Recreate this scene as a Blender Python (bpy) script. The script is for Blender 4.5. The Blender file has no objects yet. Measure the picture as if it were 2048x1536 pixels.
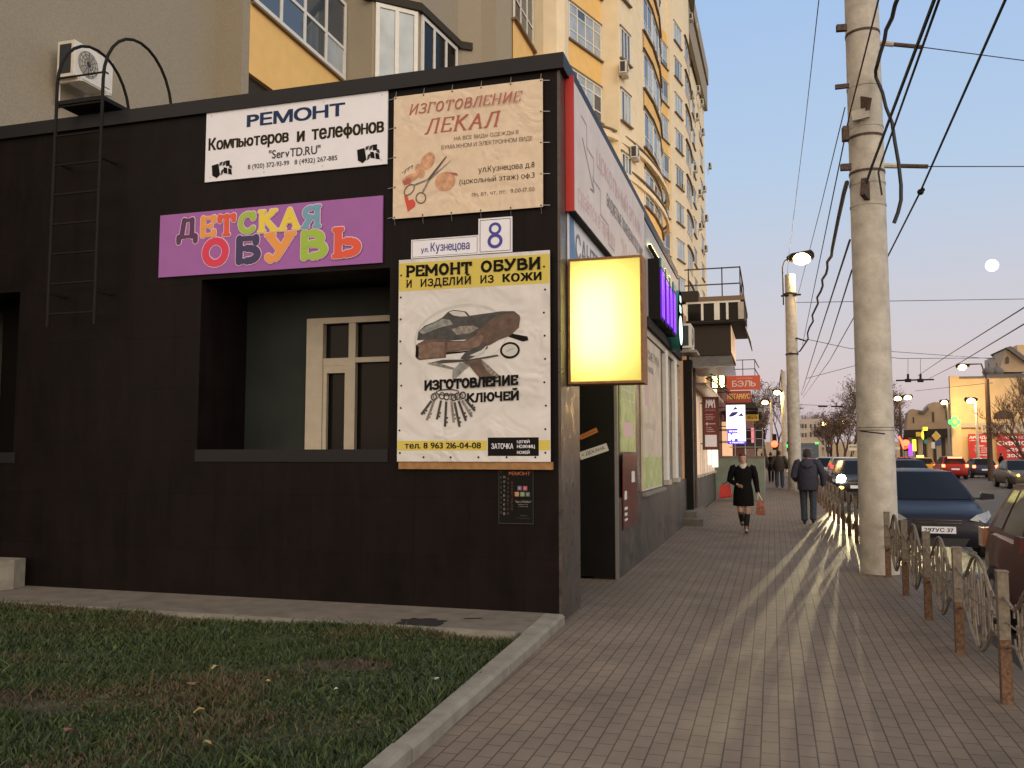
import bpy, math, random
import numpy as np
from mathutils import Vector, Matrix
from math import sin, cos, pi, radians, atan, tan, sqrt

SC = bpy.context.scene
COL = SC.collection
random.seed(7)

# ------------------------------------------------------------------ camera, sky, sun, exposure
F_PX = 1757.0
PITCH = atan(140 / F_PX)
YAW = atan(521 * cos(PITCH) / F_PX)
cam_d = bpy.data.cameras.new("camera")
cam = bpy.data.objects.new("camera", cam_d)
COL.objects.link(cam)
cam.location = (0, 0, 1.65)
cam.rotation_euler = (pi / 2 + PITCH, 0, YAW)
cam_d.sensor_width = 36
cam_d.lens = 36 * F_PX / 2048
cam_d.clip_start = 0.05
cam_d.clip_end = 4000
SC.camera = cam

W = bpy.data.worlds.new("World")
SC.world = W
W.use_nodes = True
nt = W.node_tree
nt.nodes.clear()
wout = nt.nodes.new("ShaderNodeOutputWorld")
add = nt.nodes.new("ShaderNodeAddShader")
bg1 = nt.nodes.new("ShaderNodeBackground")
bg2 = nt.nodes.new("ShaderNodeBackground")
sky = nt.nodes.new("ShaderNodeTexSky")
sky.sky_type = 'NISHITA'
sky.sun_disc = False
sky.sun_elevation = radians(1.5)
sky.sun_rotation = radians(190)
sky.altitude = 100
sky.air_density = 1.2
sky.dust_density = 1.5
bg1.inputs[1].default_value = 0.05
nt.links.new(sky.outputs[0], bg1.inputs[0])
tc = nt.nodes.new("ShaderNodeTexCoord")
sep = nt.nodes.new("ShaderNodeSeparateXYZ")
nt.links.new(tc.outputs['Generated'], sep.inputs[0])
ramp = nt.nodes.new("ShaderNodeValToRGB")
el = ramp.color_ramp.elements
el[0].position = 0.0
el[0].color = (0.56, 0.48, 0.53, 1)
el[1].position = 1.0
el[1].color = (0.30, 0.41, 0.60, 1)
for p, c in ((0.08, (0.62, 0.55, 0.60)), (0.17, (0.56, 0.565, 0.67)), (0.30, (0.44, 0.58, 0.79)), (0.45, (0.37, 0.535, 0.82)), (0.7, (0.34, 0.47, 0.70))):
    e = el.new(p)
    e.color = (*c, 1)
nt.links.new(sep.outputs[2], ramp.inputs[0])
# the afterglow behind the camera, where the sun has just gone down
dotn = nt.nodes.new("ShaderNodeVectorMath")
dotn.operation = 'DOT_PRODUCT'
dotn.inputs[1].default_value = (-0.05, -0.97, 0.17)
nt.links.new(tc.outputs['Generated'], dotn.inputs[0])
mr = nt.nodes.new("ShaderNodeMapRange")
mr.inputs[1].default_value = -0.1
mr.inputs[2].default_value = 1.0
mr.interpolation_type = 'SMOOTHSTEP'
nt.links.new(dotn.outputs['Value'], mr.inputs[0])
mixw = nt.nodes.new("ShaderNodeMix")
mixw.data_type = 'RGBA'
mixw.inputs[7].default_value = (1.65, 1.36, 1.06, 1)
nt.links.new(mr.outputs[0], mixw.inputs[0])
nt.links.new(ramp.outputs[0], mixw.inputs[6])
nt.links.new(mixw.outputs[2], bg2.inputs[0])
bg2.inputs[1].default_value = 0.95
nt.links.new(bg1.outputs[0], add.inputs[0])
nt.links.new(bg2.outputs[0], add.inputs[1])
nt.links.new(add.outputs[0], wout.inputs[0])

sun_d = bpy.data.lights.new("sun", 'SUN')
sun_d.energy = 1.5
sun_d.angle = radians(60)
sun_d.color = (1.0, 0.87, 0.68)
sun = bpy.data.objects.new("sun", sun_d)
COL.objects.link(sun)
sun.rotation_euler = Vector((-0.80, 0.55, -0.24)).to_track_quat('-Z', 'Y').to_euler()

SC.view_settings.view_transform = 'Standard'
SC.view_settings.look = 'None'
SC.view_settings.exposure = 0.0
SC.view_settings.gamma = 1.0
SC.render.engine = 'CYCLES'
SC.cycles.use_denoising = True
SC.cycles.max_bounces = 5
SC.cycles.diffuse_bounces = 3
SC.cycles.glossy_bounces = 3
SC.cycles.transmission_bounces = 4
SC.cycles.sample_clamp_indirect = 4.0
SC.cycles.caustics_reflective = False
SC.cycles.caustics_refractive = False

# ------------------------------------------------------------------ pixel of the 2048 x 1536 photograph -> point on a plane
_r = Vector((cos(YAW), sin(YAW), 0))
_fh = Vector((-sin(YAW), cos(YAW), 0))
_F = _fh * cos(PITCH) + Vector((0, 0, 1)) * sin(PITCH)
_U = -_fh * sin(PITCH) + Vector((0, 0, 1)) * cos(PITCH)

def at(px, py, axis, val):
    d = (px - 1024) / F_PX * _r - (py - 768) / F_PX * _U + _F
    o = Vector((0, 0, 1.65))
    return o + d * ((val - o[axis]) / d[axis])

# ------------------------------------------------------------------ materials
M = {}

def nodes(name):
    m = bpy.data.materials.new(name)
    m.use_nodes = True
    n = m.node_tree.nodes
    l = m.node_tree.links
    return m, n, l, n["Principled BSDF"]

def mat(name, col, rough=0.6, metal=0.0, noise=0.0, scale=8.0, bump=0.0, bscale=None, spec=0.5, coat=0.0, col2=None, detail=5.0):
    m, n, l, b = nodes(name)
    b.inputs['Base Color'].default_value = (*col, 1)
    b.inputs['Roughness'].default_value = rough
    b.inputs['Metallic'].default_value = metal
    b.inputs['Specular IOR Level'].default_value = spec
    if coat:
        b.inputs['Coat Weight'].default_value = coat
        b.inputs['Coat Roughness'].default_value = 0.06
    if noise or bump or col2:
        g = n.new("ShaderNodeNewGeometry")
        t = n.new("ShaderNodeTexNoise")
        t.inputs['Scale'].default_value = scale
        t.inputs['Detail'].default_value = detail
        l.new(g.outputs['Position'], t.inputs['Vector'])
        if noise or col2:
            r = n.new("ShaderNodeValToRGB")
            r.color_ramp.elements[0].position = 0.3
            r.color_ramp.elements[1].position = 0.7
            c2 = col2 or tuple(min(1, c * (1 + noise)) for c in col)
            c1 = col if col2 else tuple(c * (1 - noise) for c in col)
            r.color_ramp.elements[0].color = (*c1, 1)
            r.color_ramp.elements[1].color = (*c2, 1)
            l.new(t.outputs['Fac'], r.inputs[0])
            l.new(r.outputs[0], b.inputs['Base Color'])
        if bump:
            t2 = n.new("ShaderNodeTexNoise")
            t2.inputs['Scale'].default_value = bscale or scale
            t2.inputs['Detail'].default_value = 6 if not name.startswith('banner') else 2.0
            l.new(g.outputs['Position'], t2.inputs['Vector'])
            if name.startswith('banner'):
                t2.inputs['Distortion'].default_value = 1.2
            bp = n.new("ShaderNodeBump")
            bp.inputs['Strength'].default_value = bump
            bp.inputs['Distance'].default_value = 0.02 if not name.startswith('banner') else 0.09
            l.new(t2.outputs['Fac'], bp.inputs['Height'])
            l.new(bp.outputs[0], b.inputs['Normal'])
    M[name] = m
    return m

def emit(name, col, strength, base=None):
    m, n, l, b = nodes(name)
    b.inputs['Base Color'].default_value = (*(base or col), 1)
    b.inputs['Emission Color'].default_value = (*col, 1)
    b.inputs['Emission Strength'].default_value = strength
    b.inputs['Roughness'].default_value = 0.4
    M[name] = m
    return m

def tilemat(name, c1, c2, mortar, bw, bh, msize, rough, swap=None, offset=0.0, bump=0.3, noise=0.25, nscale=3.0, spec=0.5, coat=0.0, rough2=None, dust=None):
    """bricks, pavers or stone slabs; swap picks which world axes are the tile's u and v"""
    m, n, l, b = nodes(name)
    g = n.new("ShaderNodeNewGeometry")
    s = n.new("ShaderNodeSeparateXYZ")
    c = n.new("ShaderNodeCombineXYZ")
    l.new(g.outputs['Position'], s.inputs[0])
    u, v = swap or (0, 1)
    l.new(s.outputs[u], c.inputs[0])
    l.new(s.outputs[v], c.inputs[1])
    t = n.new("ShaderNodeTexBrick")
    t.offset = offset
    t.inputs['Scale'].default_value = 1.0
    t.inputs['Brick Width'].default_value = bw
    t.inputs['Row Height'].default_value = bh
    t.inputs['Mortar Size'].default_value = msize
    t.inputs['Mortar Smooth'].default_value = 0.3
    t.inputs['Bias'].default_value = 0.0
    t.inputs['Color1'].default_value = (*c1, 1)
    t.inputs['Color2'].default_value = (*c2, 1)
    t.inputs['Mortar'].default_value = (*mortar, 1)
    l.new(c.outputs[0], t.inputs['Vector'])
    no = n.new("ShaderNodeTexNoise")
    no.inputs['Scale'].default_value = nscale
    no.inputs['Detail'].default_value = 8
    no.inputs['Roughness'].default_value = 0.65
    l.new(g.outputs['Position'], no.inputs['Vector'])
    r = n.new("ShaderNodeMapRange")
    r.inputs[1].default_value = 0.3
    r.inputs[2].default_value = 0.7
    r.inputs[3].default_value = 1 - noise
    r.inputs[4].default_value = 1 + noise
    l.new(no.outputs['Fac'], r.inputs[0])
    mx = n.new("ShaderNodeVectorMath")
    mx.operation = 'SCALE'
    l.new(t.outputs['Color'], mx.inputs[0])
    l.new(r.outputs[0], mx.inputs['Scale'])
    l.new(mx.outputs[0], b.inputs['Base Color'])
    if dust:
        mp = n.new("ShaderNodeMapping"); mp.inputs['Scale'].default_value = (2.2, 2.2, .35)
        l.new(g.outputs['Position'], mp.inputs[0])
        dn = n.new("ShaderNodeTexNoise"); dn.inputs['Scale'].default_value = 2.6; dn.inputs['Detail'].default_value = 9; dn.inputs['Roughness'].default_value = .7
        l.new(mp.outputs[0], dn.inputs['Vector'])
        dr = n.new("ShaderNodeMapRange"); dr.inputs[1].default_value = .46; dr.inputs[2].default_value = .78; dr.inputs[4].default_value = .55
        l.new(dn.outputs['Fac'], dr.inputs[0])
        dm = n.new("ShaderNodeMix"); dm.data_type = 'RGBA'; dm.inputs[7].default_value = (*dust, 1)
        l.new(dr.outputs[0], dm.inputs[0]); l.new(mx.outputs[0], dm.inputs[6]); l.new(dm.outputs[2], b.inputs['Base Color'])
    b.inputs['Roughness'].default_value = rough
    b.inputs['Specular IOR Level'].default_value = spec
    if rough2:
        rr = n.new("ShaderNodeMapRange")
        rr.inputs[1].default_value = 0.3
        rr.inputs[2].default_value = 0.75
        rr.inputs[3].default_value = rough
        rr.inputs[4].default_value = rough2
        l.new(no.outputs['Fac'], rr.inputs[0])
        l.new(rr.outputs[0], b.inputs['Roughness'])
    if bump:
        inv = n.new("ShaderNodeMath")
        inv.operation = 'MULTIPLY_ADD'
        inv.inputs[1].default_value = -1.0
        l.new(t.outputs['Fac'], inv.inputs[0])
        fine = n.new("ShaderNodeTexNoise")
        fine.inputs['Scale'].default_value = 90
        l.new(g.outputs['Position'], fine.inputs['Vector'])
        fm = n.new("ShaderNodeMath")
        fm.operation = 'MULTIPLY'
        fm.inputs[1].default_value = 0.25
        l.new(fine.outputs['Fac'], fm.inputs[0])
        l.new(fm.outputs[0], inv.inputs[2])
        bp = n.new("ShaderNodeBump")
        bp.inputs['Strength'].default_value = bump
        bp.inputs['Distance'].default_value = 0.01
        l.new(inv.outputs[0], bp.inputs['Height'])
        l.new(bp.outputs[0], b.inputs['Normal'])
    M[name] = m
    return m

mat('asphalt', (0.05, 0.047, 0.045), 0.75, noise=0.3, scale=0.6, bump=0.4, bscale=60)
mat('earth', (0.06, 0.05, 0.035), 0.95, noise=0.4, scale=3, bump=0.6, bscale=25)
mat('concrete', (0.15, 0.127, 0.105), 0.9, noise=0.22, scale=5, bump=0.35, bscale=50)
mat('concrete_pale', (0.22, 0.20, 0.165), 0.9, noise=0.18, scale=6, bump=0.3, bscale=40)
mat('damp', (0.014, 0.012, 0.011), 0.75, noise=0.3, scale=20)
tilemat('pavers', (0.176, 0.134, 0.098), (0.156, 0.119, 0.088), (0.06, 0.046, 0.035), 0.2, 0.1, 0.005, 0.8, swap=(1, 0), offset=0.5, bump=0.6, noise=0.24, nscale=1.2)
tilemat('black_granite', (0.0056, 0.0036, 0.0038), (0.0072, 0.0047, 0.0049), (0.003, 0.0022, 0.002), 0.6, 0.6, 0.004, 0.42, swap=(0, 2), bump=0.12, noise=0.28, nscale=2.5, rough2=0.65, spec=0.10, dust=(.013, .0095, .009))
tilemat('street_granite', (0.055, 0.045, 0.04), (0.075, 0.06, 0.052), (0.02, 0.018, 0.016), 0.6, 0.9, 0.004, 0.22, swap=(1, 2), bump=0.06, noise=0.4, nscale=5, rough2=0.5, spec=.35)
tilemat('plinth_granite', (0.06, 0.052, 0.045), (0.085, 0.072, 0.06), (0.025, 0.022, 0.02), 0.6, 1.2, 0.004, 0.36, swap=(1, 2), bump=0.08, noise=0.45, nscale=4, rough2=0.65, spec=.35)
mat('panel_black', (0.006, 0.0055, 0.005), 0.5, spec=.2, noise=0.2, scale=4)
mat('niche_back', (0.021, 0.026, 0.024), 0.6, spec=.2, noise=.2, scale=2)
mat('coping', (0.010, 0.010, 0.012), 0.5, spec=.25)
mat('stucco_grey', (0.335, 0.285, 0.21), 0.95, noise=0.13, scale=45, bump=0.6, bscale=70)
mat('stucco_beige', (0.84, 0.70, 0.48), 0.95, noise=0.05, scale=2, bump=0.25, bscale=50)
mat('stucco_yellow', (0.86, 0.54, 0.19), 0.95, noise=0.05, scale=3, bump=0.25, bscale=50)
mat('trim_brown', (0.20, 0.14, 0.085), 0.85)
mat('soffit_dark', (0.035, 0.027, 0.02), 0.9)
mat('white_frame', (0.74, 0.71, 0.65), 0.45, noise=0.06, scale=10)
mat('cream_frame', (0.45, 0.40, 0.32), 0.5, noise=0.08, scale=8)
mat('window_glass', (0.055, 0.07, 0.085), 0.06, spec=0.9)
mat('dark_glass', (0.010, 0.009, 0.008), 0.12, spec=0.12)
mat('curtain_glass', (0.36, 0.40, 0.42), 0.14, noise=0.25, scale=1.3, spec=0.8)
mat('metal_dark', (0.010, 0.0085, 0.008), 0.7, spec=.2)
mat('metal_rust', (0.075, 0.048, 0.036), 0.85, noise=0.5, scale=25)
mat('steel', (0.35, 0.34, 0.33), 0.4, metal=0.8)
mat('ac_white', (0.70, 0.66, 0.58), 0.5, noise=0.08, scale=8)
mat('ac_dark', (0.03, 0.035, 0.04), 0.5)
mat('ac_fan', (0.30, 0.27, 0.23), 0.6)
mat('sign_white', (0.74, 0.74, 0.82), 0.5, noise=0.03, scale=5)
mat('banner_white', (0.62, 0.60, 0.60), 0.55, noise=0.05, scale=3, bump=0.5, bscale=2.3)
mat('banner_pink', (0.72, 0.62, 0.57), 0.55, noise=0.06, scale=2, bump=0.3, bscale=1.6)
mat('banner_tan', (0.66, 0.53, 0.40), 0.6, noise=0.06, scale=14, bump=0.35, bscale=2.6)
mat('print_yellow', (0.58, 0.47, 0.085), 0.55)
mat('print_black', (0.005, 0.0045, 0.004), 0.7, spec=.15)
mat('print_navy', (0.015, 0.035, 0.10), 0.6, spec=.15)
mat('print_olive', (0.020, 0.016, 0.003), 0.6, spec=.15)
mat('print_grey', (0.05, 0.05, 0.055), 0.6, spec=.15)
mat('print_red', (0.37, 0.09, 0.06), 0.55)
mat('print_brown', (0.13, 0.08, 0.055), 0.55)
mat('print_heart', (0.55, 0.05, 0.03), 0.5)
mat('print_peach', (0.53, 0.29, 0.17), 0.6, noise=0.35, scale=14)
mat('print_blue', (0.03, 0.035, 0.30), 0.5)
mat('wood_strip', (0.30, 0.16, 0.06), 0.75, noise=0.2, scale=15)
mat('purple', (0.30, 0.095, 0.36), 0.5, noise=0.04, scale=6)
for nm, c in (('l_violet', (0.075, 0.015, 0.085)), ('l_orange', (0.72, 0.29, 0.055)), ('l_red', (0.66, 0.075, 0.03)), ('l_green', (0.30, 0.46, 0.045)),
              ('l_yellow', (0.72, 0.56, 0.05)), ('l_blue', (0.13, 0.32, 0.47)), ('l_crimson', (0.62, 0.025, 0.08)), ('l_navy', (0.03, 0.02, 0.10)),
              ('l_rim', (0.72, 0.52, 0.68))):
    mat(nm, c, 0.5)
mat('leather_dark', (0.035, 0.036, 0.036), 0.5, noise=0.5, scale=16)
mat('leather_pale', (0.20, 0.21, 0.205), 0.5, noise=0.45, scale=20)
mat('leather_brown', (0.085, 0.05, 0.036), 0.5, noise=0.5, scale=12)
mat('leather_tan', (0.15, 0.09, 0.065), 0.5, noise=0.4, scale=14)
mat('print_shade', (0.50, 0.50, 0.48), 0.6, noise=0.1, scale=6)
mat('print_mid', (0.20, 0.18, 0.165), 0.55, noise=0.5, scale=30)
mat('frame_red', (0.50, 0.03, 0.025), 0.5)
mat('faint_pink', (0.68, 0.46, 0.44), 0.6)
mat('faint_grey', (0.27, 0.245, 0.23), 0.6)
mat('banner_blue', (0.10, 0.22, 0.40), 0.6, noise=0.2, scale=4)
mat('grey_panel', (0.42, 0.40, 0.42), 0.5)
mat('box_frame', (0.22, 0.09, 0.025), 0.6, noise=0.3, scale=20)
mat('green_poster', (0.45, 0.50, 0.20), 0.5, noise=0.25, scale=5)
mat('cream_poster', (0.62, 0.53, 0.40), 0.5, noise=0.18, scale=3)
mat('red_poster', (0.10, 0.022, 0.018), 0.3, noise=0.5, scale=6)
mat('orange_tape', (0.45, 0.15, 0.03), 0.6)
mat('paper', (0.66, 0.63, 0.57), 0.7)
mat('maroon', (0.15, 0.022, 0.018), 0.5)
mat('sign_orange', (0.62, 0.10, 0.05), 0.5)
mat('sign_brick', (0.33, 0.05, 0.025), 0.5)
mat('gold_paint', (0.85, 0.58, 0.16), 0.5)
mat('pole_concrete', (0.46, 0.43, 0.38), 0.9, noise=0.20, scale=5, bump=0.35, bscale=30)
mat('fence_paint', (0.165, 0.135, 0.105), 0.75, noise=0.3, scale=30)
mat('fence_rust', (0.125, 0.070, 0.042), 0.9, noise=0.5, scale=40)
mat('cable', (0.012, 0.012, 0.014), 0.6)
mat('grass_base', (0.035, 0.042, 0.018), 0.95, noise=0.5, scale=4, bump=0.8, bscale=30)
mat('litter_red', (0.16, 0.06, 0.05), 0.6)
mat('leaf_yellow', (0.33, 0.23, 0.09), 0.6)
mat('leaf_brown', (0.14, 0.085, 0.045), 0.7)
mat('bark', (0.07, 0.05, 0.037), 0.95)
mat('twig', (0.13, 0.085, 0.06), 0.95)
mat('tyre', (0.012, 0.012, 0.012), 0.85)
mat('rim', (0.32, 0.32, 0.33), 0.35, metal=0.7)
mat('car_glass', (0.009, 0.010, 0.014), 0.1, spec=0.14)
mat('car_black_trim', (0.012, 0.012, 0.013), 0.5)
mat('lamp_glass', (0.26, 0.27, 0.28), 0.2, spec=0.5)
mat('lamp_amber', (0.34, 0.17, 0.11), 0.2, spec=0.6)
mat('lamp_red', (0.25, 0.02, 0.02), 0.2)
mat('chrome', (0.6, 0.6, 0.6), 0.15, metal=1.0)
for nm, c in (('car_navy', (0.009, 0.009, 0.018)), ('car_burgundy', (0.055, 0.009, 0.008)), ('car_black', (0.008, 0.008, 0.009)), ('car_white', (0.55, 0.53, 0.48)),
              ('car_grey', (0.07, 0.07, 0.06)), ('car_red', (0.25, 0.012, 0.01)), ('car_taxi', (0.62, 0.30, 0.02)), ('car_blue', (0.03, 0.035, 0.075)), ('car_silver', (0.35, 0.34, 0.34))):
    mat(nm, c, 0.42, spec=.25, coat=0.10)
mat('skin', (0.48, 0.27, 0.19), 0.55)
mat('skin_dim', (0.40, 0.24, 0.17), 0.55)
mat('hair_brown', (0.055, 0.022, 0.012), 0.6)
mat('hair_dark', (0.02, 0.014, 0.011), 0.6)
mat('coat_black', (0.0045, 0.004, 0.0045), 0.9, spec=.15, noise=0.3, scale=20)
mat('jacket_navy', (0.020, 0.022, 0.042), 0.75, noise=0.35, scale=14, bump=0.4, bscale=18)
mat('jacket_brown', (0.035, 0.025, 0.021), 0.85, noise=0.3, scale=12)
mat('jeans', (0.038, 0.05, 0.075), 0.85, noise=0.3, scale=20)
mat('trousers_pale', (0.35, 0.28, 0.22), 0.85)
mat('shoe', (0.013, 0.011, 0.011), 0.5)
mat('shoe_brown', (0.06, 0.03, 0.02), 0.6)
mat('scarf', (0.50, 0.44, 0.36), 0.85, noise=0.3, scale=40)
mat('tights', (0.36, 0.22, 0.16), 0.6)
mat('bag_red', (0.50, 0.018, 0.016), 0.4)
mat('bag_print', (0.24, 0.07, 0.045), 0.5, noise=0.7, scale=25)
mat('lips', (0.30, 0.07, 0.06), 0.5)
mat('eye', (0.02, 0.015, 0.012), 0.3)
mat('far_wall', (0.43, 0.32, 0.22), 0.95, noise=0.1, scale=1)
mat('far_wall_warm', (0.62, 0.46, 0.27), 0.95, noise=0.08, scale=1)
mat('far_wall_pale', (0.42, 0.36, 0.31), 0.95, noise=0.1, scale=0.6)
mat('far_roof', (0.13, 0.12, 0.12), 0.8)
mat('far_dark', (0.05, 0.04, 0.035), 0.5)
mat('banner_red', (0.42, 0.022, 0.022), 0.6)
mat('porch_green', (0.16, 0.19, 0.155), 0.7, noise=0.15, scale=3)
mat('bus_beige', (0.42, 0.36, 0.28), 0.5)
mat('bus_blue', (0.065, 0.095, 0.15), 0.5)
mat('sign_yellow', (0.65, 0.42, 0.06), 0.6)
mat('sign_blue', (0.03, 0.06, 0.22), 0.6)
mat('teal', (0.03, 0.22, 0.21), 0.4)
mat('metal_sheet', (0.30, 0.28, 0.26), 0.35, metal=0.6, noise=0.2, scale=8)
mat('peach_wall', (0.55, 0.30, 0.16), 0.8, noise=0.1, scale=2)
mat('brick_red', (0.17, 0.06, 0.045), 0.85, noise=0.2, scale=12)
emit('glow_street', (1.0, 0.68, 0.25), 26)
emit('glow_street_far', (1.0, 0.62, 0.20), 18)
emit('glow_white', (1.0, 0.95, 0.82), 70)
emit('glow_amber', (1.0, 0.50, 0.08), 6)
emit('glow_red', (1.0, 0.055, 0.02), 9)
emit('glow_brake', (1.0, 0.13, 0.05), 8)
emit('glow_green', (0.05, 0.9, 0.12), 2.0)
emit('glow_yellow', (0.95, 0.85, 0.05), 1.5)
emit('glow_tube', (1.0, 0.92, 0.35), 9)
emit('glow_purple', (0.12, 0.005, 0.75), .38)
emit('glow_violet', (0.40, 0.07, 0.95), 1.0)
emit('glow_teal', (0.75, 1.0, 0.95), 1.3)
emit('sign_lit', (0.95, 0.93, 1.0), 1.05)
emit('sign_lit_blue', (0.06, 0.03, 0.62), 0.9)
emit('shop_lit', (1.0, 0.62, 0.36), 0.55)
emit('shop_white', (1.0, 0.86, 0.66), 1.0)
emit('pink_lit', (0.9, 0.25, 0.32), 0.6)
emit('moon_light', (1.0, 0.96, 0.90), 3.0)
emit('box_tube', (1.0, 0.97, 0.88), 42)
emit('soft_red', (0.75, 0.11, 0.06), 0.22)
# the yellow acrylic of the light box, lit by the tubes standing behind it
m_, n_, l_, b_ = nodes('acrylic_yellow')
n_.remove(b_)
tr = n_.new("ShaderNodeBsdfTranslucent")
tr.inputs[0].default_value = (0.97, 0.90, 0.30, 1)
df = n_.new("ShaderNodeBsdfDiffuse")
df.inputs[0].default_value = (0.75, 0.58, 0.12, 1)
mx_ = n_.new("ShaderNodeMixShader")
mx_.inputs[0].default_value = 0.2
l_.new(tr.outputs[0], mx_.inputs[1])
l_.new(df.outputs[0], mx_.inputs[2])
l_.new(mx_.outputs[0], n_["Material Output"].inputs[0])
M['acrylic_yellow'] = m_
mat('box_inside', (0.85, 0.82, 0.75), 0.8)

# ------------------------------------------------------------------ mesh tools
ORIG = {}

def empty(name, loc=(0, 0, 0), rotz=0.0, local=False):
    o = bpy.data.objects.new(name, None)
    o.empty_display_size = 0.2
    COL.objects.link(o)
    o.location = loc
    o.rotation_euler = (0, 0, rotz)
    ORIG[o.name] = Vector((0, 0, 0)) if local else Vector(loc)
    return o

def tag(o, label=None, cat=None, group=None, kind=None):
    if label: o['label'] = label
    if cat: o['category'] = cat
    if group: o['group'] = group
    if kind: o['kind'] = kind
    return o

def thing(name, label, cat, loc=(0, 0, 0), rotz=0.0, group=None, local=False):
    return tag(empty(name, loc, rotz, local), label, cat, group)

class MB:
    def __init__(s):
        s.v = []; s.f = []; s.m = []; s.sm = []
        s.mats = []
    def mi(s, m):
        if m not in s.mats: s.mats.append(m)
        return s.mats.index(m)
    def add(s, vs, fs, m, smooth=False):
        b = len(s.v)
        s.v += [tuple(v) for v in vs]
        k = s.mi(m)
        for f in fs:
            s.f.append(tuple(b + i for i in f)); s.m.append(k); s.sm.append(smooth)
        return s
    def box(s, a, b, m):
        x0, y0, z0 = [min(a[i], b[i]) for i in range(3)]
        x1, y1, z1 = [max(a[i], b[i]) for i in range(3)]
        vs = [(x0, y0, z0), (x1, y0, z0), (x1, y1, z0), (x0, y1, z0), (x0, y0, z1), (x1, y0, z1), (x1, y1, z1), (x0, y1, z1)]
        return s.add(vs, [(0, 3, 2, 1), (4, 5, 6, 7), (0, 1, 5, 4), (1, 2, 6, 5), (2, 3, 7, 6), (3, 0, 4, 7)], m)
    def bar(s, a, b, w, h, m, up=(0, 0, 1)):
        """a rectangular bar from a to b"""
        a = Vector(a); b = Vector(b); d = (b - a).normalized(); u = Vector(up)
        sd = d.cross(u)
        if sd.length < 1e-4: sd = d.cross(Vector((1, 0, 0)))
        sd.normalize(); u = sd.cross(d)
        vs = []
        for p in (a, b):
            for i, j in ((-1, -1), (1, -1), (1, 1), (-1, 1)):
                vs.append(p + sd * (i * w / 2) + u * (j * h / 2))
        return s.add(vs, [(0, 1, 2, 3), (7, 6, 5, 4), (0, 4, 5, 1), (1, 5, 6, 2), (2, 6, 7, 3), (3, 7, 4, 0)], m)
    def tube(s, pts, rad, m, seg=8, caps=True, smooth=True, ell=None):
        pts = [Vector(p) for p in pts]
        n = len(pts)
        if not hasattr(rad, '__len__'): rad = [rad] * n
        ref = None; rings = []
        for i, p in enumerate(pts):
            t = (pts[min(i + 1, n - 1)] - pts[max(i - 1, 0)]).normalized()
            if ref is None:
                ref = Vector((0, 0, 1)) if abs(t.z) < 0.9 else Vector((1, 0, 0))
            ref = (ref - t * ref.dot(t)).normalized()
            bi = t.cross(ref)
            e = ell[i] if ell else 1.0
            rings.append([p + ref * (cos(2 * pi * k / seg) * rad[i]) + bi * (sin(2 * pi * k / seg) * rad[i] * e) for k in range(seg)])
        vs = [q for r in rings for q in r]
        fs = []
        for i in range(n - 1):
            for k in range(seg):
                k2 = (k + 1) % seg
                fs.append((i * seg + k, i * seg + k2, (i + 1) * seg + k2, (i + 1) * seg + k))
        if caps:
            fs.append(tuple(range(seg))[::-1]); fs.append(tuple((n - 1) * seg + k for k in range(seg)))
        return s.add(vs, fs, m, smooth)
    def loft(s, rings, m, caps=True, smooth=True, closed=True):
        seg = len(rings[0]); n = len(rings)
        vs = [q for r in rings for q in r]; fs = []
        for i in range(n - 1):
            for k in range(seg if closed else seg - 1):
                k2 = (k + 1) % seg
                fs.append((i * seg + k, i * seg + k2, (i + 1) * seg + k2, (i + 1) * seg + k))
        if caps:
            fs.append(tuple(range(seg))[::-1]); fs.append(tuple((n - 1) * seg + k for k in range(seg)))
        return s.add(vs, fs, m, smooth)
    def lathe(s, prof, c, m, seg=16, axis='z', smooth=True):
        rings = []
        for r, h in prof:
            ring = []
            for k in range(seg):
                a = 2 * pi * k / seg
                if axis == 'z': q = (c[0] + r * cos(a), c[1] + r * sin(a), c[2] + h)
                elif axis == 'y': q = (c[0] + r * cos(a), c[1] + h, c[2] + r * sin(a))
                else: q = (c[0] + h, c[1] + r * cos(a), c[2] + r * sin(a))
                ring.append(q)
            rings.append(ring)
        return s.loft(rings, m, smooth=smooth)
    def ball(s, c, r, m, seg=10, rings=7, sc=(1, 1, 1)):
        vs = []; fs = []
        for i in range(1, rings):
            a = pi * i / rings
            for k in range(seg):
                b = 2 * pi * k / seg
                vs.append((c[0] + r * sc[0] * sin(a) * cos(b), c[1] + r * sc[1] * sin(a) * sin(b), c[2] + r * sc[2] * cos(a)))
        vs.append((c[0], c[1], c[2] + r * sc[2])); vs.append((c[0], c[1], c[2] - r * sc[2]))
        T = len(vs) - 2
        for i in range(rings - 2):
            for k in range(seg):
                k2 = (k + 1) % seg
                fs.append((i * seg + k, (i + 1) * seg + k, (i + 1) * seg + k2, i * seg + k2))
        for k in range(seg):
            k2 = (k + 1) % seg
            fs.append((T, k, k2)); fs.append((T + 1, (rings - 2) * seg + k2, (rings - 2) * seg + k))
        return s.add(vs, fs, m, True)
    def extrude(s, pts, d, m, smooth=False):
        """planar polygon pts swept by vector d"""
        n = len(pts); d = Vector(d); pts = [Vector(p) for p in pts]
        vs = pts + [p + d for p in pts]
        fs = [tuple(range(n))[::-1], tuple(range(n, 2 * n))] + [(i, (i + 1) % n, n + (i + 1) % n, n + i) for i in range(n)]
        return s.add(vs, fs, m, smooth)
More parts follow.
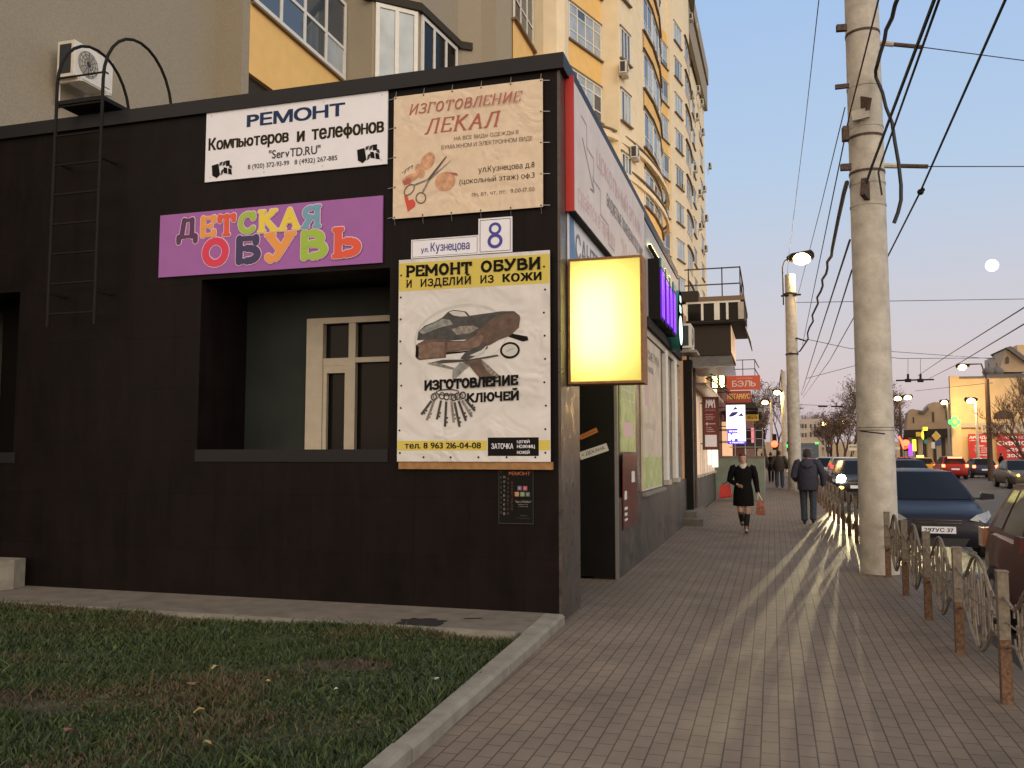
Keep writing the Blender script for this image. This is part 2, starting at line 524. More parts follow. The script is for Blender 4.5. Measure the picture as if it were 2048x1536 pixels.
    def build(s, name, parent=None, loc=None, angle=35):
        o0 = Vector(loc) if loc is not None else Vector((0, 0, 0))
        if parent is not None:
            p = parent
            while p.parent: p = p.parent
            o0 = ORIG[p.name]
        me = bpy.data.meshes.new(name)
        V = np.array(s.v, dtype=np.float64).reshape(-1, 3) - np.array(o0)
        me.from_pydata(V.tolist(), [], s.f)
        for m in s.mats: me.materials.append(M[m])
        me.polygons.foreach_set('material_index', s.m)
        me.polygons.foreach_set('use_smooth', s.sm)
        me.update()
        if any(s.sm): me.set_sharp_from_angle(angle=radians(angle))
        o = bpy.data.objects.new(name, me)
        COL.objects.link(o)
        if parent is not None: o.parent = parent
        else:
            o.location = o0
            ORIG[o.name] = o0
        return o

def copy_tree(o, parent=None):
    c = o.copy()
    COL.objects.link(c)
    c.parent = parent
    if parent is None and o.name in ORIG: ORIG[c.name] = ORIG[o.name]
    for ch in list(o.children): copy_tree(ch, c)
    return c

def struct(name, mb):
    return tag(mb.build(name), kind='structure')

# lettering: a flat sheet of letters on a sign's plane
_tc = {}
def glyphs(text, off=0.0, res=4):
    """a line of letters; a few small letters are drawn from their capitals"""
    key = ('line', text)
    if key in _tc: return _tc[key]
    xh = one('и')[0].max(0)[1] / one('И')[0].max(0)[1]
    V = []; Fs = []; x = 0.0; n = 0
    for ch in text:
        if ch == ' ':
            x += .30; continue
        vs, fs = letter(ch, xh)
        lo, hi = vs.min(0)[0], vs.max(0)[0]
        V.append(vs + np.array([x - lo, 0, 0])); Fs += [tuple(n + i for i in f) for f in fs]; n += len(vs)
        x += hi - lo + .085
    _tc[key] = (np.concatenate(V), Fs)
    return _tc[key]
def letter(ch, xh):
    if ch == 'н': vs, fs = one('Н'); return vs * np.array([xh, xh, 1]), fs
    if ch == 'э': vs, fs = one('Э'); return vs * np.array([xh, xh, 1]), fs
    low = ch.islower(); H = one('H')[0].max(0)[1] * (xh if low else 1.0)
    def fit(c, x0, x1, y0, y1, z=0.0):
        vs, fs = one(c); lo, hi = vs.min(0), vs.max(0)
        q = np.array([x0, y0, z]) + (vs - lo) / np.maximum(hi - lo, 1e-6) * np.array([x1 - x0, y1 - y0, 0]); q[:, 2] = z
        return q, fs
    b = .085 * (.9 if low else 1.0)
    w = H * .72
    if ch in 'яЯР':
        vs, fs = fit('P' if ch == 'Р' else 'R', 0, H * (.66 if ch == 'Р' else .72), 0, H)
        return (vs, fs) if ch == 'Р' else (vs * np.array([-1, 1, 1]), fs)
    parts = {'Ь': [fit('b', 0, w, 0, H)], 'Ъ': [fit('b', w * .25, w * 1.2, 0, H), fit('-', 0, w * .3, H - b, H, .0001)], 'Ы': [fit('b', 0, w * .9, 0, H), fit('l', w * 1.08, w * 1.08 + b, 0, H)],
             'Ю': [fit('l', 0, b, 0, H), fit('-', b, b * 3, H * .5 - b / 2, H * .5 + b / 2, .0001), fit('o', b * 2.6, b * 2.6 + H * .95, 0, H)],
             'Ф': [fit('o', 0, H * 1.15, H * .06, H * .94), fit('l', H * .575 - b / 2, H * .575 + b / 2, -H * (.25 if low else .04), H * (1.3 if low else 1.04), .0001)]}.get(ch.upper())
    if not parts: return one(ch)
    V = []; Fs = []; n = 0
    for vs, fs in parts: V.append(vs); Fs += [tuple(n + i for i in f) for f in fs]; n += len(vs)
    return np.concatenate(V), Fs
def one(text, res=4):
    key = (text, res)
    if key in _tc: return _tc[key]
    c = bpy.data.curves.new('lettering', 'FONT')
    c.body = text; c.resolution_u = res
    o = bpy.data.objects.new('lettering', c)
    COL.objects.link(o)
    dg = bpy.context.evaluated_depsgraph_get()
    me = bpy.data.meshes.new_from_object(o.evaluated_get(dg))
    vs = np.array([v.co[:] for v in me.vertices]).reshape(-1, 3)
    fs = [tuple(p.vertices) for p in me.polygons]
    bpy.data.objects.remove(o); bpy.data.curves.remove(c); bpy.data.meshes.remove(me)
    _tc[key] = (vs, fs)
    return vs, fs

class Fr:
    """a sign's plane: origin, right, up; d counts outwards"""
    def __init__(s, o, u, v):
        s.o = Vector(o); s.u = Vector(u).normalized(); s.v = Vector(v).normalized(); s.n = s.u.cross(s.v)
    def p(s, x, y, d=0.0): return s.o + s.u * x + s.v * y + s.n * d
    def rect(s, mb, x0, y0, x1, y1, m, d0=0.0, d1=0.002):
        a = [s.p(x0, y0, d0), s.p(x1, y0, d0), s.p(x1, y1, d0), s.p(x0, y1, d0)]
        return mb.extrude(a, s.n * (d1 - d0), m)
    def poly(s, mb, pts, m, d=0.003):
        mb.add([s.p(x, y, d) for x, y in pts], [tuple(range(len(pts)))], m)
    def ell(s, mb, cx, cy, rx, ry, m, d=0.003, n=24, rot=0.0):
        s.poly(mb, [(cx + rx * cos(a) * cos(rot) - ry * sin(a) * sin(rot), cy + rx * cos(a) * sin(rot) + ry * sin(a) * cos(rot)) for a in [2 * pi * k / n for k in range(n)]], m, d)
    def ring(s, mb, cx, cy, rx, ry, w, m, d=0.003, n=28, rot=0.0):
        vs = []
        for k in range(n):
            a = 2 * pi * k / n
            for q in (0, 1):
                X, Y = (rx - q * w) * cos(a), (ry - q * w) * sin(a)
                vs.append(s.p(cx + X * cos(rot) - Y * sin(rot), cy + X * sin(rot) + Y * cos(rot), d))
        mb.add(vs, [(2 * k, 2 * ((k + 1) % n), 2 * ((k + 1) % n) + 1, 2 * k + 1) for k in range(n)], m)
    def line(s, mb, pts, w, m, d=0.003):
        for i in range(len(pts) - 1):
            a = Vector(pts[i]); b = Vector(pts[i + 1]); t = (b - a).normalized(); q = Vector((-t.y, t.x)) * (w / 2)
            s.poly(mb, [a - q, b - q, b + q, a + q], m, d + i * 0.00012)
    def text(s, mb, txt, x0, x1, y0, y1, m, d=0.003, off=0.0, shear=0.0, slope=0.0):
        vs, fs = glyphs(txt, 0.0)
        lo = vs.min(0); hi = vs.max(0)
        sx = (x1 - x0) / (hi[0] - lo[0]); sy = (y1 - y0) / (hi[1] - lo[1])
        b = off * min(sx, sy)
        for k, (bx, by) in enumerate(((0, 0), (-b, -b * .5), (b, -b * .5), (-b, b * .5), (b, b * .5)) if off else ((0, 0),)):
            P = []
            for v in vs:
                Y = (v[1] - lo[1]) * sy
                X = (v[0] - lo[0]) * sx
                P.append(s.p(x0 + X + shear * Y + bx, y0 + Y + slope * X + by, d + k * .0002 + v[2]))
            mb.add(P, fs, m)

# stroke letters with serifs: (width, strokes, serifs) in a box one unit high
def arc(cx, cy, rx, ry, a0, a1, n=9):
    return [(cx + rx * cos(radians(a0 + (a1 - a0) * i / n)), cy + ry * sin(radians(a0 + (a1 - a0) * i / n))) for i in range(n + 1)]
def bowl(x, y0, y1, w):
    h = (y1 - y0) / 2
    return [(x, y1), (x + w * .45, y1)] + arc(x + w * .45, y0 + h, w * .55, h, 90, -90)[1:-1] + [(x + w * .45, y0), (x, y0)]
GL = {
 'Р': (.62, [[(.12, 0), (.12, 1)], bowl(.12, .44, 1, .46)], [(.12, 0), (.12, 1)]),
 'Е': (.62, [[(.12, 0), (.12, 1)], [(.12, 1), (.58, 1)], [(.12, .52), (.45, .52)], [(.12, 0), (.58, 0)], [(.58, 1), (.58, .82)], [(.58, 0), (.58, .18)]], []),
 'М': (.95, [[(.12, 0), (.12, 1)], [(.12, 1), (.47, .25)], [(.47, .25), (.83, 1)], [(.83, 1), (.83, 0)]], [(.12, 0), (.83, 0)]),
 'О': (.72, [arc(.36, .5, .27, .5, 0, 360, 22)], []),
 'Н': (.78, [[(.14, 0), (.14, 1)], [(.64, 0), (.64, 1)], [(.14, .5), (.64, .5)]], [(.14, 0), (.14, 1), (.64, 0), (.64, 1)]),
 'Т': (.70, [[(.35, 0), (.35, 1)], [(.06, 1), (.64, 1)], [(.06, 1), (.06, .78)], [(.64, 1), (.64, .78)]], [(.35, 0)]),
 'Б': (.66, [[(.12, 0), (.12, 1)], [(.12, 1), (.55, 1)], [(.55, 1), (.55, .82)], bowl(.12, 0, .56, .48)], []),
 'У': (.70, [[(.10, 1), (.36, .42)], [(.62, 1), (.36, .30), (.26, .06), (.12, .0), (.06, .1)]], [(.10, 1), (.62, 1)]),
 'В': (.66, [[(.12, 0), (.12, 1)], bowl(.12, .54, 1, .42), bowl(.12, 0, .54, .50)], []),
 'И': (.78, [[(.14, 0), (.14, 1)], [(.64, 0), (.64, 1)], [(.14, 0), (.64, 1)]], [(.14, 0), (.14, 1), (.64, 0), (.64, 1)]),
 'Й': (.78, [[(.14, 0), (.14, 1)], [(.64, 0), (.64, 1)], [(.14, 0), (.64, 1)], [(.27, 1.24), (.39, 1.17), (.51, 1.24)]], [(.14, 0), (.14, 1), (.64, 0), (.64, 1)]),
 'З': (.60, [arc(.28, .75, .24, .25, 150, -90, 10), arc(.28, .26, .27, .26, 90, -150, 10)], []),
 'Г': (.58, [[(.13, 0), (.13, 1)], [(.13, 1), (.54, 1)], [(.54, 1), (.54, .78)]], [(.13, 0), (.13, 1)]),
 'Л': (.72, [[(.08, 0), (.16, .06), (.26, 1)], [(.60, 0), (.60, 1)], [(.26, 1), (.60, 1)]], [(.60, 0), (.60, 1), (.08, 0)]),
 'К': (.72, [[(.13, 0), (.13, 1)], [(.13, .48), (.58, 1)], [(.26, .60), (.62, 0)]], [(.13, 0), (.13, 1), (.60, 1), (.64, 0)]),
 'Ю': (.98, [[(.12, 0), (.12, 1)], [(.12, .5), (.42, .5)], arc(.66, .5, .25, .5, 0, 360, 22)], [(.12, 0), (.12, 1)]),
 'Ч': (.70, [[(.10, 1), (.10, .62), (.22, .46), (.58, .48)], [(.58, 0), (.58, 1)]], [(.10, 1), (.58, 1), (.58, 0)]),
 'Д': (.80, [[(.16, .04), (.26, 1)], [(.60, .04), (.60, 1)], [(.26, 1), (.60, 1)], [(.04, .02), (.76, .02)], [(.04, .02), (.04, -.20)], [(.76, .02), (.76, -.20)]], []),
 'С': (.68, [arc(.38, .5, .30, .5, 42, 318, 18), [(.60, .98), (.60, .74)]], []),
 'А': (.76, [[(.10, 0), (.38, 1)], [(.38, 1), (.66, 0)], [(.21, .36), (.56, .36)]], [(.10, 0), (.66, 0)]),
 'Я': (.70, [[(.56, 0), (.56, 1)], [(.56, 1), (.30, 1)] + arc(.30, .74, .22, .26, 90, 270, 8)[1:] + [(.56, .48)], [(.32, .48), (.10, 0)]], [(.56, 0), (.56, 1), (.10, 0)]),
 'Ь': (.66, [[(.14, 0), (.14, 1)], bowl(.14, 0, .54, .48)], [(.14, 1), (.14, 0)]),
}

def strokes(fr, mb, txt, x0, x1, y0, y1, m, w=.18, d=.003, shear=0., slope=0., serif=.30, sh=None, round_=False, gap=.06, pad=0.0, colors=None, dys=None, sw=None):
    """slab-serif or soft fat letters, drawn stroke by stroke"""
    tot = sum(GL.get(c, (.4,))[0] if c != ' ' else .42 for c in txt) + gap * (len(txt) - 1)
    S = (x1 - x0) / tot; H = y1 - y0
    k = 0
    cx = 0.0
    sh = sh or w * .8
    for ci, ch in enumerate(txt):
        if ch == ' ':
            cx += .42 + gap; continue
        gw, sts, sers = GL[ch]
        col = colors[ci] if colors else m
        dy = dys[ci] if dys else 0.0
        q = w / 2
        def T(x, y):
            # keep the stroke's outer edge inside the letter's height
            yy = y * (1 - w) + q if -.01 <= y <= 1.01 else (y + (q if y < 0 else -q * .5))
            X = (cx + x) * S; Y = yy * H + dy
            return Vector((x0 + X + shear * Y, y0 + Y + slope * X))
        hw = w * H / 2 + pad
        def put(pts):
            nonlocal k
            k += 1
            fr.poly(mb, pts, col, d + k * 0.00006)
        for st in sts:
            P = [T(*p) for p in st]
            for i in range(len(P) - 1):
                a, b = P[i], P[i + 1]
                t = (b - a)
                if t.length < 1e-6: continue
                t.normalize(); nn = Vector((-t.y, t.x))
                ww = hw
                if sw and abs(t.y) < .5: ww = hw * sw
                put([a - nn * ww, b - nn * ww, b + nn * ww, a + nn * ww])
            for i, p in enumerate(P):
                end = i in (0, len(P) - 1)
                if not end or round_:
                    n = 10
                    put([(p.x + hw * cos(2 * pi * j / n), p.y + hw * sin(2 * pi * j / n)) for j in range(n)])
                else:
                    hs = hw * (sw if sw else 1)
                    put([(p.x - hw, p.y - hs), (p.x + hw, p.y - hs), (p.x + hw, p.y + hs), (p.x - hw, p.y + hs)])
        for (sx_, sy_) in sers:
            p = T(sx_, sy_)
            a = serif * H / 2 * 1.05; b = sh * H / 2 + pad
            yc = p.y + (-(w / 2) * H + sh * H / 2 if sy_ < .5 else (w / 2) * H - sh * H / 2)
            if round_:
                put([(p.x - a, yc - b), (p.x + a, yc - b), (p.x + a, yc + b), (p.x - a, yc + b)])
                for sgn in (-1, 1):
                    put([(p.x + sgn * a + b * cos(2 * pi * j / 8), yc + b * sin(2 * pi * j / 8)) for j in range(8)])
            else:
                put([(p.x - a, yc - b), (p.x + a, yc - b), (p.x + a, yc + b), (p.x - a, yc + b)])
        cx += gw + gap

# ================================================================== THE SETTING
def kR(y): return -1.885 - .022 * (y - 4.4)
def kL(y): return -1.985 - .043 * (y - 4.15)
mb = MB(); mb.add([(-900, -300, -0.2), (900, -300, -0.2), (900, 1500, -0.2), (-900, 1500, -0.2)], [(0, 1, 2, 3)], 'earth'); struct('ground', mb)
mb = MB(); mb.box((1.80, -30, -0.19), (14.5, 420, -0.12), 'asphalt'); mb.box((14.5, 62, -0.19), (140, 78, -0.124), 'asphalt'); struct('road', mb)
mb = MB(); mb.box((-2.02, 8.5, -0.18), (1.64, 130, 0.0), 'pavers'); mb.add([(kR(-12) - .03, -12, 0), (1.64, -12, 0), (1.64, 8.5, 0), (kR(8.5) - .03, 8.5, 0)], [(0, 1, 2, 3)], 'pavers'); mb.box((-3.4, 9.4, -0.18), (-2.024, 11.7, -0.002), 'pavers'); struct('pavement', mb)
mb = MB()
for i in range(60):
    y = -8 + i * 2.0
    mb.box((1.645, y, -0.18), (1.795, y + 1.985, 0.0), 'concrete')
struct('road_kerb', mb)
mb = MB(); mb.box((14.55, -30, -0.18), (30, 61, 0.0), 'concrete'); mb.box((14.55, 79, -0.18), (80, 400, 0.0), 'concrete'); struct('far_pavement', mb)
YB = at(520, 1241, 2, 0.07).y                                       # front edge of the concrete strip along the wall
mb = MB(); mb.box((-12, YB + 0.09, -0.18), (-2.14, 8.6, 0.083), 'concrete')
x = -12
while x < -2.3:
    x2 = min(x + 1.0, -2.17)
    mb.box((x, YB, -0.18), (x2 - 0.012, YB + 0.086, 0.092), 'concrete_pale'); x = x2
struct('wall_apron', mb)
mb = MB()
pts = [(1.0 + 0.32 * random.uniform(-1, 1)) for _ in range(20)]
c = at(842, 1243, 2, 0.09)
mb.add([(c.x + 0.26 * pts[k] * cos(2 * pi * k / 20), c.y + 0.20 * pts[k] * sin(2 * pi * k / 20), 0.0895) for k in range(20)], [tuple(range(20))], 'damp')
c2 = at(945, 1236, 2, 0.09)
mb.add([(c2.x - .09, c2.y - .03, 0.0892), (c2.x - .06, c2.y - .05, 0.0892), (c2.x + .1, c2.y + .03, 0.0892), (c2.x + .07, c2.y + .045, 0.0892)], [(0, 1, 2, 3)], 'damp')
tag(mb.build('damp_stain'), kind='structure')
mb = MB()
y = -11.5
while y < 8.4:
    y2 = min(y + 1.0, 8.53); h = 0.092 + random.uniform(-.005, .005); dx = random.uniform(-.004, .004)
    a, b = y, y2 - .009
    q = [(kL(a) + dx, a), (kR(a) + dx, a), (kR(b) + dx, b), (kL(b) + dx, b)]
    mb.add([(X, Y, -.18) for X, Y in q] + [(X, Y, h - .02 * (i in (1, 2))) for i, (X, Y) in enumerate(q)] + [(q[1][0] - .03, q[1][1], h), (q[2][0] - .03, q[2][1], h)],
           [(0, 1, 5, 8, 4), (1, 2, 6, 5), (2, 3, 7, 9, 6), (3, 0, 4, 7), (4, 8, 9, 7), (5, 6, 9, 8)], 'concrete_pale'); y = y2
struct('lawn_kerb', mb)
mb = MB()
N = 60
def lawn_z(x, y): return 0.055 + 0.025 * sin(x * 1.7 + y) + 0.02 * sin(y * 2.3 - x * .6)
gx = np.linspace(-14, -1.90, N); gy = np.linspace(-6, YB - 0.005, N)
mb.add([(-14 + (kL(Y) + .04 + 14) * (X + 14) / 12.1, Y, lawn_z(X, Y) - 0.02) for Y in gy for X in gx], [(j * N + i, j * N + i + 1, (j + 1) * N + i + 1, (j + 1) * N + i) for j in range(N - 1) for i in range(N - 1)], 'grass_base', True)
struct('lawn', mb)

# grass: blades and small broad leaves by the ten thousand
rng = np.random.default_rng(5)
def vnoise(x, y, s, seed):
    return (np.sin(x * s * 1.3 + seed) + np.sin(y * s * 1.7 + seed * 2.1) + np.sin((x + y) * s * .9 + seed * .7) + np.sin((x - y * 1.4) * s * 1.9 + seed * 3.3)) / 4
GM = []
for i, c in enumerate(((0.029, 0.050, 0.009), (0.056, 0.082, 0.016), (0.018, 0.034, 0.010), (0.085, 0.070, 0.026), (0.070, 0.047, 0.026))):
    GM.append(mat('grass_%d' % i, c, 0.7).name)
def grass(n, x0, x1, y0, y1, hmin, hmax, name):
    X = rng.uniform(x0, x1, n); Y = rng.uniform(y0, y1, n)
    keep = (Y < YB - 0.01) & (X < kL(Y) - .005)
    d = vnoise(X, Y, 2.1, 1.0)
    bare = (((X + 3.15) / .42) ** 2 + ((Y - 6.15) / .22) ** 2 < 1) | (((X + 4.7) / .5) ** 2 + ((Y - 4.62) / .16) ** 2 < 1)
    keep &= (rng.uniform(size=n) < .80 + .45 * d) & ~(bare & (rng.uniform(size=n) < .75))
    X = X[keep]; Y = Y[keep]; n = len(X)
    Z = 0.035 + 0.025 * np.sin(X * 1.7 + Y) + 0.02 * np.sin(Y * 2.3 - X * .6)
    h = rng.uniform(hmin, hmax, n) * (1 + .75 * vnoise(X, Y, 3.4, 4.0)) * np.where(rng.uniform(size=n) < .04, 1.7, 1.0)
    a = rng.uniform(0, 2 * pi, n); lean = rng.uniform(.2, 1.1, n) * h; la = rng.uniform(0, 2 * pi, n)
    broad = rng.uniform(size=n) < .22
    w = np.where(broad, rng.uniform(.006, .014, n), rng.uniform(.002, .0045, n))
    V = np.zeros((n, 5, 3))
    ux, uy = np.cos(a), np.sin(a)
    for k, (t, ww) in enumerate(((0, 1), (0, -1), (.55, 1.1), (.55, -1.1), (1, 0))):
        V[:, k, 0] = X + ux * w * ww + np.cos(la) * lean * t * t
        V[:, k, 1] = Y + uy * w * ww + np.sin(la) * lean * t * t
        V[:, k, 2] = Z + h * t * np.where(broad, .7, 1)
    idx = np.arange(n)[:, None] * 5
    quads = (idx + np.array([0, 1, 3, 2])); tris = (idx + np.array([2, 3, 4]))
    me = bpy.data.meshes.new(name)
    me.vertices.add(n * 5); me.vertices.foreach_set('co', V.reshape(-1))
    me.loops.add(n * 7); me.polygons.add(n * 2)
    me.loops.foreach_set('vertex_index', np.concatenate([quads.reshape(-1), tris.reshape(-1)]).astype(np.int32))
    me.polygons.foreach_set('loop_start', np.concatenate([np.arange(n) * 4, n * 4 + np.arange(n) * 3]).astype(np.int32))
    for m in GM: me.materials.append(bpy.data.materials[m])
    dry = vnoise(X, Y, 1.6, 9.0) * .9 + vnoise(X, Y, 4.3, 2.0) * .35 + rng.normal(0, .28, n)
    mi = np.where(dry > .42, np.where(rng.uniform(size=n) < .5, 3, 4), np.where(dry > .05, 0, np.where(rng.uniform(size=n) < .6, 2, 1)))
    mi = np.where(bare[keep], 4, mi)
    me.polygons.foreach_set('material_index', np.concatenate([mi, mi]).astype(np.int32))
    me.update(calc_edges=True); me.validate()
    o = bpy.data.objects.new(name, me); COL.objects.link(o)
    return o
g1 = grass(185000, -9.8, -1.95, 3.4, YB, .015, .065, 'grass')
tag(g1, 'short ragged autumn grass of the lawn in front of the black wall', 'grass', kind='stuff')

for i, (px, py, mm, s, lab) in enumerate([(398, 1422, 'leaf_yellow', .055, 'pale yellow fallen leaf in the middle of the lawn, the largest one'), (415, 1487, 'leaf_yellow', .04, 'small yellow fallen leaf lying nearest the bottom edge of the lawn'),
        (535, 1364, 'leaf_yellow', .035, 'small tan fallen leaf in the lawn under the big blank window sill'), (385, 1370, 'leaf_brown', .07, 'curled brown fallen leaf just behind the largest yellow leaf'),
        (870, 1360, 'paper', .05, 'scrap of white paper on the grass close to the pavement kerb'), (140, 1463, 'litter_red', .06, 'crumpled dull red wrapper at the bare patch of the lawn'),
        (672, 1380, 'paper', .025, 'tiny white scrap on the grass below the shoe repair banner'), (430, 1335, 'leaf_yellow', .045, 'yellow leaf standing up in the grass of the far middle lawn')]):
    p = at(px, py, 2, .09); a = random.uniform(0, 6)
    mb = MB(); L = []
    for k in range(10):
        t = 2 * pi * k / 10; rr = .72 * s * (1 if k % 2 else .72)
        L.append((p.x + rr * cos(t + a), p.y + rr * .75 * sin(t + a), p.z + .18 * s * cos(2 * t) + .008 + .18 * s * sin(t)))
    L2 = [(x, y, z + .002) for x, y, z in L]
    mb.add(L + L2 + [(p.x, p.y, p.z + .02)], [(k, (k + 1) % 10, 20) for k in range(10)], mm)
    nm = 'paper_scrap' if mm == 'paper' else ('candy_wrapper' if mm == 'litter_red' else 'fallen_leaf')
    tag(mb.build(nm, loc=p), lab, nm.split('_')[1], 'litter and leaves on the lawn')

# the moon
mb = MB(); d = (at(1984, 531, 1, 900) - Vector((0, 0, 1.65))); mb.ball((0.0 + d.x, d.y, 1.65 + d.z), 5.6, 'moon_light', 24, 14)
tag(mb.build('moon', loc=(d.x, d.y, 1.65 + d.z)), 'small bright full moon low in the dusk sky', 'moon')

# ================================================================== THE BLACK SHOP BUILDING
WY = 8.57; SX = -2.02; TOP = 5.61
shop = thing('shop_building', 'low black granite shop building on the corner with signs all over it', 'building', (SX, WY, 0))
mb = MB()
T = .3
def fw(x0, x1, z0, z1): mb.box((x0, WY, z0), (x1, WY + T, z1), 'black_granite')
fw(-11, -9.75, 0, TOP); fw(-9.75, -8.87, 0, 1.67); fw(-9.75, -8.87, 3.65, TOP); fw(-8.87, -6.26, 0, TOP)
fw(-6.26, -3.9, 0, 1.70); fw(-6.26, -3.9, 3.65, TOP); fw(-3.9, SX - .03, 0, TOP)
mb.build('front_wall', shop)
mb = MB()
mb.box((SX - .029, WY + .002, 0), (SX, 9.45, 3.599), 'street_granite'); mb.box((SX - .31, WY + T + .001, 0), (SX - .03, 9.45, 3.6), 'panel_black')
mb.box((SX - .029, WY + .002, 3.6), (SX, 19.95, TOP), 'street_granite')
mb.box((SX - .3, 11.71, 1.06), (SX, 20.7, 3.6), 'street_granite')
mb.box((SX - .3, 19.95, 3.6), (SX - .05, 20.7, 4.6), 'street_granite')
mb.build('street_wall', shop)
mb = MB(); mb.box((SX - .3, 11.71, 0), (SX + .035, 20.7, 1.058), 'plinth_granite'); mb.build('plinth', shop)
mb = MB()
mb.box((-11, WY - .045, TOP), (SX + .05, WY + .4, 5.775), 'coping'); mb.box((SX - .4, WY + .4, TOP), (SX + .05, 20.0, 5.775), 'coping')
mb.build('coping', shop)
mb = MB(); mb.box((-11, WY + .4, 5.3), (SX - .4, 20.4, 5.45), 'metal_sheet'); mb.box((-11, 20.4, 0), (SX - .3, 20.7, 5.3), 'panel_black'); mb.build('roof', shop)
mb = MB()
for z in (4.45, 3.6):
    pass
mb.box((-6.28, WY - .012, 1.565), (-3.9, WY + .1, 1.70), 'coping'); mb.build('window_sill', shop); mb = MB(); mb.box((-9.75, WY - .012, 1.54), (-8.83, WY + .1, 1.67), 'coping'); mb.build('window_sill', shop)
# the deep window niche of the front wall
mb = MB()
mb.box((-6.5, WY + T, 1.5), (-6.26, 9.5, 3.9), 'black_granite'); mb.box((-6.26, WY + T, 3.652), (-3.2, 9.5, 3.9), 'panel_black'); mb.box((-6.26, WY + T, 1.5), (-3.2, 9.5, 1.698), 'panel_black')
mb.box((-3.4, WY + T, 1.7), (-3.2, 9.5, 3.65), 'panel_black')
mb.box((-6.26, 9.5, 1.7), (-5.40, 9.7, 3.65), 'niche_back'); mb.box((-5.40, 9.5, 3.29), (-3.4, 9.7, 3.65), 'niche_back'); mb.box((-5.4, 9.9, 1.2), (-3.2, 10.0, 3.8), 'panel_black')
mb.build('window_niche', shop)
mb = MB(); mb.box((-9.75, WY + .6, 1.5), (-8.6, WY + .7, 3.8), 'dark_glass'); mb.build('blank_window', shop)
nw = MB()
nw.box((-5.40, 9.46, 1.7), (-5.18, 9.55, 3.29), 'cream_frame'); nw.box((-5.18, 9.46, 3.22), (-3.4, 9.55, 3.29), 'cream_frame')
nw.box((-4.84, 9.47, 1.7), (-4.75, 9.54, 3.22), 'cream_frame'); nw.box((-5.18, 9.475, 2.71), (-4.84, 9.54, 2.80), 'cream_frame'); nw.box((-4.75, 9.475, 2.74), (-3.4, 9.54, 2.80), 'cream_frame')
nw.box((-5.18, 9.48, 1.7), (-5.13, 9.53, 2.71), 'cream_frame'); nw.box((-4.89, 9.48, 1.7), (-4.84, 9.53, 2.71), 'cream_frame'); nw.box((-5.13, 9.48, 2.62), (-4.89, 9.53, 2.71), 'cream_frame')
nw.box((-4.36, 9.60, 1.7), (-4.33, 9.62, 2.74), 'cream_frame')
wf = nw.build('window', shop)
mb = MB(); mb.box((-5.2, 9.56, 1.7), (-3.4, 9.57, 3.25), 'dark_glass'); mb.build('pane', wf)
# entrance recess on the street side
mb = MB()
mb.box((-3.4, 11.64, 0.03), (SX - .0, 11.70, 3.6), 'panel_black'); mb.box((-3.5, 9.45, 0), (-3.4, 11.7, 3.6), 'panel_black'); mb.box((-3.4, 9.3, 0), (SX - .312, 9.448, 3.6), 'black_granite')
mb.box((-3.4, 9.45, 3.5), (SX - .3, 11.64, 3.6), 'panel_black')
mb.build('entrance_recess', shop)
mb = MB(); mb.box((SX - .002, 11.66, 0.0), (SX + .04, 11.712, 3.5), 'steel'); mb.build('corner_strip', shop)
mb = MB()
for y0, y1 in ((17.15, 17.55), (18.75, 19.25)):
    mb.box((SX, y0, 1.15), (SX + .07, y1, 3.68), 'white_frame'); mb.box((SX, y0 - .03, 1.06), (SX + .11, y1 + .03, 1.15), 'cream_frame')
mb.build('pilaster', shop)
mb = MB(); mb.box((SX, 14.0, .98), (SX + .10, 16.75, 1.035), 'concrete_pale'); mb.build('poster_ledge', shop)
# canopy trim under the neon letters
mb = MB(); mb.box((SX, 14.3, 3.74), (SX + .12, 19.95, 3.90), 'metal_dark'); mb.box((SX, 12.3, 3.62), (SX + .06, 19.95, 3.74), 'cream_frame'); mb.build('fascia_trim', shop)
mb = MB(); mb.box((SX, 14.36, 3.92), (SX + .05, 19.9, 5.56), 'grey_panel'); mb.build('fascia_panel', shop)

# grey concrete block by the wall at the far left
mb = MB(); a = at(48, 1135, 1, 8.5)
mb.extrude([(a.x, 8.52, .085), (a.x + .06, 8.3, .085), (a.x, 8.1, .085), (a.x - .6, 7.75, .085), (a.x - 1.8, 7.75, .085), (a.x - 1.8, 8.52, .085)], (0, 0, .33), 'concrete_pale')
tag(mb.build('concrete_block', loc=(a.x, 8.3, .085)), 'pale concrete block against the black wall at the far left', 'block')

# ------------------------------------------------------------------ roof ladder
lad = thing('wall_ladder', 'black iron ladder with two hooped handrails up to the roof edge', 'ladder', (-7.87, 8.35, 3.2))
for x in (-8.2, -7.53):
    pts = [(x, 8.33, 3.15), (x, 8.33, 6.1)]
    for k in range(1, 15):
        t = pi * k / 14
        pts.append((x, 8.33 + .62 - .62 * cos(t), 6.1 + .72 * sin(t)))
    pts += [(x, 9.57, 5.46)]
    mb = MB(); mb.tube(pts, .019, 'metal_dark', 8); mb.build('handrail', lad)
for z in np.arange(3.3, 6.2, .36):
    mb = MB(); mb.tube([(-8.2, 8.33, z), (-7.53, 8.33, z)], .013, 'metal_dark', 6); mb.build('rung', lad)
mb = MB()
for z in (3.55, 5.15):
    for x in (-8.2, -7.53): mb.bar((x, 8.33, z), (x, 8.57, z), .03, .03, 'metal_dark')
mb.box((-8.2, 8.33, 5.85), (-7.53, 8.9, 5.9), 'metal_dark')
mb.build('bracket', lad)

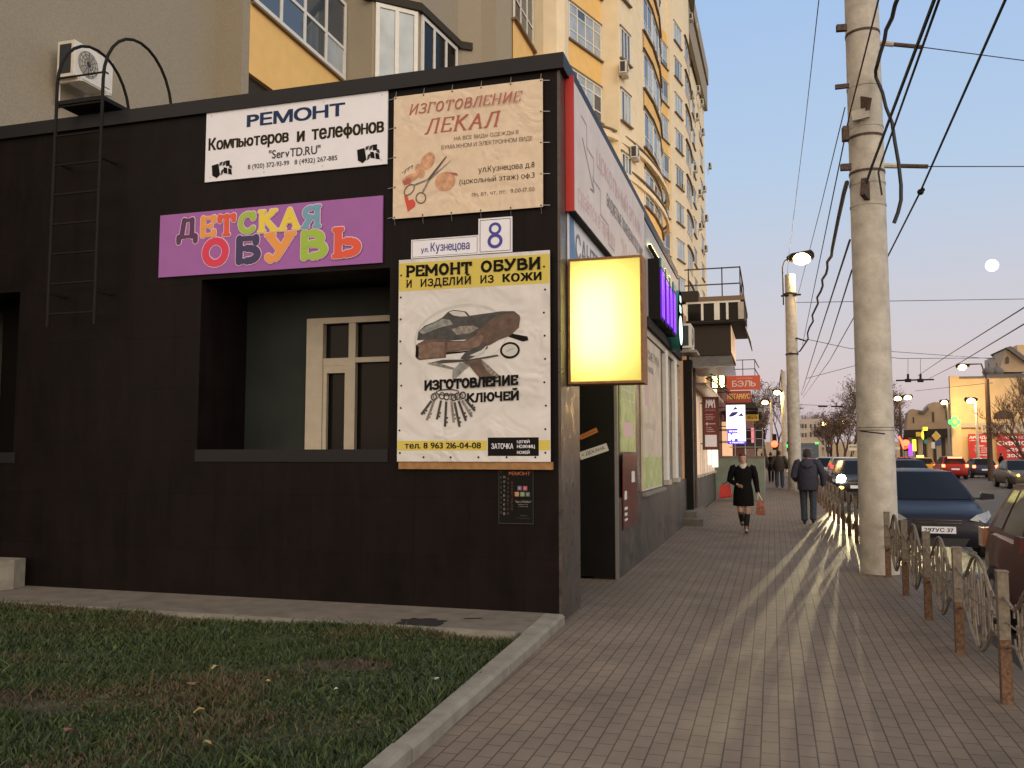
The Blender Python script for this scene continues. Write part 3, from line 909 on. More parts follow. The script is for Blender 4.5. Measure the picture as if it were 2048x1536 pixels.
# ------------------------------------------------------------------ signs on the front wall
FU, FV = (1, 0, 0), (0, 0, 1)
def wall_sign(name, label, cat, x, z, w, h, th, face, back=None, off=.004):
    r = thing(name, label, cat, (x + w / 2, WY, z))
    f = Fr((x, WY - off, z), FU, FV)
    mb = MB(); f.rect(mb, 0, 0, w, h, face, 0, th); mb.build('panel', r)
    f.o = f.p(0, 0, th)
    return r, f

# computer repair
r, f = wall_sign('computer_repair_sign', 'white board reading РЕМОНТ Компьютеров и телефонов in blue and black', 'sign', -6.24, 4.788, 2.30, .828, .02, 'sign_white')
mb = MB()
f.text(mb, 'РЕМОНТ', .55, 1.78, .60, .745, 'print_navy', off=.04)
f.text(mb, 'Компьютеров', .045, 1.085, .335, .515, 'print_olive', off=.035)
f.text(mb, 'и', 1.20, 1.285, .36, .475, 'print_olive', off=.035)
f.text(mb, 'телефонов', 1.385, 2.255, .335, .505, 'print_olive', off=.035)
f.text(mb, '"ServTD.RU"', .84, 1.49, .195, .295, 'print_grey', off=.014)
f.text(mb, '8 (920) 372-93-99', .57, 1.10, .085, .155, 'print_grey', off=.01)
f.text(mb, '8 (4932) 267-885', 1.17, 1.70, .085, .155, 'print_grey', off=.01)
mb.build('lettering', r)
mb = MB()
for bx in (.09, 1.94):
    f.poly(mb, [(bx, .19), (bx + .09, .205), (bx + .115, .07), (bx + .07, .035), (bx + .012, .07)], 'print_black')
    for (x, y, w, h, s) in ((.10, .175, .035, .05, .01), (.145, .17, .035, .06, .012), (.19, .165, .05, .065, .0), (.12, .06, .03, .08, .02), (.165, .085, .05, .06, -.01), (.225, .07, .05, .055, -.012), (.235, .14, .04, .03, -.01)):
        f.poly(mb, [(bx + x, y), (bx + x + w, y + s), (bx + x + w + s, y + h), (bx + x + s * .5, y + h - s)], 'print_black' if w > .04 else 'print_grey', .0034)
mb.build('gadget_picture', r)
mb = MB()
for x in (.07, .78, 1.52, 2.23):
    for y in (.05, .78): f.ell(mb, x, y, .008, .008, 'steel', .002, 8)
mb.build('screw', r)

# children's shoes
r, f = wall_sign('children_shoes_sign', 'purple board reading ДЕТСКАЯ ОБУВЬ in fat many coloured letters', 'sign', -6.835, 3.705, 2.85, .738, .02, 'purple')
for nm, pad, d, cols in (('letter_rim', .010, .002, None), ('lettering', 0, .006, 1)):
    mb = MB()
    c1 = ['l_violet', 'l_orange', 'l_red', 'l_green', 'l_yellow', 'l_yellow', 'l_blue'] if cols else ['l_rim'] * 7
    c2 = ['l_crimson', 'l_navy', 'l_orange', 'l_green', 'l_red'] if cols else ['l_rim'] * 5
    strokes(f, mb, 'ДЕТСКАЯ', .255, 2.11, .42, .685, None, w=.25, d=d, serif=.25, sh=.15, round_=True, pad=pad, colors=c1, gap=.15, sw=.62, slope=.008)
    strokes(f, mb, 'ОБУВЬ', .59, 2.585, .075, .425, None, w=.26, d=d, serif=.26, sh=.16, round_=True, pad=pad, colors=c2, gap=.16, sw=.66)
    mb.build(nm, r)

# pattern making banner, laced to the wall
r, f = wall_sign('pattern_making_banner', 'tan banner reading ИЗГОТОВЛЕНИЕ ЛЕКАЛ with scissors, laced by its eyelets', 'banner', -3.86, 4.168, 1.668, 1.352, .006, 'banner_tan', off=.03)
mb = MB()
strokes(f, mb, 'ИЗГОТОВЛЕНИЕ', .17, 1.43, 1.13, 1.245, 'print_red', w=.13, serif=.20, sh=.07, shear=.25, gap=.10, sw=.5)
strokes(f, mb, 'ЛЕКАЛ', .36, 1.18, .895, 1.065, 'print_red', w=.14, serif=.22, sh=.06, shear=.25, gap=.10, sw=.5)
f.text(mb, 'НА ВСЕ ВИДЫ ОДЕЖДЫ В', .70, 1.41, .785, .835, 'print_brown')
f.text(mb, 'БУМАЖНОМ И ЭЛЕКТРОННОМ ВИДЕ', .555, 1.56, .70, .755, 'print_brown')
f.text(mb, 'ул.Кузнецова д.8', .97, 1.58, .405, .485, 'print_olive')
f.text(mb, '(цокольный этаж) оф.3', .76, 1.58, .295, .375, 'print_olive')
f.text(mb, 'пн, вт, чт, пт:  9.00-17.00', .90, 1.58, .165, .215, 'print_brown')
mb.build('lettering', r)
mb = MB()
f.ell(mb, .60, .36, .115, .105, 'print_peach', .002); f.ell(mb, .40, .60, .075, .10, 'print_peach', .0022, rot=-.5); f.ell(mb, .31, .50, .05, .085, 'print_peach', .0024, rot=.35); f.ell(mb, .2, .43, .10, .045, 'print_peach', .0026, rot=.3)
f.poly(mb, [(.11, .40), (.17, .44), (.22, .41), (.20, .37), (.13, .36)], 'print_red', .003)
f.poly(mb, [(.62, .46), (.73, .44), (.745, .41), (.70, .42)], 'print_red', .003)
for q in ((.10, .50), (.14, .53), (.18, .55)):
    f.line(mb, [q, (q[0] + .05, q[1] + .02), (q[0] + .03, q[1] - .02)], .006, 'print_brown', .0031)
f.ring(mb, .19, .305, .075, .05, .012, 'print_brown', .0045, rot=.75); f.ring(mb, .325, .205, .06, .065, .012, 'print_brown', .0046, rot=.5)
f.line(mb, [(.24, .35), (.41, .40)], .018, 'print_mid', .005); f.line(mb, [(.345, .265), (.42, .40)], .018, 'print_mid', .0052)
f.poly(mb, [(.40, .39), (.43, .42), (.69, .60), (.66, .575), (.44, .40)], 'print_mid', .0055); f.poly(mb, [(.40, .405), (.425, .385), (.62, .63), (.60, .625)], 'leather_brown', .0058)
f.poly(mb, [(.13, .24), (.165, .255), (.185, .19), (.235, .20), (.265, .15), (.255, .115), (.175, .065)], 'print_heart', .003)
mb.build('scissors_picture', r)
mb = MB(); mb2 = MB()
for k in range(6):
    for (x, y, dx, dy) in ((.02 + k * .3256, 1.335, 0, 1), (.02 + k * .3256, .018, 0, -1)):
        f.ell(mb, x, y, .009, .009, 'metal_dark', .003, 8); mb2.bar(f.p(x, y, .006), f.p(x, y + dy * .085, -.02), .004, .004, 'steel')
for k in range(5):
    for (x, y, dx) in ((.02, .018 + k * .329, -1), (1.648, .018 + k * .329, 1)):
        f.ell(mb, x, y, .009, .009, 'metal_dark', .0032, 8); mb2.bar(f.p(x, y, .006), f.p(x + dx * .09, y, -.02), .004, .004, 'steel')
mb.build('eyelet', r); mb2.build('lacing', r)

# street name and house number plates
r, f = wall_sign('street_name_plate', 'narrow white enamel plate reading ул. Кузнецова in blue', 'sign', -3.65, 3.727, .757, .203, .015, 'sign_white')
mb = MB(); f.text(mb, 'ул.', .115, .20, .045, .10, 'print_blue', off=.012); f.text(mb, 'Кузнецова', .225, .66, .035, .155, 'print_blue', off=.012)
for a in ((.012, .012, .745, .016), (.012, .187, .745, .191), (.012, .016, .016, .187), (.741, .016, .745, .187)): f.rect(mb, *a, 'print_grey', 0, .001)
mb.build('lettering', r)
r, f = wall_sign('house_number_plate', 'square white plate with a large blue number 8', 'sign', -2.892, 3.727, .366, .372, .02, 'sign_white')
mb = MB()
f.ring(mb, .183, .125, .082, .078, .034, 'print_blue', .003); f.ring(mb, .183, .255, .068, .066, .028, 'print_blue', .0034)
for a in ((.016, .016, .35, .022), (.016, .35, .35, .356), (.016, .022, .022, .35), (.344, .022, .35, .35)): f.rect(mb, *a, 'print_grey', 0, .001)
mb.build('lettering', r)

# shoe repair banner
r, f = wall_sign('shoe_repair_banner', 'tall white and yellow banner reading РЕМОНТ ОБУВИ with a picture of a shoe', 'banner', -3.772, 1.572, 1.655, 2.138, .008, 'banner_white', off=.05)
mb = MB(); mb.box((-3.76, WY - .045, 1.494), (-2.10, WY - .004, 1.570), 'wood_strip'); mb.box((-3.745, WY - .044, 1.60), (-2.15, WY - .004, 1.66), 'wood_strip'); mb.build('batten', r)
mb = MB(); f.rect(mb, .003, 1.80, 1.652, 2.10, 'print_yellow', 0, .001); f.rect(mb, .005, .115, .99, .215, 'print_yellow', 0, .001); f.rect(mb, 1.535, .115, 1.65, .215, 'print_yellow', 0, .001)
f.rect(mb, 1.0, .058, 1.535, .245, 'print_black', 0, .0012); mb.build('colour_band', r)
mb = MB()
strokes(f, mb, 'РЕМОНТ', .085, .82, 1.945, 2.075, 'print_black', w=.23, serif=.25, sh=.15, gap=.07, sw=.72)
strokes(f, mb, 'ОБУВИ', .92, 1.565, 1.945, 2.075, 'print_black', w=.23, serif=.25, sh=.15, gap=.07, sw=.72)
for w_, a, b in (('И', .085, .155), ('ИЗДЕЛИЙ', .245, .82), ('ИЗ', .91, 1.06), ('КОЖИ', 1.16, 1.565)):
    if 'Ж' in w_: f.text(mb, 'кожи', a, b, 1.835, 1.92, 'print_black', off=.03)
    else: strokes(f, mb, w_, a, b, 1.835, 1.92, 'print_black', w=.17, serif=.20, sh=.13, gap=.10)
strokes(f, mb, 'ИЗГОТОВЛЕНИЕ', .30, 1.32, .735, .845, 'print_black', w=.24, serif=.22, sh=.14, gap=.05, slope=.035, sw=.75)
strokes(f, mb, 'КЛЮЧЕЙ', .77, 1.335, .60, .70, 'print_black', w=.24, serif=.22, sh=.14, gap=.05, slope=.035, sw=.75)
f.text(mb, 'тел. 8 963 216-04-08', .09, .925, .135, .195, 'print_black', off=.025)
f.text(mb, 'ЗАТОЧКА', 1.04, 1.27, .13, .185, 'sign_white', off=.02)
for i, t in enumerate(('ЦЕПЕЙ', 'НОЖНИЦ', 'НОЖЕЙ')): f.text(mb, t, 1.31, 1.44 + (.055 if i == 1 else 0), .183 - i * .052, .222 - i * .052, 'sign_white', off=.02)
mb.build('lettering', r)
mb = MB()
f.ell(mb, .70, 1.30, .52, .33, 'print_shade', .0012, 32, .12)
f.ell(mb, .70, 1.285, .50, .31, 'banner_white', .0016, 32, .12)
up = [(.215, 1.27), (.23, 1.36), (.30, 1.42), (.42, 1.46), (.50, 1.50), (.56, 1.555), (.62, 1.575), (.76, 1.55), (.80, 1.505), (.98, 1.52), (1.14, 1.535), (1.28, 1.53), (1.34, 1.48), (1.33, 1.40), (1.10, 1.40), (.95, 1.35), (.80, 1.26), (.55, 1.25), (.40, 1.27)]
f.poly(mb, up, 'leather_dark', .003)
f.poly(mb, [(.24, 1.36), (.31, 1.41), (.42, 1.45), (.50, 1.485), (.58, 1.47), (.62, 1.42), (.50, 1.40), (.36, 1.36), (.28, 1.33)], 'leather_pale', .0034)
f.poly(mb, [(.57, 1.55), (.62, 1.565), (.74, 1.545), (.78, 1.50), (.70, 1.50), (.62, 1.515)], 'print_shade', .0036)
f.poly(mb, [(.60, 1.37), (.70, 1.40), (.84, 1.40), (.90, 1.37), (.80, 1.32), (.66, 1.31)], 'print_mid', .0038)
sole = [(.205, 1.22), (.20, 1.10), (.24, 1.06), (.54, 1.075), (.545, 1.13), (.70, 1.14), (.90, 1.16), (1.02, 1.19), (1.12, 1.24), (1.24, 1.28), (1.33, 1.36), (1.345, 1.46), (1.30, 1.51), (1.20, 1.51), (1.06, 1.47), (.96, 1.40), (.86, 1.30), (.74, 1.245), (.55, 1.25), (.54, 1.27), (.30, 1.27)]
f.poly(mb, sole, 'leather_brown', .0042)
f.poly(mb, [(.215, 1.20), (.215, 1.11), (.25, 1.075), (.52, 1.088), (.525, 1.24), (.30, 1.245), (.23, 1.24)], 'leather_tan', .0046)
f.poly(mb, [(.56, 1.235), (.56, 1.145), (.70, 1.155), (.90, 1.175), (.96, 1.28), (.93, 1.30), (.86, 1.285), (.74, 1.23)], 'leather_tan', .0046)
f.poly(mb, [(.205, 1.22), (.20, 1.10), (.22, 1.07), (.235, 1.10), (.235, 1.20)], 'print_black', .005)
f.poly(mb, [(.545, 1.13), (.72, 1.137), (.90, 1.158), (.90, 1.145), (.70, 1.12), (.545, 1.11)], 'print_black', .005)
f.poly(mb, [(1.18, 1.33), (1.28, 1.295), (1.42, 1.265), (1.43, 1.225), (1.37, 1.215), (1.22, 1.27)], 'print_black', .004)
f.ring(mb, 1.235, 1.13, .105, .085, .022, 'print_black', .005); f.ell(mb, 1.235, 1.132, .084, .064, 'print_shade', .0046); f.line(mb, [(1.2, 1.12), (1.25, 1.14), (1.28, 1.15)], .006, 'print_mid', .0052)
f.poly(mb, [(.33, 1.02), (.50, 1.055), (.80, 1.05), (1.10, 1.09), (1.12, 1.075), (.82, 1.03), (.56, 1.02), (.42, 1.015)], 'leather_dark', .0054)
f.poly(mb, [(.33, 1.02), (.62, .95), (.64, .965), (.44, 1.03)], 'print_mid', .0058)
f.poly(mb, [(.70, 1.06), (.76, 1.13), (.92, 1.19), (.985, 1.21), (1.0, 1.16), (.90, 1.10), (.78, 1.045)], 'leather_dark', .0062)
f.poly(mb, [(.61, .82), (.62, .94), (.70, 1.02), (.80, .985), (.72, .92)], 'leather_pale', .006)
f.poly(mb, [(.72, 1.02), (.92, 1.05), (1.02, .97), (1.13, .87), (1.10, .845), (.97, .80), (.87, .90), (.80, .985)], 'leather_brown', .0066)
f.poly(mb, [(.93, 1.03), (1.02, .97), (1.13, .87), (1.06, .855), (.98, .94)], 'print_mid', .007)
f.poly(mb, [(.80, 1.09), (.93, 1.14), (.99, 1.19), (.96, 1.12), (.88, 1.08)], 'print_shade', .007)
mb.build('shoe_picture', r)
mb = MB()
kk = [(.43, .70, -1.95, .26), (.50, .70, -1.80, .24), (.55, .69, -1.62, .30), (.60, .69, -1.45, .26), (.63, .68, -1.35, .30), (.67, .69, -1.2, .26), (.70, .69, -1.0, .24), (.41, .69, -2.25, .22), (.73, .70, -.85, .20)]
for i, (x, y, a, L) in enumerate(kk):
    dx, dy = cos(a), sin(a); d = .003 + i * .0004; mm = ('print_mid', 'leather_dark', 'print_grey')[i % 3]
    f.ring(mb, x, y - .02, .035, .04, .014, mm, d)
    f.line(mb, [(x + dx * .04, y - .03 + dy * .04), (x + dx * L, y - .03 + dy * L)], .026, mm, d + .0002)
    for q in (.7, .85): f.line(mb, [(x + dx * L * q, y - .03 + dy * L * q), (x + dx * L * q - dy * .028, y - .03 + dy * L * q + dx * .028)], .02, mm, d + .0003)
f.ring(mb, .56, .715, .13, .035, .012, 'print_grey', .007)
mb.build('keys_picture', r)
mb = MB()
for k in range(9):
    for x in (.035, 1.60): f.ell(mb, x + random.uniform(-.01, .01), .09 + k * .235, .011, .011, 'metal_dark', .004, 10)
for k in range(5): f.ell(mb, .3 + k * .3, .045, .011, .011, 'metal_dark', .004, 10)
mb.build('eyelet', r)

# small black repair poster
r, f = wall_sign('phone_repair_poster', 'small dark poster under the shoe banner with orange РЕМОНТ heading', 'poster', -2.672, .95, .366, .545, .008, 'print_black')
mb = MB()
for a in ((0, 0, .366, .006), (0, .539, .366, .545), (0, .006, .005, .539), (.361, .006, .366, .539)): f.rect(mb, *a, 'print_grey', 0, .001)
mb.build('border', r)
mb = MB()
mat('dim_orange', (0.36, 0.10, 0.035), .6); mat('dim_white', (.28, .25, .23), .6); mat('dim_grey', (.07, .055, .05), .6); mat('dim_red', (.12, .02, .03), .6)
f.text(mb, 'РЕМОНТ', .11, .335, .487, .522, 'dim_orange', .002, off=.01)
for (wd, x, y0, st, mm) in (('НОУТБУКОВ', .052, .455, .046, 'dim_white'), ('ТЕЛЕФОНОВ', .018, .50, .050, 'dim_grey'), ('ПЛАНШЕТОВ', .092, .435, .043, 'dim_grey'), ('МОНИТОРОВ', .135, .40, .033, 'dim_red')):
    for i, ch in enumerate(wd): f.text(mb, ch, x, x + .018, y0 - i * st, y0 - i * st + .024, mm, .002)
f.text(mb, '"ServTD.RU"', .175, .345, .212, .232, 'dim_white', .002, off=.014)
f.text(mb, '8(920)372-93-99', .21, .31, .188, .198, 'dim_white', .002); f.text(mb, '8(4932)267-885', .21, .31, .168, .178, 'dim_white', .002)
f.text(mb, 'Офис 3', .23, .30, .075, .092, 'dim_grey', .002); f.text(mb, 'Кузнецова 8 оф', .20, .325, .052, .062, 'dim_grey', .002)
mb.build('lettering', r)
mb = MB()
mat('ic1', (.16, .09, .16), .6); mat('ic2', (.36, .06, .11), .6); mat('ic3', (.42, .2, .07), .6); mat('ic4', (.14, .25, .14), .6); mat('ic5', (.06, .11, .09), .6)
for x, y, mm in ((.20, .335, 'ic1'), (.258, .335, 'ic2'), (.172, .275, 'ic3'), (.23, .275, 'ic4'), (.285, .275, 'ic5')):
    f.rect(mb, x, y, x + .044, y + .044, mm, 0, .001); f.ell(mb, x + .022, y + .022, .01, .012, 'dim_white', .0016, 10)
mb.build('icons', r)

# ================================================================== SIGNS AND FITTINGS ON THE STREET SIDE
SU, SV = (0, 1, 0), (0, 0, 1)
def street_sign(name, label, cat, y, z, w, h, th, face, off=.004):
    r = thing(name, label, cat, (SX, y + w / 2, z))
    f = Fr((SX + off, y, z), SU, SV)
    mb = MB(); f.rect(mb, 0, 0, w, h, face, 0, th); mb.build('panel', r)
    f.o = f.p(0, 0, th)
    return r, f
r, f = street_sign('basement_letting_banner', 'long faded white banner along the street fascia with a drawn arrow', 'banner', 8.83, 4.20, 5.45, 1.42, .07, 'banner_pink')
mb = MB(); f.rect(mb, -.03, -.02, 0.0, 1.44, 'frame_red', -.07, .02); f.rect(mb, 0.0, -.02, 5.45, 0.0, 'metal_dark', -.07, .02); mb.build('frame', r)
mb = MB()
f.text(mb, 'ЦОКОЛЬНЫЙ ЭТАЖ', 1.35, 5.0, .86, 1.18, 'faint_pink', .002, off=.01); f.text(mb, 'сдаётся в аренду', .25, 2.6, .10, .38, 'faint_pink', .002)
f.text(mb, '20 м²', 3.1, 4.3, .15, .45, 'faint_pink', .002)
f.text(mb, 'БЮДЖЕТНЫЕ ПОМЕЩЕНИЯ ПОД ОФИС', 2.0, 5.25, .56, .76, 'faint_grey', .002, off=.03); mb.build('lettering', r)
mb = MB()
f.line(mb, [(.45, 1.18), (.75, 1.18), (.75, .92), (1.15, .92), (1.15, .66), (1.55, .66), (1.55, .36), (2.1, .36), (2.1, .12), (2.5, .12)], .016, 'faint_grey', .002)
f.line(mb, [(.5, .95), (1.15, .52)], .018, 'faint_grey', .004); f.line(mb, [(.93, .50), (1.15, .52), (1.08, .70)], .018, 'faint_grey', .005)
mb.build('stairs_drawing', r)

r, f = street_sign('blue_sky_banner', 'creased blue and white banner strip above the yellow light box', 'banner', 8.86, 3.62, 3.3, .56, .012, 'sign_white')
mb = MB(); f.poly(mb, [(.06, 0), (.55, 0), (.5, .12), (.32, .30), (.26, .56), (.06, .56)], 'banner_blue', .002); f.text(mb, 'САНТЕХНИКА', .36, 3.1, .16, .44, 'print_mid', .003, off=.02); mb.build('print', r)

# the big light box: yellow acrylic faces with tubes standing inside
LB = thing('light_box', 'glowing yellow light box sticking out from the corner above the pavement', 'light box', (-1.62, 8.94, 2.36))
x0, x1, z0, z1, y0, y1 = -1.985, -1.245, 2.385, 3.655, 8.83, 9.12
mb = MB()
mb.box((x0 - .0, y0, z0 - .018), (x1 + .018, y1, z0), 'box_frame'); mb.box((x0, y0, z1), (x1 + .018, y1, z1 + .018), 'box_frame'); mb.box((x0 - .018, y0, z0 - .018), (x0, y1, z1 + .018), 'box_frame'); mb.box((x1, y0, z0), (x1 + .018, y1, z1), 'box_frame')
for yy, s in ((y0, -1), (y1, 1)):
    a, b = (yy - .012, yy) if s < 0 else (yy, yy + .012)
    mb.box((x0 - .018, a, z0 - .018), (x1 + .018, b, z0 + .006), 'box_frame'); mb.box((x0 - .018, a, z1 - .006), (x1 + .018, b, z1 + .018), 'box_frame')
    mb.box((x0 - .018, a, z0 + .006), (x0 + .006, b, z1 - .006), 'box_frame'); mb.box((x1 - .006, a, z0 + .006), (x1 + .018, b, z1 - .006), 'box_frame')
mb.build('frame', LB)
mb = MB(); mb.add([(x0 + .001, y0 + .004, z0 + .001), (x1 - .001, y0 + .004, z0 + .001), (x1 - .001, y0 + .004, z1 - .001), (x0 + .001, y0 + .004, z1 - .001)], [(0, 1, 2, 3)], 'acrylic_yellow'); mb.build('front_panel', LB)
mb = MB(); mb.add([(x0 + .001, y1 - .004, z0 + .001), (x1 - .001, y1 - .004, z0 + .001), (x1 - .001, y1 - .004, z1 - .001), (x0 + .001, y1 - .004, z1 - .001)], [(3, 2, 1, 0)], 'acrylic_yellow'); mb.build('back_panel', LB)
mb = MB(); mb.box((x0 + .001, y0 + .01, z0 + .001), (x0 + .004, y1 - .01, z1 - .001), 'box_inside'); mb.box((x1 - .004, y0 + .01, z0 + .001), (x1 - .001, y1 - .01, z1 - .001), 'box_inside'); mb.box((x0 + .005, y0 + .01, z0 + .001), (x1 - .005, y1 - .01, z0 + .004), 'box_inside'); mb.box((x0 + .005, y0 + .01, z1 - .004), (x1 - .005, y1 - .01, z1 - .001), 'box_inside'); mb.build('lining', LB)
for xx in (x0 + .17, x0 + .40):
    mb = MB(); mb.tube([(xx, 9.06, z0 + .16), (xx, 9.06, z1 - .16)], .013, 'box_tube', 8); mb.build('tube_lamp', LB)
mb = MB(); mb.bar((SX - .1, 8.94, z0 + .2), (x0 - .018, 8.94, z0 + .2), .05, .05, 'metal_dark'); mb.bar((SX - .1, 8.94, z1 - .2), (x0 - .018, 8.94, z1 - .2), .05, .05, 'metal_dark'); mb.build('bracket', LB)

# posters on the street wall
r, f = street_sign('green_shop_poster', 'pale green poster with lines of print beside the black entrance panel', 'poster', 12.05, 1.68, 1.35, 1.95, .02, 'green_poster')
mb = MB()
for i, (y, h, mm) in enumerate(((1.72, .12, 'print_olive'), (1.45, .09, 'sign_white'), (1.22, .05, 'sign_white'), (1.08, .05, 'sign_white'), (.86, .05, 'sign_white'), (.72, .04, 'sign_white'), (.22, .20, 'print_red'))):
    if i == 6: f.rect(mb, .2, y, 1.1, y + h, 'faint_pink', 0, .002)
    else: f.text(mb, ('ОБУВЬ', 'ДЕТЯМ', 'размеры 18-36', 'скидки', 'каждый день', 'с 9 до 19')[i], .15, .6 + .1 * (i % 3) + .4, y, y + h, mm, .002)
mb.build('lettering', r)
r, f = street_sign('red_shop_poster', 'dark red poster with small white notes below the green poster', 'poster', 12.0, .62, 1.3, 1.03, .012, 'red_poster', off=.045)
mb = MB()
for (x, y, w, h) in ((.75, .62, .3, .16), (.1, .40, .2, .12), (.1, .26, .25, .04), (.1, .18, .22, .04), (.1, .11, .25, .03)): f.rect(mb, x, y, x + w, y + h, 'paper', 0, .002)
mb.build('notes', r)
r, f = street_sign('cream_shop_poster', 'tall cream window poster fading to green at its foot', 'poster', 14.1, 1.05, 2.5, 2.55, .03, 'cream_poster')
mb = MB(); f.rect(mb, .04, .04, 2.46, .55, 'green_poster', 0, .001)
f.text(mb, 'КОСМЕТИКА', .2, 2.3, 2.2, 2.36, 'faint_grey', .003); f.text(mb, 'ПАРФЮМ', .3, 1.4, 1.98, 2.1, 'faint_grey', .003)
f.poly(mb, [(.5, .2), (.9, .3), (1.2, .5), (.8, .62), (.45, .45)], 'green_poster', .003); f.text(mb, 'уход', .35, 1.5, 1.0, 1.12, 'faint_pink', .003)
for (x, y, w, h) in ((1.7, 1.35, .12, .75), (1.9, .8, .1, .5), (.3, 1.4, .5, .5)): f.rect(mb, x, y, x + w, y + h, 'faint_pink', 0, .002)
mb.build('print', r)
# the two little strips of paper on the black panel, tilted
for nm, lab, px, py, L, h, tilt, mm, txt in (('paper_arrow_strip', 'white paper strip tilted on the black panel with a hand drawn arrow', 1162, 920, .40, .105, .32, 'paper', '< ДЕКАНА'), ('orange_tape_strip', 'short orange strip of tape on the black panel above the white strip', 1162, 880, .26, .065, .42, 'orange_tape', 'вход')):
    p = at(px, py, 1, 11.632)
    f = Fr(p, (cos(tilt), 0, sin(tilt)), (-sin(tilt), 0, cos(tilt)))
    r = thing(nm, lab, 'notice', p); mb = MB(); f.rect(mb, 0, 0, L, h, mm, 0, .003); mb.build('sheet', r)
    mb = MB(); f.text(mb, txt, .03, L - .04, .025, h - .025, 'print_black', .005); mb.build('lettering', r)

# neon letters on the fascia
neon = thing('neon_pharmacy_sign', 'violet neon channel letters and teal oval standing out from the fascia', 'sign', (SX, 17, 3.95))
fn = Fr((SX + .05, 14.55, 3.93), SU, SV)
for i, (y, w, z, h) in enumerate(((.30, .50, .0, 1.05), (1.0, .42, .0, 1.0), (1.60, .38, .02, .95), (2.2, .50, 0, 1.0))):
    mb = MB(); fn.rect(mb, y, z, y + w, z + h, 'metal_dark', 0, .20); mb.build('letter_case', neon)
    mb = MB(); fn.rect(mb, y + .04, z + .04, y + w - .02, z + h - .18, 'glow_purple', .20, .225)
    for q in (.12, .34): fn.rect(mb, y + q, z + .06, y + q + .04, z + h - .22, 'glow_violet', .225, .232)
    fn.rect(mb, y - .0, z + h - .16, y + w, z + h, 'teal', .20, .23); mb.build('letter_face', neon)
mb = MB(); fn.ell(mb, 3.4, .42, .55, .62, 'teal', .24, 28); vs = []
rings = [[fn.p(3.4 + .55 * cos(2 * pi * k / 28), .42 + .62 * sin(2 * pi * k / 28), d) for k in range(28)] for d in (.0, .24)]
mb.loft(rings, 'teal', caps=True, smooth=True); mb.build('oval_case', neon)
mb = MB(); fn.ell(mb, 3.38, .22, .36, .30, 'glow_teal', .245, 20); fn.rect(mb, 3.2, .58, 3.5, .72, 'glow_teal', .242, .247); fn.rect(mb, 3.25, .80, 3.5, .92, 'glow_teal', .242, .247); mb.build('oval_face', neon)
mb = MB(); fn.rect(mb, .2, 1.22, 3.3, 1.27, 'metal_dark', .02, .07); mb.build('lamp_rail', neon)
mb = MB(); fn.rect(mb, .25, 1.275, 3.25, 1.295, 'glow_tube', .03, .06); mb.build('lamp_tube', neon)

# ================================================================== AIR CONDITIONERS
def make_ac(name, label, loc, rotz, group=None):
    """outdoor unit, back to local -x, fan to +x"""
    r = thing(name, label, 'air conditioner', loc, rotz, group, local=True)
    mb = MB(); mb.box((.0, -.40, 0), (.30, .40, .55), 'ac_white'); mb.box((.30, -.385, .02), (.312, .385, .53), 'ac_white'); mb.build('casing', r)
    mb = MB(); mb.box((.04, -.406, .05), (.25, -.4, .50), 'ac_dark'); mb.build('side_grille', r)
    mb = MB(); mb.lathe([(.20, 0), (.20, .012), (.0, .012)], (.312, -.13, .275), 'ac_fan', 24, axis='x')
    for q in (.06, .11, .16): 
        n = 20
        pts = [(.328, -.13 + q * cos(2 * pi * k / n), .275 + q * sin(2 * pi * k / n)) for k in range(n + 1)]
        mb.tube(pts, .004, 'ac_white', 4)
    for q in range(6):
        a = pi * q / 6
        mb.bar((.33, -.13 + .19 * cos(a), .275 + .19 * sin(a)), (.33, -.13 - .19 * cos(a), .275 - .19 * sin(a)), .006, .004, 'ac_dark')
    mb.build('fan_grille', r)
    mb = MB()
    for y in (-.28, .28): mb.box((-.10, y - .02, -.04), (.34, y + .02, -.002), 'ac_white'); mb.box((-.10, y - .02, -.30), (-.06, y + .02, -.04), 'ac_white')
    mb.build('bracket', r)
    mb = MB(); mb.tube([(.1, .40, .1), (.05, .46, .05), (-.08, .47, -.1), (-.1, .48, -.5)], .014, 'cable', 6); mb.build('pipe', r)
    return r
ac0 = make_ac('air_conditioner', 'white outdoor unit on the grey wall above the roof ladder', (-10.12, 10.66, 7.25), 0)
mb = MB(); mb.box((.313, .16, .30), (.3135, .30, .335), 'print_grey'); mb.box((.313, .15, .07), (.3135, .33, .085), 'print_grey'); mb.build('label_print', ac0)
def more_ac(label, loc, rotz=0.0, group='air conditioners on the building fronts'):
    o = copy_tree(ac0); o.location = loc; o.rotation_euler = (0, 0, rotz); o['label'] = label; o['group'] = group
    return o
ac0['group'] = 'air conditioners on the building fronts'
more_ac('white outdoor unit on a bracket beside the neon oval at street level', (SX + .02, 20.32, 4.03), 0)
mb = MB(); mb.box((SX, 19.95, 3.93), (SX + .44, 20.75, 3.985), 'metal_sheet'); mb.build('unit_shelf', shop)

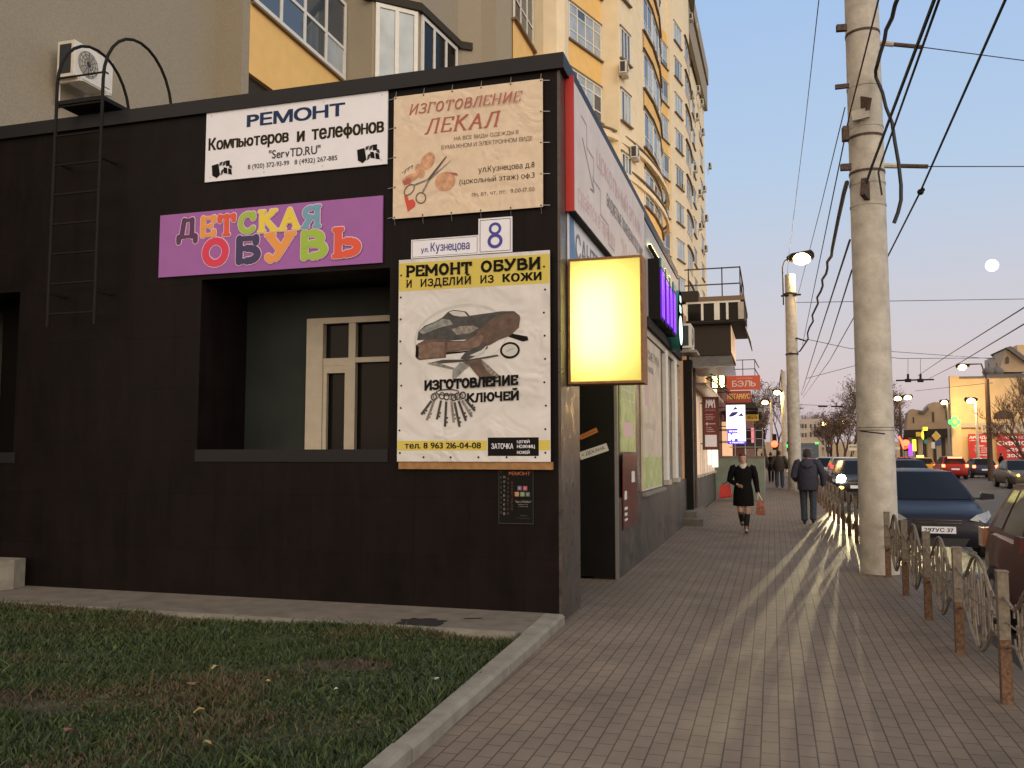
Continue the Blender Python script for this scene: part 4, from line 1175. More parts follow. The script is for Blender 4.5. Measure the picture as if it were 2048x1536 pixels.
# ================================================================== THE APARTMENT TOWER
tower = thing('apartment_tower', 'tall beige and yellow apartment tower with curved bays behind the shops', 'building', (-9, 20, 0))
H = 42.0
def wallseg(mb, pts, z0, z1, m, th=.5):
    """upright wall along a plan path; outside is to the right of the path"""
    n = len(pts)
    vs = [(x, y, z0) for x, y in pts] + [(x, y, z1) for x, y in pts]
    mb.add(vs, [(i, i + 1, n + i + 1, n + i) for i in range(n - 1)], m)
GREY = [(-10.3, 6), (-10.3, 14.35), (-9.72, 14.35)]
GREY2 = [(-9.85, 14.35), (-9.85, 18.6), (-9.0, 18.6), (-8.14, 19.4), (-7.89, 21.55), (-7.35, 21.9), (-6.95, 22.0), (-6.72, 22.6), (-6.72, 24.9)]
mb = MB()
wallseg(mb, GREY, 0, H, 'stucco_grey'); wallseg(mb, [(-9.72, 14.35), (-9.72, 14.6), (-9.85, 14.6)], 0, H, 'stucco_grey'); wallseg(mb, GREY2, 0, H, 'stucco_grey')
mb.add([(x, y, H) for x, y in [(-20, 6), (-10.3, 6), (-10.3, 14.35), (-9.72, 14.35), (-9.0, 18.6), (-6.72, 22.6), (-5.75, 24.9), (-5.3, 42), (-6, 74), (-6.2, 92), (-20, 92)]], [tuple(range(11))], 'trim_brown')
mb.build('grey_wall', tower)
PIER = [(-6.72, 24.9), (-6.35, 24.82), (-5.95, 24.86), (-5.75, 25.1), (-5.75, 25.6), (-7.85, 34.4)]
BAY = [(-7.85, 34.4), (-7.85, 34.6), (-6.9, 37.3), (-6.13, 37.35), (-5.77, 38.9), (-5.5, 40.6), (-5.32, 42.5), (-5.3, 45), (-5.5, 47.5), (-5.9, 49.6), (-7.6, 49.9)]
DCOL = [(-7.75, 61.0), (-6.95, 65.0)]
ECOL = [(-6.78, 65.0), (-6.06, 69.0)]
FBAY = [(-6.06, 69.0), (-5.98, 71), (-6.0, 73), (-6.15, 75), (-6.5, 77)]
GCOL = [(-6.62, 77), (-6.2, 93), (-16, 93)]
def off(pts, d):
    out = []
    for i, p in enumerate(pts):
        a = Vector(pts[max(i - 1, 0)]); b = Vector(pts[min(i + 1, len(pts) - 1)]); t = (b - a).normalized()
        out.append((p[0] + t.y * d, p[1] - t.x * d))
    return out
mb = MB()
wallseg(mb, PIER, 0, H, 'stucco_beige'); wallseg(mb, BAY, 0, H, 'stucco_beige')
wallseg(mb, [(-7.6, 49.9), (-7.75, 61.0)], 0, H, 'stucco_beige'); wallseg(mb, DCOL, 0, H, 'stucco_beige'); wallseg(mb, [(-6.95, 65.0), (-6.78, 65.0)], 0, H, 'stucco_beige')
wallseg(mb, ECOL, 0, H, 'stucco_beige'); wallseg(mb, FBAY, 0, H, 'stucco_beige'); wallseg(mb, [(-6.5, 77), (-6.62, 77)], 0, H, 'stucco_beige'); wallseg(mb, GCOL, 0, H, 'stucco_beige')
mb.build('street_front', tower)
# cornice rings round the curved bay and the parapet at the top
def band(mb, pts, z0, z1, d, m):
    o = off(pts, d); n = len(pts)
    vs = [(x, y, z0) for x, y in pts] + [(x, y, z0) for x, y in o] + [(x, y, z1) for x, y in o] + [(x, y, z1) for x, y in pts]
    mb.add(vs, [(i, i + 1, n + i + 1, n + i) for i in range(n - 1)] + [(n + i, n + i + 1, 2 * n + i + 1, 2 * n + i) for i in range(n - 1)] + [(2 * n + i, 2 * n + i + 1, 3 * n + i + 1, 3 * n + i) for i in range(n - 1)], m)
def dense(pts, k=4):
    """smooth plan curve through pts"""
    out = []
    n = len(pts)
    for i in range(n - 1):
        p0 = Vector(pts[max(i - 1, 0)]); p1 = Vector(pts[i]); p2 = Vector(pts[i + 1]); p3 = Vector(pts[min(i + 2, n - 1)])
        for j in range(k):
            t = j / k
            q = .5 * ((2 * p1) + (p2 - p0) * t + (2 * p0 - 5 * p1 + 4 * p2 - p3) * t * t + (-p0 + 3 * p1 - 3 * p2 + p3) * t ** 3)
            out.append((q.x, q.y))
    return out + [tuple(pts[-1])]
RB = dense([(-7.4, 36.0), (-6.5, 37.0), (-5.85, 38.9), (-5.45, 41), (-5.2, 43.5), (-5.15, 46), (-5.4, 48.6), (-6.2, 50.2)])
for z, dp, m in ((15.75, .10, 'trim_brown'), (15.35, .16, 'stucco_beige'), (14.3, .10, 'trim_brown'), (13.9, .12, 'stucco_beige')):
    mb = MB(); band(mb, RB, z, z + (.07 if m == 'trim_brown' else .22), .02 + dp, m); mb.build('cornice', tower)
mb = MB(); band(mb, [(-7.75, 61), (-6.0, 69), (-5.9, 73), (-6.4, 77), (-6.2, 93)], H - 1.2, H + .5, .55, 'stucco_grey'); band(mb, [(-6.45, 74), (-6.15, 93)], H - 4.0, H - 1.25, .35, 'stucco_grey'); mb.build('parapet', tower)
FL = [10.45 + 2.85 * k for k in range(-2, 12)]
def win(p0, p1, z0, z1, cols, bars=(), panes=None, sill=True, parent=tower, fw=.07, proud=.05, fm='white_frame'):
    a = Vector((p0[0], p0[1], 0)); b = Vector((p1[0], p1[1], 0)); u = (b - a); L = u.length; u.normalize(); n = Vector((u.y, -u.x, 0))
    f = Fr(a + Vector((0, 0, z0)), u, (0, 0, 1)); h = z1 - z0
    mb = MB()
    f.rect(mb, 0, 0, L, fw, fm, .001, proud); f.rect(mb, 0, h - fw, L, h, fm, .001, proud); f.rect(mb, 0, fw, fw, h - fw, fm, .001, proud); f.rect(mb, L - fw, fw, L, h - fw, fm, .001, proud)
    for k in range(1, cols): f.rect(mb, L * k / cols - fw / 2, fw, L * k / cols + fw / 2, h - fw, fm, .001, proud - .004)
    for q in bars: f.rect(mb, fw, h * q - fw * .4, L - fw, h * q + fw * .4, fm, .001, proud - .008)
    if sill:
        f.rect(mb, -.08, -.07, L + .08, -.002, 'trim_brown', .001, .14); f.rect(mb, -.06, h + .002, L + .06, h + .08, 'trim_brown', .001, .07)
    w = mb.build('window', parent)
    mb = MB()
    ys = [fw * .5] + [h * q for q in bars] + [h - fw * .5]
    for k in range(cols):
        for j in range(len(ys) - 1):
            mm = random.choice(panes or ('window_glass', 'window_glass', 'curtain_glass', 'dark_glass'))
            f.rect(mb, L * k / cols + .01, ys[j], L * (k + 1) / cols - .01, ys[j + 1] - .001, mm, .002, .02)
    mb.build('pane', w)
    return w
def spandrel(p0, p1, z0, z1, m='stucco_yellow', d=.03):
    a = Vector((p0[0], p0[1], 0)); b = Vector((p1[0], p1[1], 0)); f = Fr(a + Vector((0, 0, z0)), b - a, (0, 0, 1)); mb = MB(); f.rect(mb, 0, 0, (b - a).length, z1 - z0, m, .001, d); mb.build('spandrel', tower)
def lerp(a, b, t): return (a[0] + (b[0] - a[0]) * t, a[1] + (b[1] - a[1]) * t)
# loggia nearest the camera
LX = -9.72
a, b = (LX, 14.75), (LX, 18.6)
zb = at(478, 131, 0, LX).z; zs = at(665, 149, 0, LX).z
mb = MB(); f = Fr((LX - .13, 14.60, zb), (0, 1, 0), (0, 0, 1)); f.rect(mb, 0, 0, 4.0, zs - zb, 'stucco_yellow', 0, .14); mb.build('spandrel', tower)
mb = MB(); f.rect(mb, 0, zs - zb, 4.02, zs - zb + .05, 'trim_brown', 0, .22); f.rect(mb, 0, -3.2, 4.0, -.001, 'soffit_dark', 0, .03); mb.build('loggia_trim_shade', tower)  # ledge, plus a flat dark sheet below painting the recess's shade
win((LX + .01, 14.7), (LX + .01, 18.55), zs + .07, zs + 2.0, 4, (.40,), ('window_glass', 'window_glass', 'curtain_glass'), False, fw=.09)
# the faceted bay of tall windows
zt = at(740, 6, 1, 18.62).z
win((-8.95, 18.65), (-8.16, 19.38), zt - 3.0, zt, 2, (), ('curtain_glass',), False, fw=.10)
win((-8.12, 19.5), (-7.90, 21.45), zt - 3.0, zt, 3, (), ('window_glass', 'dark_glass'), False, fw=.10)
mb = MB(); band(mb, [(-9.2, 18.5), (-8.14, 19.4), (-7.89, 21.55), (-7.6, 21.8)], zt + .02, zt + .22, .12, 'soffit_dark'); mb.build('bay_head', tower)
# second loggia
a, b = (-6.70, 22.75), (-6.70, 24.8); zs2 = at(1045, 71, 0, -6.7).z
spandrel(a, b, zs2 - 1.45, zs2 - .02); win(a, b, zs2 + .03, zs2 + 1.9, 3, (.35,), None, True)
for k in range(3, 7):
    # column at the near side of the curved bay
    s = FL[k]
    p0, p1 = lerp(BAY[1], BAY[2], .04), lerp(BAY[1], BAY[2], .98)
    if s > 14:
        win(p0, p1, s, s + 1.62, 4, (.28, .72), ('window_glass', 'curtain_glass', 'curtain_glass'))
        spandrel(p0, p1, s + 1.70, s + 2.76)
for k in range(2, 8):
    s = FL[k]
    p0, p1 = lerp(BAY[3], BAY[4], .12), lerp(BAY[3], BAY[4], .82)
    win(p0, p1, s + (.2 if k else 0), s + 1.62, 3, (), ('window_glass', 'curtain_glass', 'curtain_glass'))
for k in range(1, 8):
    s = FL[k]
    for q, (i, t0, t1) in enumerate(((5, .0, .95), (6, .05, .95), (7, .05, .95))):
        p0, p1 = lerp(BAY[i], BAY[i + 1], t0), lerp(BAY[i], BAY[i + 1], t1)
        win(p0, p1, s, s + 1.75, 2, (.3,), ('window_glass', 'curtain_glass'), True)
    mb = MB(); band(mb, [BAY[5], BAY[6], BAY[7], BAY[8]], s + 1.92, s + 1.98, .10, 'trim_brown'); band(mb, [BAY[5], BAY[6], BAY[7], BAY[8]], s + 2.02, s + 2.72, .04, 'stucco_yellow'); mb.build('bay_band', tower)
for k in range(1, 10):
    s = FL[k] + .1
    p0, p1 = lerp(DCOL[0], DCOL[1], .12), lerp(DCOL[0], DCOL[1], .97)
    win(p0, p1, s, s + 1.75, 3, (.28,), ('window_glass', 'curtain_glass', 'curtain_glass'), True); spandrel(p0, p1, s + 1.84, s + 2.77)
for k in range(0, 11):
    s = FL[k] + .2
    p0, p1 = lerp(ECOL[0], ECOL[1], .28), lerp(ECOL[0], ECOL[1], .78)
    win(p0, p1, s, s + 1.5, 3, (), ('window_glass', 'curtain_glass', 'curtain_glass'), True)
for k in range(0, 11):
    s = FL[k]
    mb = MB(); band(mb, dense(FBAY[:4], 3), s + 1.8, s + 1.88, .16, 'trim_brown'); mb.build('bay_band', tower)
    win(FBAY[0], FBAY[1], s + .1, s + 1.6, 2, (), ('window_glass', 'dark_glass'), False)
    win(FBAY[1], FBAY[2], s + .1, s + 1.6, 2, (), ('window_glass', 'dark_glass'), False)
    win(lerp(GCOL[0], GCOL[1], .25), lerp(GCOL[0], GCOL[1], .40), s + .1, s + 1.6, 2, (), ('window_glass', 'dark_glass'), True)
    win(lerp(GCOL[0], GCOL[1], .68), lerp(GCOL[0], GCOL[1], .83), s + .1, s + 1.6, 2, (), ('window_glass', 'dark_glass'), True)

ACS = [(1246, 140, -5.95, 'beside the window next to the big paned windows of the tower'), (1268, 308, -5.70, 'under the left end of the curved cornice of the tower'),
 (1323, 125, -7.5, 'in the inner corner of the tower, highest of three'), (1322, 212, -7.45, 'in the inner corner of the tower, middle of three'), (1321, 303, -7.4, 'in the inner corner of the tower, lowest of three'),
 (1364, 302, -6.35, 'on the narrow beige window column, upper of two'), (1363, 376, -6.35, 'on the narrow beige window column, lower of two'), (1381, 36, -6.0, 'near the top of the tower, highest visible against the far bay'),
 (1392, 56, -5.95, 'near the top of the tower, just right of the highest one'), (1383, 190, -6.0, 'on the far bay, left one of a pair at mid height'), (1396, 180, -5.95, 'on the far bay, right one of a pair at mid height'),
 (1403, 206, -6.0, 'on the far end of the tower beside the mid height pair'), (1394, 234, -5.95, 'on the far bay of the tower below the mid height pair'), (1405, 264, -6.0, 'on the far tower end, two floors below the mid height pair'),
 (1390, 338, -6.0, 'on the far bay of the tower midway down to the canopy railing'), (1408, 378, -6.0, 'on the far end of the tower, nearest to the skyline edge'), (1399, 386, -5.95, 'on the far bay of the tower left of the one nearest the edge'),
 (1400, 453, -5.95, 'lowest but two on the far bay of the tower'), (1412, 436, -6.0, 'on the far end of the tower level with the street lamp above'), (1411, 497, -6.0, 'lowest one on the far end of the tower above the railing'), (1419, 332, -5.85, 'at the outer edge of the tower, sticking out against the sky')]
for px, py, X, lab in ACS:
    p = at(px, py, 0, X); more_ac('outdoor unit ' + lab, (X - .1, p.y, p.z - .28), 0)

# ================================================================== SHOPS FURTHER ALONG THE STREET
row = thing('shop_row', 'further shop front with lit white window columns and dark plinth', 'building', (SX, 22, 0))
mb = MB(); mb.box((SX - 6, 20.75, 0), (SX - .02, 48, 1.05), 'plinth_granite'); mb.build('plinth', row)
mb = MB(); mb.box((SX - 6, 20.75, 1.05), (SX - .06, 34.0, 5.2), 'peach_wall'); mb.box((SX - 6, 34.0, 1.05), (SX - .06, 48, 5.6), 'brick_red'); mb.build('wall', row)
mb = MB(); mb.box((-2.21, 22.0, .3), (-1.87, 22.35, 3.98), 'panel_black'); mb.build('entrance_pier', row)
mb = MB(); mb.box((SX - .02, 20.75, 0), (-1.56, 23.8, .15), 'concrete'); mb.box((SX - .02, 21.3, .15), (-1.75, 23.8, .29), 'concrete'); mb.build('entrance_step', row)
mb = MB()
for i, y in enumerate((22.9, 24.3, 25.6, 27.0, 28.3, 29.4, 30.6, 31.8)):
    mb.box((SX - .06, y, 1.06), (SX + .04, y + .42, 3.3), 'white_frame'); mb.box((SX - .06, y - .04, 1.0), (SX + .10, y + .46, 1.058), 'cream_frame')
mb.build('window_column', row)
mb = MB()
for y in (23.35, 24.75, 26.05, 27.45, 28.75, 29.85, 31.05): mb.box((SX - .059, y + .02, 1.07), (SX - .02, y + .9, 3.25), 'shop_lit')
mb.build('lit_window', row)
mb = MB(); mb.box((SX - .05, 30.9, 1.2), (SX + .22, 31.15, 3.9), 'shop_white'); mb.box((SX - .05, 29.0, 1.3), (SX + .12, 29.2, 3.3), 'shop_white'); mb.build('lit_strip', row)
mb = MB(); mb.box((SX - .2, 24.2, 3.5), (SX + .35, 33.0, 3.58), 'metal_sheet')
for y in (25, 27, 29, 31): mb.bar((SX, y, 4.1), (SX + .7, y, 3.72), .03, .03, 'metal_dark')
mb.bar((SX + .1, 24.2, 4.05), (SX + .75, 33, 3.6), .03, .03, 'metal_dark'); mb.build('awning', row)
mb = MB(); mb.tube([(SX + .12, 23.0, .1), (SX + .12, 23.0, 3.9)], .045, 'metal_rust', 8); mb.build('drain_pipe', row)

can = thing('canopy_box', 'dark projecting canopy box with shuttered windows and rooftop railing over the pavement', 'canopy', (-1.4, 23.2, 4.0))
mb = MB(); mb.box((-2.05, 22.95, 5.58), (-.60, 26.2, 5.70), 'trim_brown'); mb.box((-2.05, 23.0, 5.03), (-.62, 26.2, 5.58), 'soffit_dark'); mb.box((-2.05, 22.9, 4.98), (-.58, 26.2, 5.03), 'metal_dark'); mb.box((-2.2, 22.9, 5.6), (-1.75, 23.4, 5.86), 'soffit_dark'); mb.build('upper_storey', can)
mb = MB(); mb.box((-2.05, 23.02, 4.18), (-.955, 26, 4.98), 'soffit_dark'); mb.build('lower_storey', can)
mb = MB(); mb.box((-.955, 23.1, 4.25), (-.945, 25.9, 4.95), 'shop_lit'); mb.build('side_glow', can)  # emissive sheet in place of the yellow light falling on this side
mb = MB(); mb.add([(-1.93, 22.6, 3.86), (-.86, 22.6, 3.86), (-.955, 23.05, 4.175), (-2.03, 23.05, 4.175), (-1.93, 22.6, 3.83), (-.86, 22.6, 3.83), (-.955, 26.0, 3.9), (-2.03, 26.0, 3.9)], [(0, 1, 2, 3), (4, 7, 6, 5), (0, 4, 5, 1), (1, 5, 6, 2), (0, 3, 7, 4)], 'metal_sheet'); mb.build('soffit', can)
mb = MB(); fz = Fr((-2.12, 23.0, 5.07), (1, 0, 0), (0, 0, 1))
fz.rect(mb, .05, .02, .09, .50, 'white_frame', 0, .04); fz.rect(mb, .05, .46, 1.42, .51, 'white_frame', .001, .041); fz.rect(mb, .43, .02, .49, .46, 'white_frame', 0, .04); fz.rect(mb, .76, .02, .90, .46, 'white_frame', 0, .04); fz.rect(mb, 1.06, .02, 1.12, .46, 'white_frame', 0, .04); fz.rect(mb, 1.36, .02, 1.50, .46, 'cream_frame', 0, .04)
fzw = mb.build('window', can)
mb = MB(); fz.rect(mb, .09, .02, 1.40, .46, 'dark_glass', .001, .01); mb.build('pane', fzw)
mb = MB(); mb.extrude([(-.62, 23.0, 5.0), (-.60, 23.0, 4.95), (-.47, 23.0, 4.53), (-.49, 23.0, 4.52)], (0, 2.4, 0), 'metal_dark')
for y in (23.3, 23.8, 24.3, 24.8): mb.bar((-.60, y, 4.96), (-.478, y, 4.55), .02, .03, 'chrome')
mb.build('side_flap', can)
mb = MB()
for (x, y) in ((-2.0, 23.0), (-1.15, 23.0), (-.70, 23.0), (-.70, 24.5), (-.70, 26.0)): mb.bar((x, y, 5.70), (x, y, 6.46), .03, .03, 'metal_rust')
for z in (6.44, 6.02): mb.bar((-2.1, 23.0, z), (-.70, 23.0, z), .03, .03, 'metal_rust'); mb.bar((-.70, 23.0, z - .001), (-.70, 26.0, z - .001), .03, .03, 'metal_rust')
mb.build('railing', can)

# hanging street signs, all facing the walker
def hang(name, label, x0, x1, z0, z1, y, face, th=.12, cat='sign', frame=None):
    r = thing(name, label, cat, ((x0 + x1) / 2, y, z0))
    f = Fr((x0, y, z0), (1, 0, 0), (0, 0, 1))
    mb = MB(); mb.box((x0, y, z0), (x1, y + th, z1), face); mb.build('panel', r)
    mb = MB(); mb.bar((SX - .1, y + th / 2, z0 + (z1 - z0) * .9), (x0, y + th / 2, z0 + (z1 - z0) * .9), .03, .03, 'metal_dark'); mb.bar((SX - .1, y + th / 2, z0 + (z1 - z0) * .1), (x0, y + th / 2, z0 + (z1 - z0) * .1), .03, .03, 'metal_dark'); mb.build('bracket', r)
    if frame:
        mb = MB(); w, h = x1 - x0, z1 - z0
        for a in ((-.03, -.03, w + .03, 0), (-.03, h, w + .03, h + .03), (-.03, 0, 0, h), (w, 0, w + .03, h)): f.rect(mb, *a, frame, -.1, .012)
        mb.build('frame', r)
    return r, f
r, f = hang('maroon_sign', 'maroon upright sign with a white M emblem and an arrow', -1.90, -1.49, 1.80, 3.27, 26.0, 'maroon', .05, frame='metal_rust')
mb = MB()
for dx in (0, .07): f.line(mb, [(.08 + dx, 1.18), (.10 + dx, 1.42), (.17 + dx, 1.24), (.24 + dx, 1.42), (.26 + dx, 1.18)], .032, 'sign_white', .003)
f.text(mb, 'МАСТЕРСКАЯ', .06, .34, 1.10, 1.13, 'faint_pink', .003)
for i, t in enumerate(('Мастерская', 'мебели и', 'дверей')): f.text(mb, t, .07, .27 + .05 * (i % 2), .97 - i * .065, 1.005 - i * .065, 'sign_white', .003)
f.line(mb, [(.07, .72), (.34, .72)], .016, 'sign_white', .003); f.line(mb, [(.12, .76), (.07, .72), (.12, .68)], .016, 'sign_white', .004)
for i, t in enumerate(('Вход', 'со двора', 'направо')): f.text(mb, t, .08, .22 + .05 * i, .60 - i * .06, .635 - i * .06, 'sign_white', .003)
f.rect(mb, .04, .06, .37, .40, 'sign_white', 0, .002); mb.build('lettering', r)
r, f = hang('red_shop_sign', 'orange red box sign reading БЭЛЬ above the notary sign', -1.70, -.40, 4.20, 4.76, 36, 'sign_orange')
mb = MB(); f.text(mb, 'БЭЛЬ', .22, 1.12, .12, .36, 'banner_pink', .003, off=.02); f.text(mb, 'на Кузнецова', .4, 1.0, .42, .49, 'banner_pink', .003); mb.build('lettering', r)
r, f = hang('notary_sign', 'dark red box sign reading НОТАРИУС in gold', -1.66, -.75, 3.62, 4.09, 35, 'sign_brick')
mb = MB(); f.text(mb, 'НОТАРИУС', .04, .87, .15, .36, 'gold_paint', .003, off=.02); mb.build('lettering', r)
mb = MB(); mb.extrude([(-1.7, 34.9, 3.62), (-.62, 34.9, 3.62), (-.5, 34.9, 3.40), (-1.7, 34.9, 3.45)], (0, 2, 0), 'soffit_dark'); mb.build('hood', r)
r, f = hang('lit_triangle_sign', 'bright white light box with a blue triangle emblem', -1.59, -.92, 2.57, 3.435, 33, 'sign_lit')
mb = MB()
f.poly(mb, [(.33, .80), (.42, .70), (.23, .69)], 'print_blue', .003); f.poly(mb, [(.07, .44), (.20, .60), (.44, .62), (.35, .51), (.22, .44)], 'print_blue', .003); f.poly(mb, [(.40, .46), (.55, .57), (.61, .45)], 'print_blue', .003)
for x in (.18, .24, .36, .44): f.rect(mb, x, .37, x + .03, .39, 'print_blue', 0, .003)
f.text(mb, 'ЛЮКС', .22, .46, .13, .19, 'print_grey', .003); f.rect(mb, .18, .28, .46, .285, 'print_grey', 0, .003); f.rect(mb, .18, .06, .46, .065, 'print_grey', 0, .003); mb.build('emblem', r)
r, f = hang('lit_number_sign', 'bright blue light box reading №1 below the triangle light box', -1.56, -.91, 2.01, 2.56, 33.02, 'sign_lit_blue')
mb = MB(); f.text(mb, '№', .05, .37, .13, .38, 'sign_lit', .003, off=.07); f.text(mb, '1', .42, .59, .13, .52, 'sign_lit', .003, off=.10); f.text(mb, 'в Иваново', .08, .58, .03, .09, 'sign_lit', .003, off=.02); f.text(mb, 'магазин', .06, .36, .43, .50, 'sign_lit', .003, off=.02); mb.build('lettering', r)
r, f = hang('pink_side_sign', 'thin pink lit sign edge just right of the blue №1 light box', -.80, -.70, 2.1, 2.7, 36.5, 'pink_lit')
r, f = hang('yellow_far_sign', 'small yellow sign with black letters under the dark awnings', -1.08, -.55, 3.10, 3.42, 40, 'sign_yellow')
mb = MB(); f.text(mb, 'МЕБЕЛЬ', .06, .48, .09, .24, 'print_black', .003, off=.02); mb.build('lettering', r)
tb = thing('tube_light_sign', 'pair of upright yellow fluorescent tubes glowing under the canopy', 'light', (-1.65, 30, 3.86))
for x in (-1.80, -1.57):
    mb = MB(); mb.tube([(x, 30, 3.87), (x, 30, 4.53)], .075, 'glow_tube', 10); mb.build('tube_lamp', tb)
mb = MB(); mb.box((-1.95, 30.08, 3.82), (-1.45, 30.15, 4.60), 'metal_dark'); mb.bar((SX - .1, 30.12, 4.2), (-1.9, 30.12, 4.2), .04, .04, 'metal_dark'); mb.build('back_plate', tb)

# entrance porch with grey green sides and railings, awnings beyond
porch = thing('entrance_porch', 'grey green clad entrance porch with thin railings beside the walking woman', 'porch', (-1, 33, 0))
mb = MB(); mb.box((SX + .0, 33, 0), (-.30, 33.2, 1.52), 'porch_green'); mb.box((-.50, 33.2, 0), (-.30, 38, 1.5), 'porch_green'); mb.box((SX, 33.2, 0), (-.5, 38, 1.0), 'concrete'); mb.box((SX, 32.97, 1.52), (-.26, 33.23, 1.58), 'concrete'); mb.build('side_wall', porch)
mb = MB()
for x in (-1.3, -.95, -.6, -.33): mb.tube([(x, 33.1, 1.58), (x, 33.1, 2.5)], .02, 'steel', 6)
for z in (1.9, 2.2, 2.5): mb.tube([(-1.5, 33.1, z), (-.33, 33.1, z)], .015, 'steel', 6); mb.tube([(-.33, 33.1, z), (-.33, 38, z)], .015, 'steel', 6)
mb.build('railing', porch)
mb = MB(); mb.box((SX, 38, 1.0), (SX + .4, 38.4, 3.0), 'shop_lit'); mb.build('lit_door', porch)
far_row = thing('brick_shop', 'far red brick shop with flat dark awnings and a roof railing', 'building', (SX, 44, 0))
mb = MB(); mb.box((SX - 5, 48, 0), (SX + .6, 75, 4.6), 'brick_red'); mb.build('wall', far_row)
mb = MB(); mb.box((SX, 41, 3.55), (-.42, 46, 3.70), 'metal_sheet'); mb.box((SX, 41, 3.42), (-.50, 46, 3.55), 'soffit_dark'); mb.box((SX, 37.5, 3.35), (-.55, 39.4, 3.43), 'metal_dark'); mb.box((SX + .4, 43, 2.4), (-.3, 46, 2.8), 'soffit_dark'); mb.box((SX + .4, 43.2, 1.9), (-.35, 43.3, 2.38), 'far_dark'); mb.build('awning', far_row)
mb = MB()
for x in (-1.6, -1.1, -.62): mb.bar((x, 37.4, 4.8), (x, 37.4, 5.55), .03, .03, 'metal_rust')
for z in (5.15, 5.53): mb.bar((-1.9, 37.4, z), (-.62, 37.4, z), .03, .03, 'metal_rust'); mb.bar((-.62, 37.4, z), (-.5, 41, z), .03, .03, 'metal_rust')
mb.box((SX, 37.2, 4.75), (-.55, 40, 4.8), 'metal_dark'); mb.build('roof_railing', far_row)
mb = MB(); mb.box((SX + .6, 48.5, .9), (SX + .63, 50, 2.6), 'shop_lit'); mb.box((SX + .6, 52, .9), (SX + .63, 56, 2.6), 'far_dark'); mb.build('shop_window', far_row)

# ================================================================== POLES, LAMPS AND WIRES
def point_light(name, parent_loc, energy, col, size=.15, parent=None, spot=None, target=None, blend=.4):
    d = bpy.data.lights.new(name, 'SPOT' if spot else 'POINT'); d.energy = energy; d.color = col; d.shadow_soft_size = size
    o = bpy.data.objects.new(name, d); COL.objects.link(o)
    off = ORIG[parent.name] if parent is not None else Vector((0, 0, 0))
    o.location = Vector(parent_loc) - off
    if spot:
        d.spot_size = radians(spot); d.spot_blend = blend
        o.rotation_euler = (Vector(target) - Vector(parent_loc)).to_track_quat('-Z', 'Y').to_euler()
    if parent is not None: o.parent = parent
    return o
SOD = (1.0, 0.62, 0.24)
pole = thing('utility_pole', 'thick pale concrete pole standing close by in the fence line', 'pole', (1.40, 13.35, 0))
mb = MB(); mb.lathe([(.256, 0), (.25, 1.6), (.247, 1.62), (.238, 6), (.226, 11), (0, 11)], (1.40, 13.35, 0), 'pole_concrete', 32); mb.build('shaft', pole)
mb = MB()
for z in (7.75, 6.95, 6.35, 6.2, 5.68, 5.52, 5.2):
    rr = .254 - .0026 * z + .004
    mb.lathe([(rr - .01, -.018), (rr + .004, -.018), (rr + .004, .018), (rr - .01, .018)], (1.40, 13.35, z), 'pole_concrete' if z in (6.35, 5.52, 5.2, 6.95) else 'metal_rust', 24)
for z in (7.75, 5.70):
    mb.bar((1.16, 13.05, z + .01), (1.02, 13.03, z + .01), .07, .09, 'metal_rust')
mb.bar((1.17, 13.05, 6.9), (.98, 13.05, 6.9), .05, .06, 'metal_rust'); mb.bar((1.14, 13.06, 6.20), (1.06, 13.05, 6.20), .12, .20, 'metal_rust'); mb.bar((1.36, 13.10, 5.50), (1.33, 13.04, 5.25), .07, .20, 'metal_rust'); mb.bar((1.36, 13.1, 6.55), (1.39, 13.03, 6.7), .05, .25, 'metal_rust')
mb.bar((1.2, 13.08, 6.45), (1.42, 13.03, 6.47), .06, .14, 'pole_concrete')
mb.build('clamp', pole)
ARM = []
for (pa, pb) in (((1758, 86), (1842, 94)), ((1762, 331), (1856, 333))):
    a = at(*pa, 1, 13.3); b = at(*pb, 1, 13.3)
    mb = MB(); mb.tube([a, b], .032, 'metal_rust', 8); mb.tube([a.lerp(b, .0), a.lerp(b, .35)], .04, 'pole_concrete', 8); mb.build('arm', pole); ARM.append(b)
mb = MB(); mb.tube([at(px, py, 1, 13.0) for px, py in ((1720, 862), (1770, 868))], .01, 'metal_dark', 5)
for z in (.98, 1.02): mb.lathe([(.244, -.004), (.252, -.004), (.252, .004), (.244, .004)], (1.40, 13.35, z + 1.0), 'concrete', 24)
mb.build('wire_tie', pole)

def wire(label, pts, r=.012, name='overhead_wire', sag=0.0, m='cable', n=1, group='overhead wires', seg=5):
    P = []
    for i in range(len(pts) - 1):
        a = Vector(pts[i]); b = Vector(pts[i + 1])
        k = n if n > 1 else (14 if sag else 1)
        for j in range(k):
            t = j / k; q = a.lerp(b, t); q.z -= sag * 4 * t * (1 - t); P.append(q)
    P.append(Vector(pts[-1]))
    mb = MB(); mb.tube(P, r, m, seg)
    return tag(mb.build(name, loc=P[0]), label, 'wire' if name == 'overhead_wire' else 'cable', group)
A = lambda px, py, Y: at(px, py, 1, Y)
wire('thin black wire crossing in front of the thick pole from the top', [A(1767, -40, 9), A(1757, 0, 9.8), A(1700, 225, 12.85), A(1696, 245, 13.1), A(1605, 690, 42)], .011)
tw = [A(1806, -30, 10.5), A(1790, 10, 10.9), A(1784, 36, 11.2), A(1772, 60, 11.6), A(1769, 80, 11.9), A(1761, 105, 12.4), A(1755, 128, 12.9), A(1751, 142, 13.0), A(1752, 155, 13.05), A(1765, 185, 12.9), A(1772, 215, 12.8), A(1784, 245, 12.7), A(1790, 285, 12.6), A(1797, 325, 12.5), A(1802, 370, 12.4), A(1802, 400, 12.4), A(1796, 425, 12.4), A(1788, 446, 12.4)]
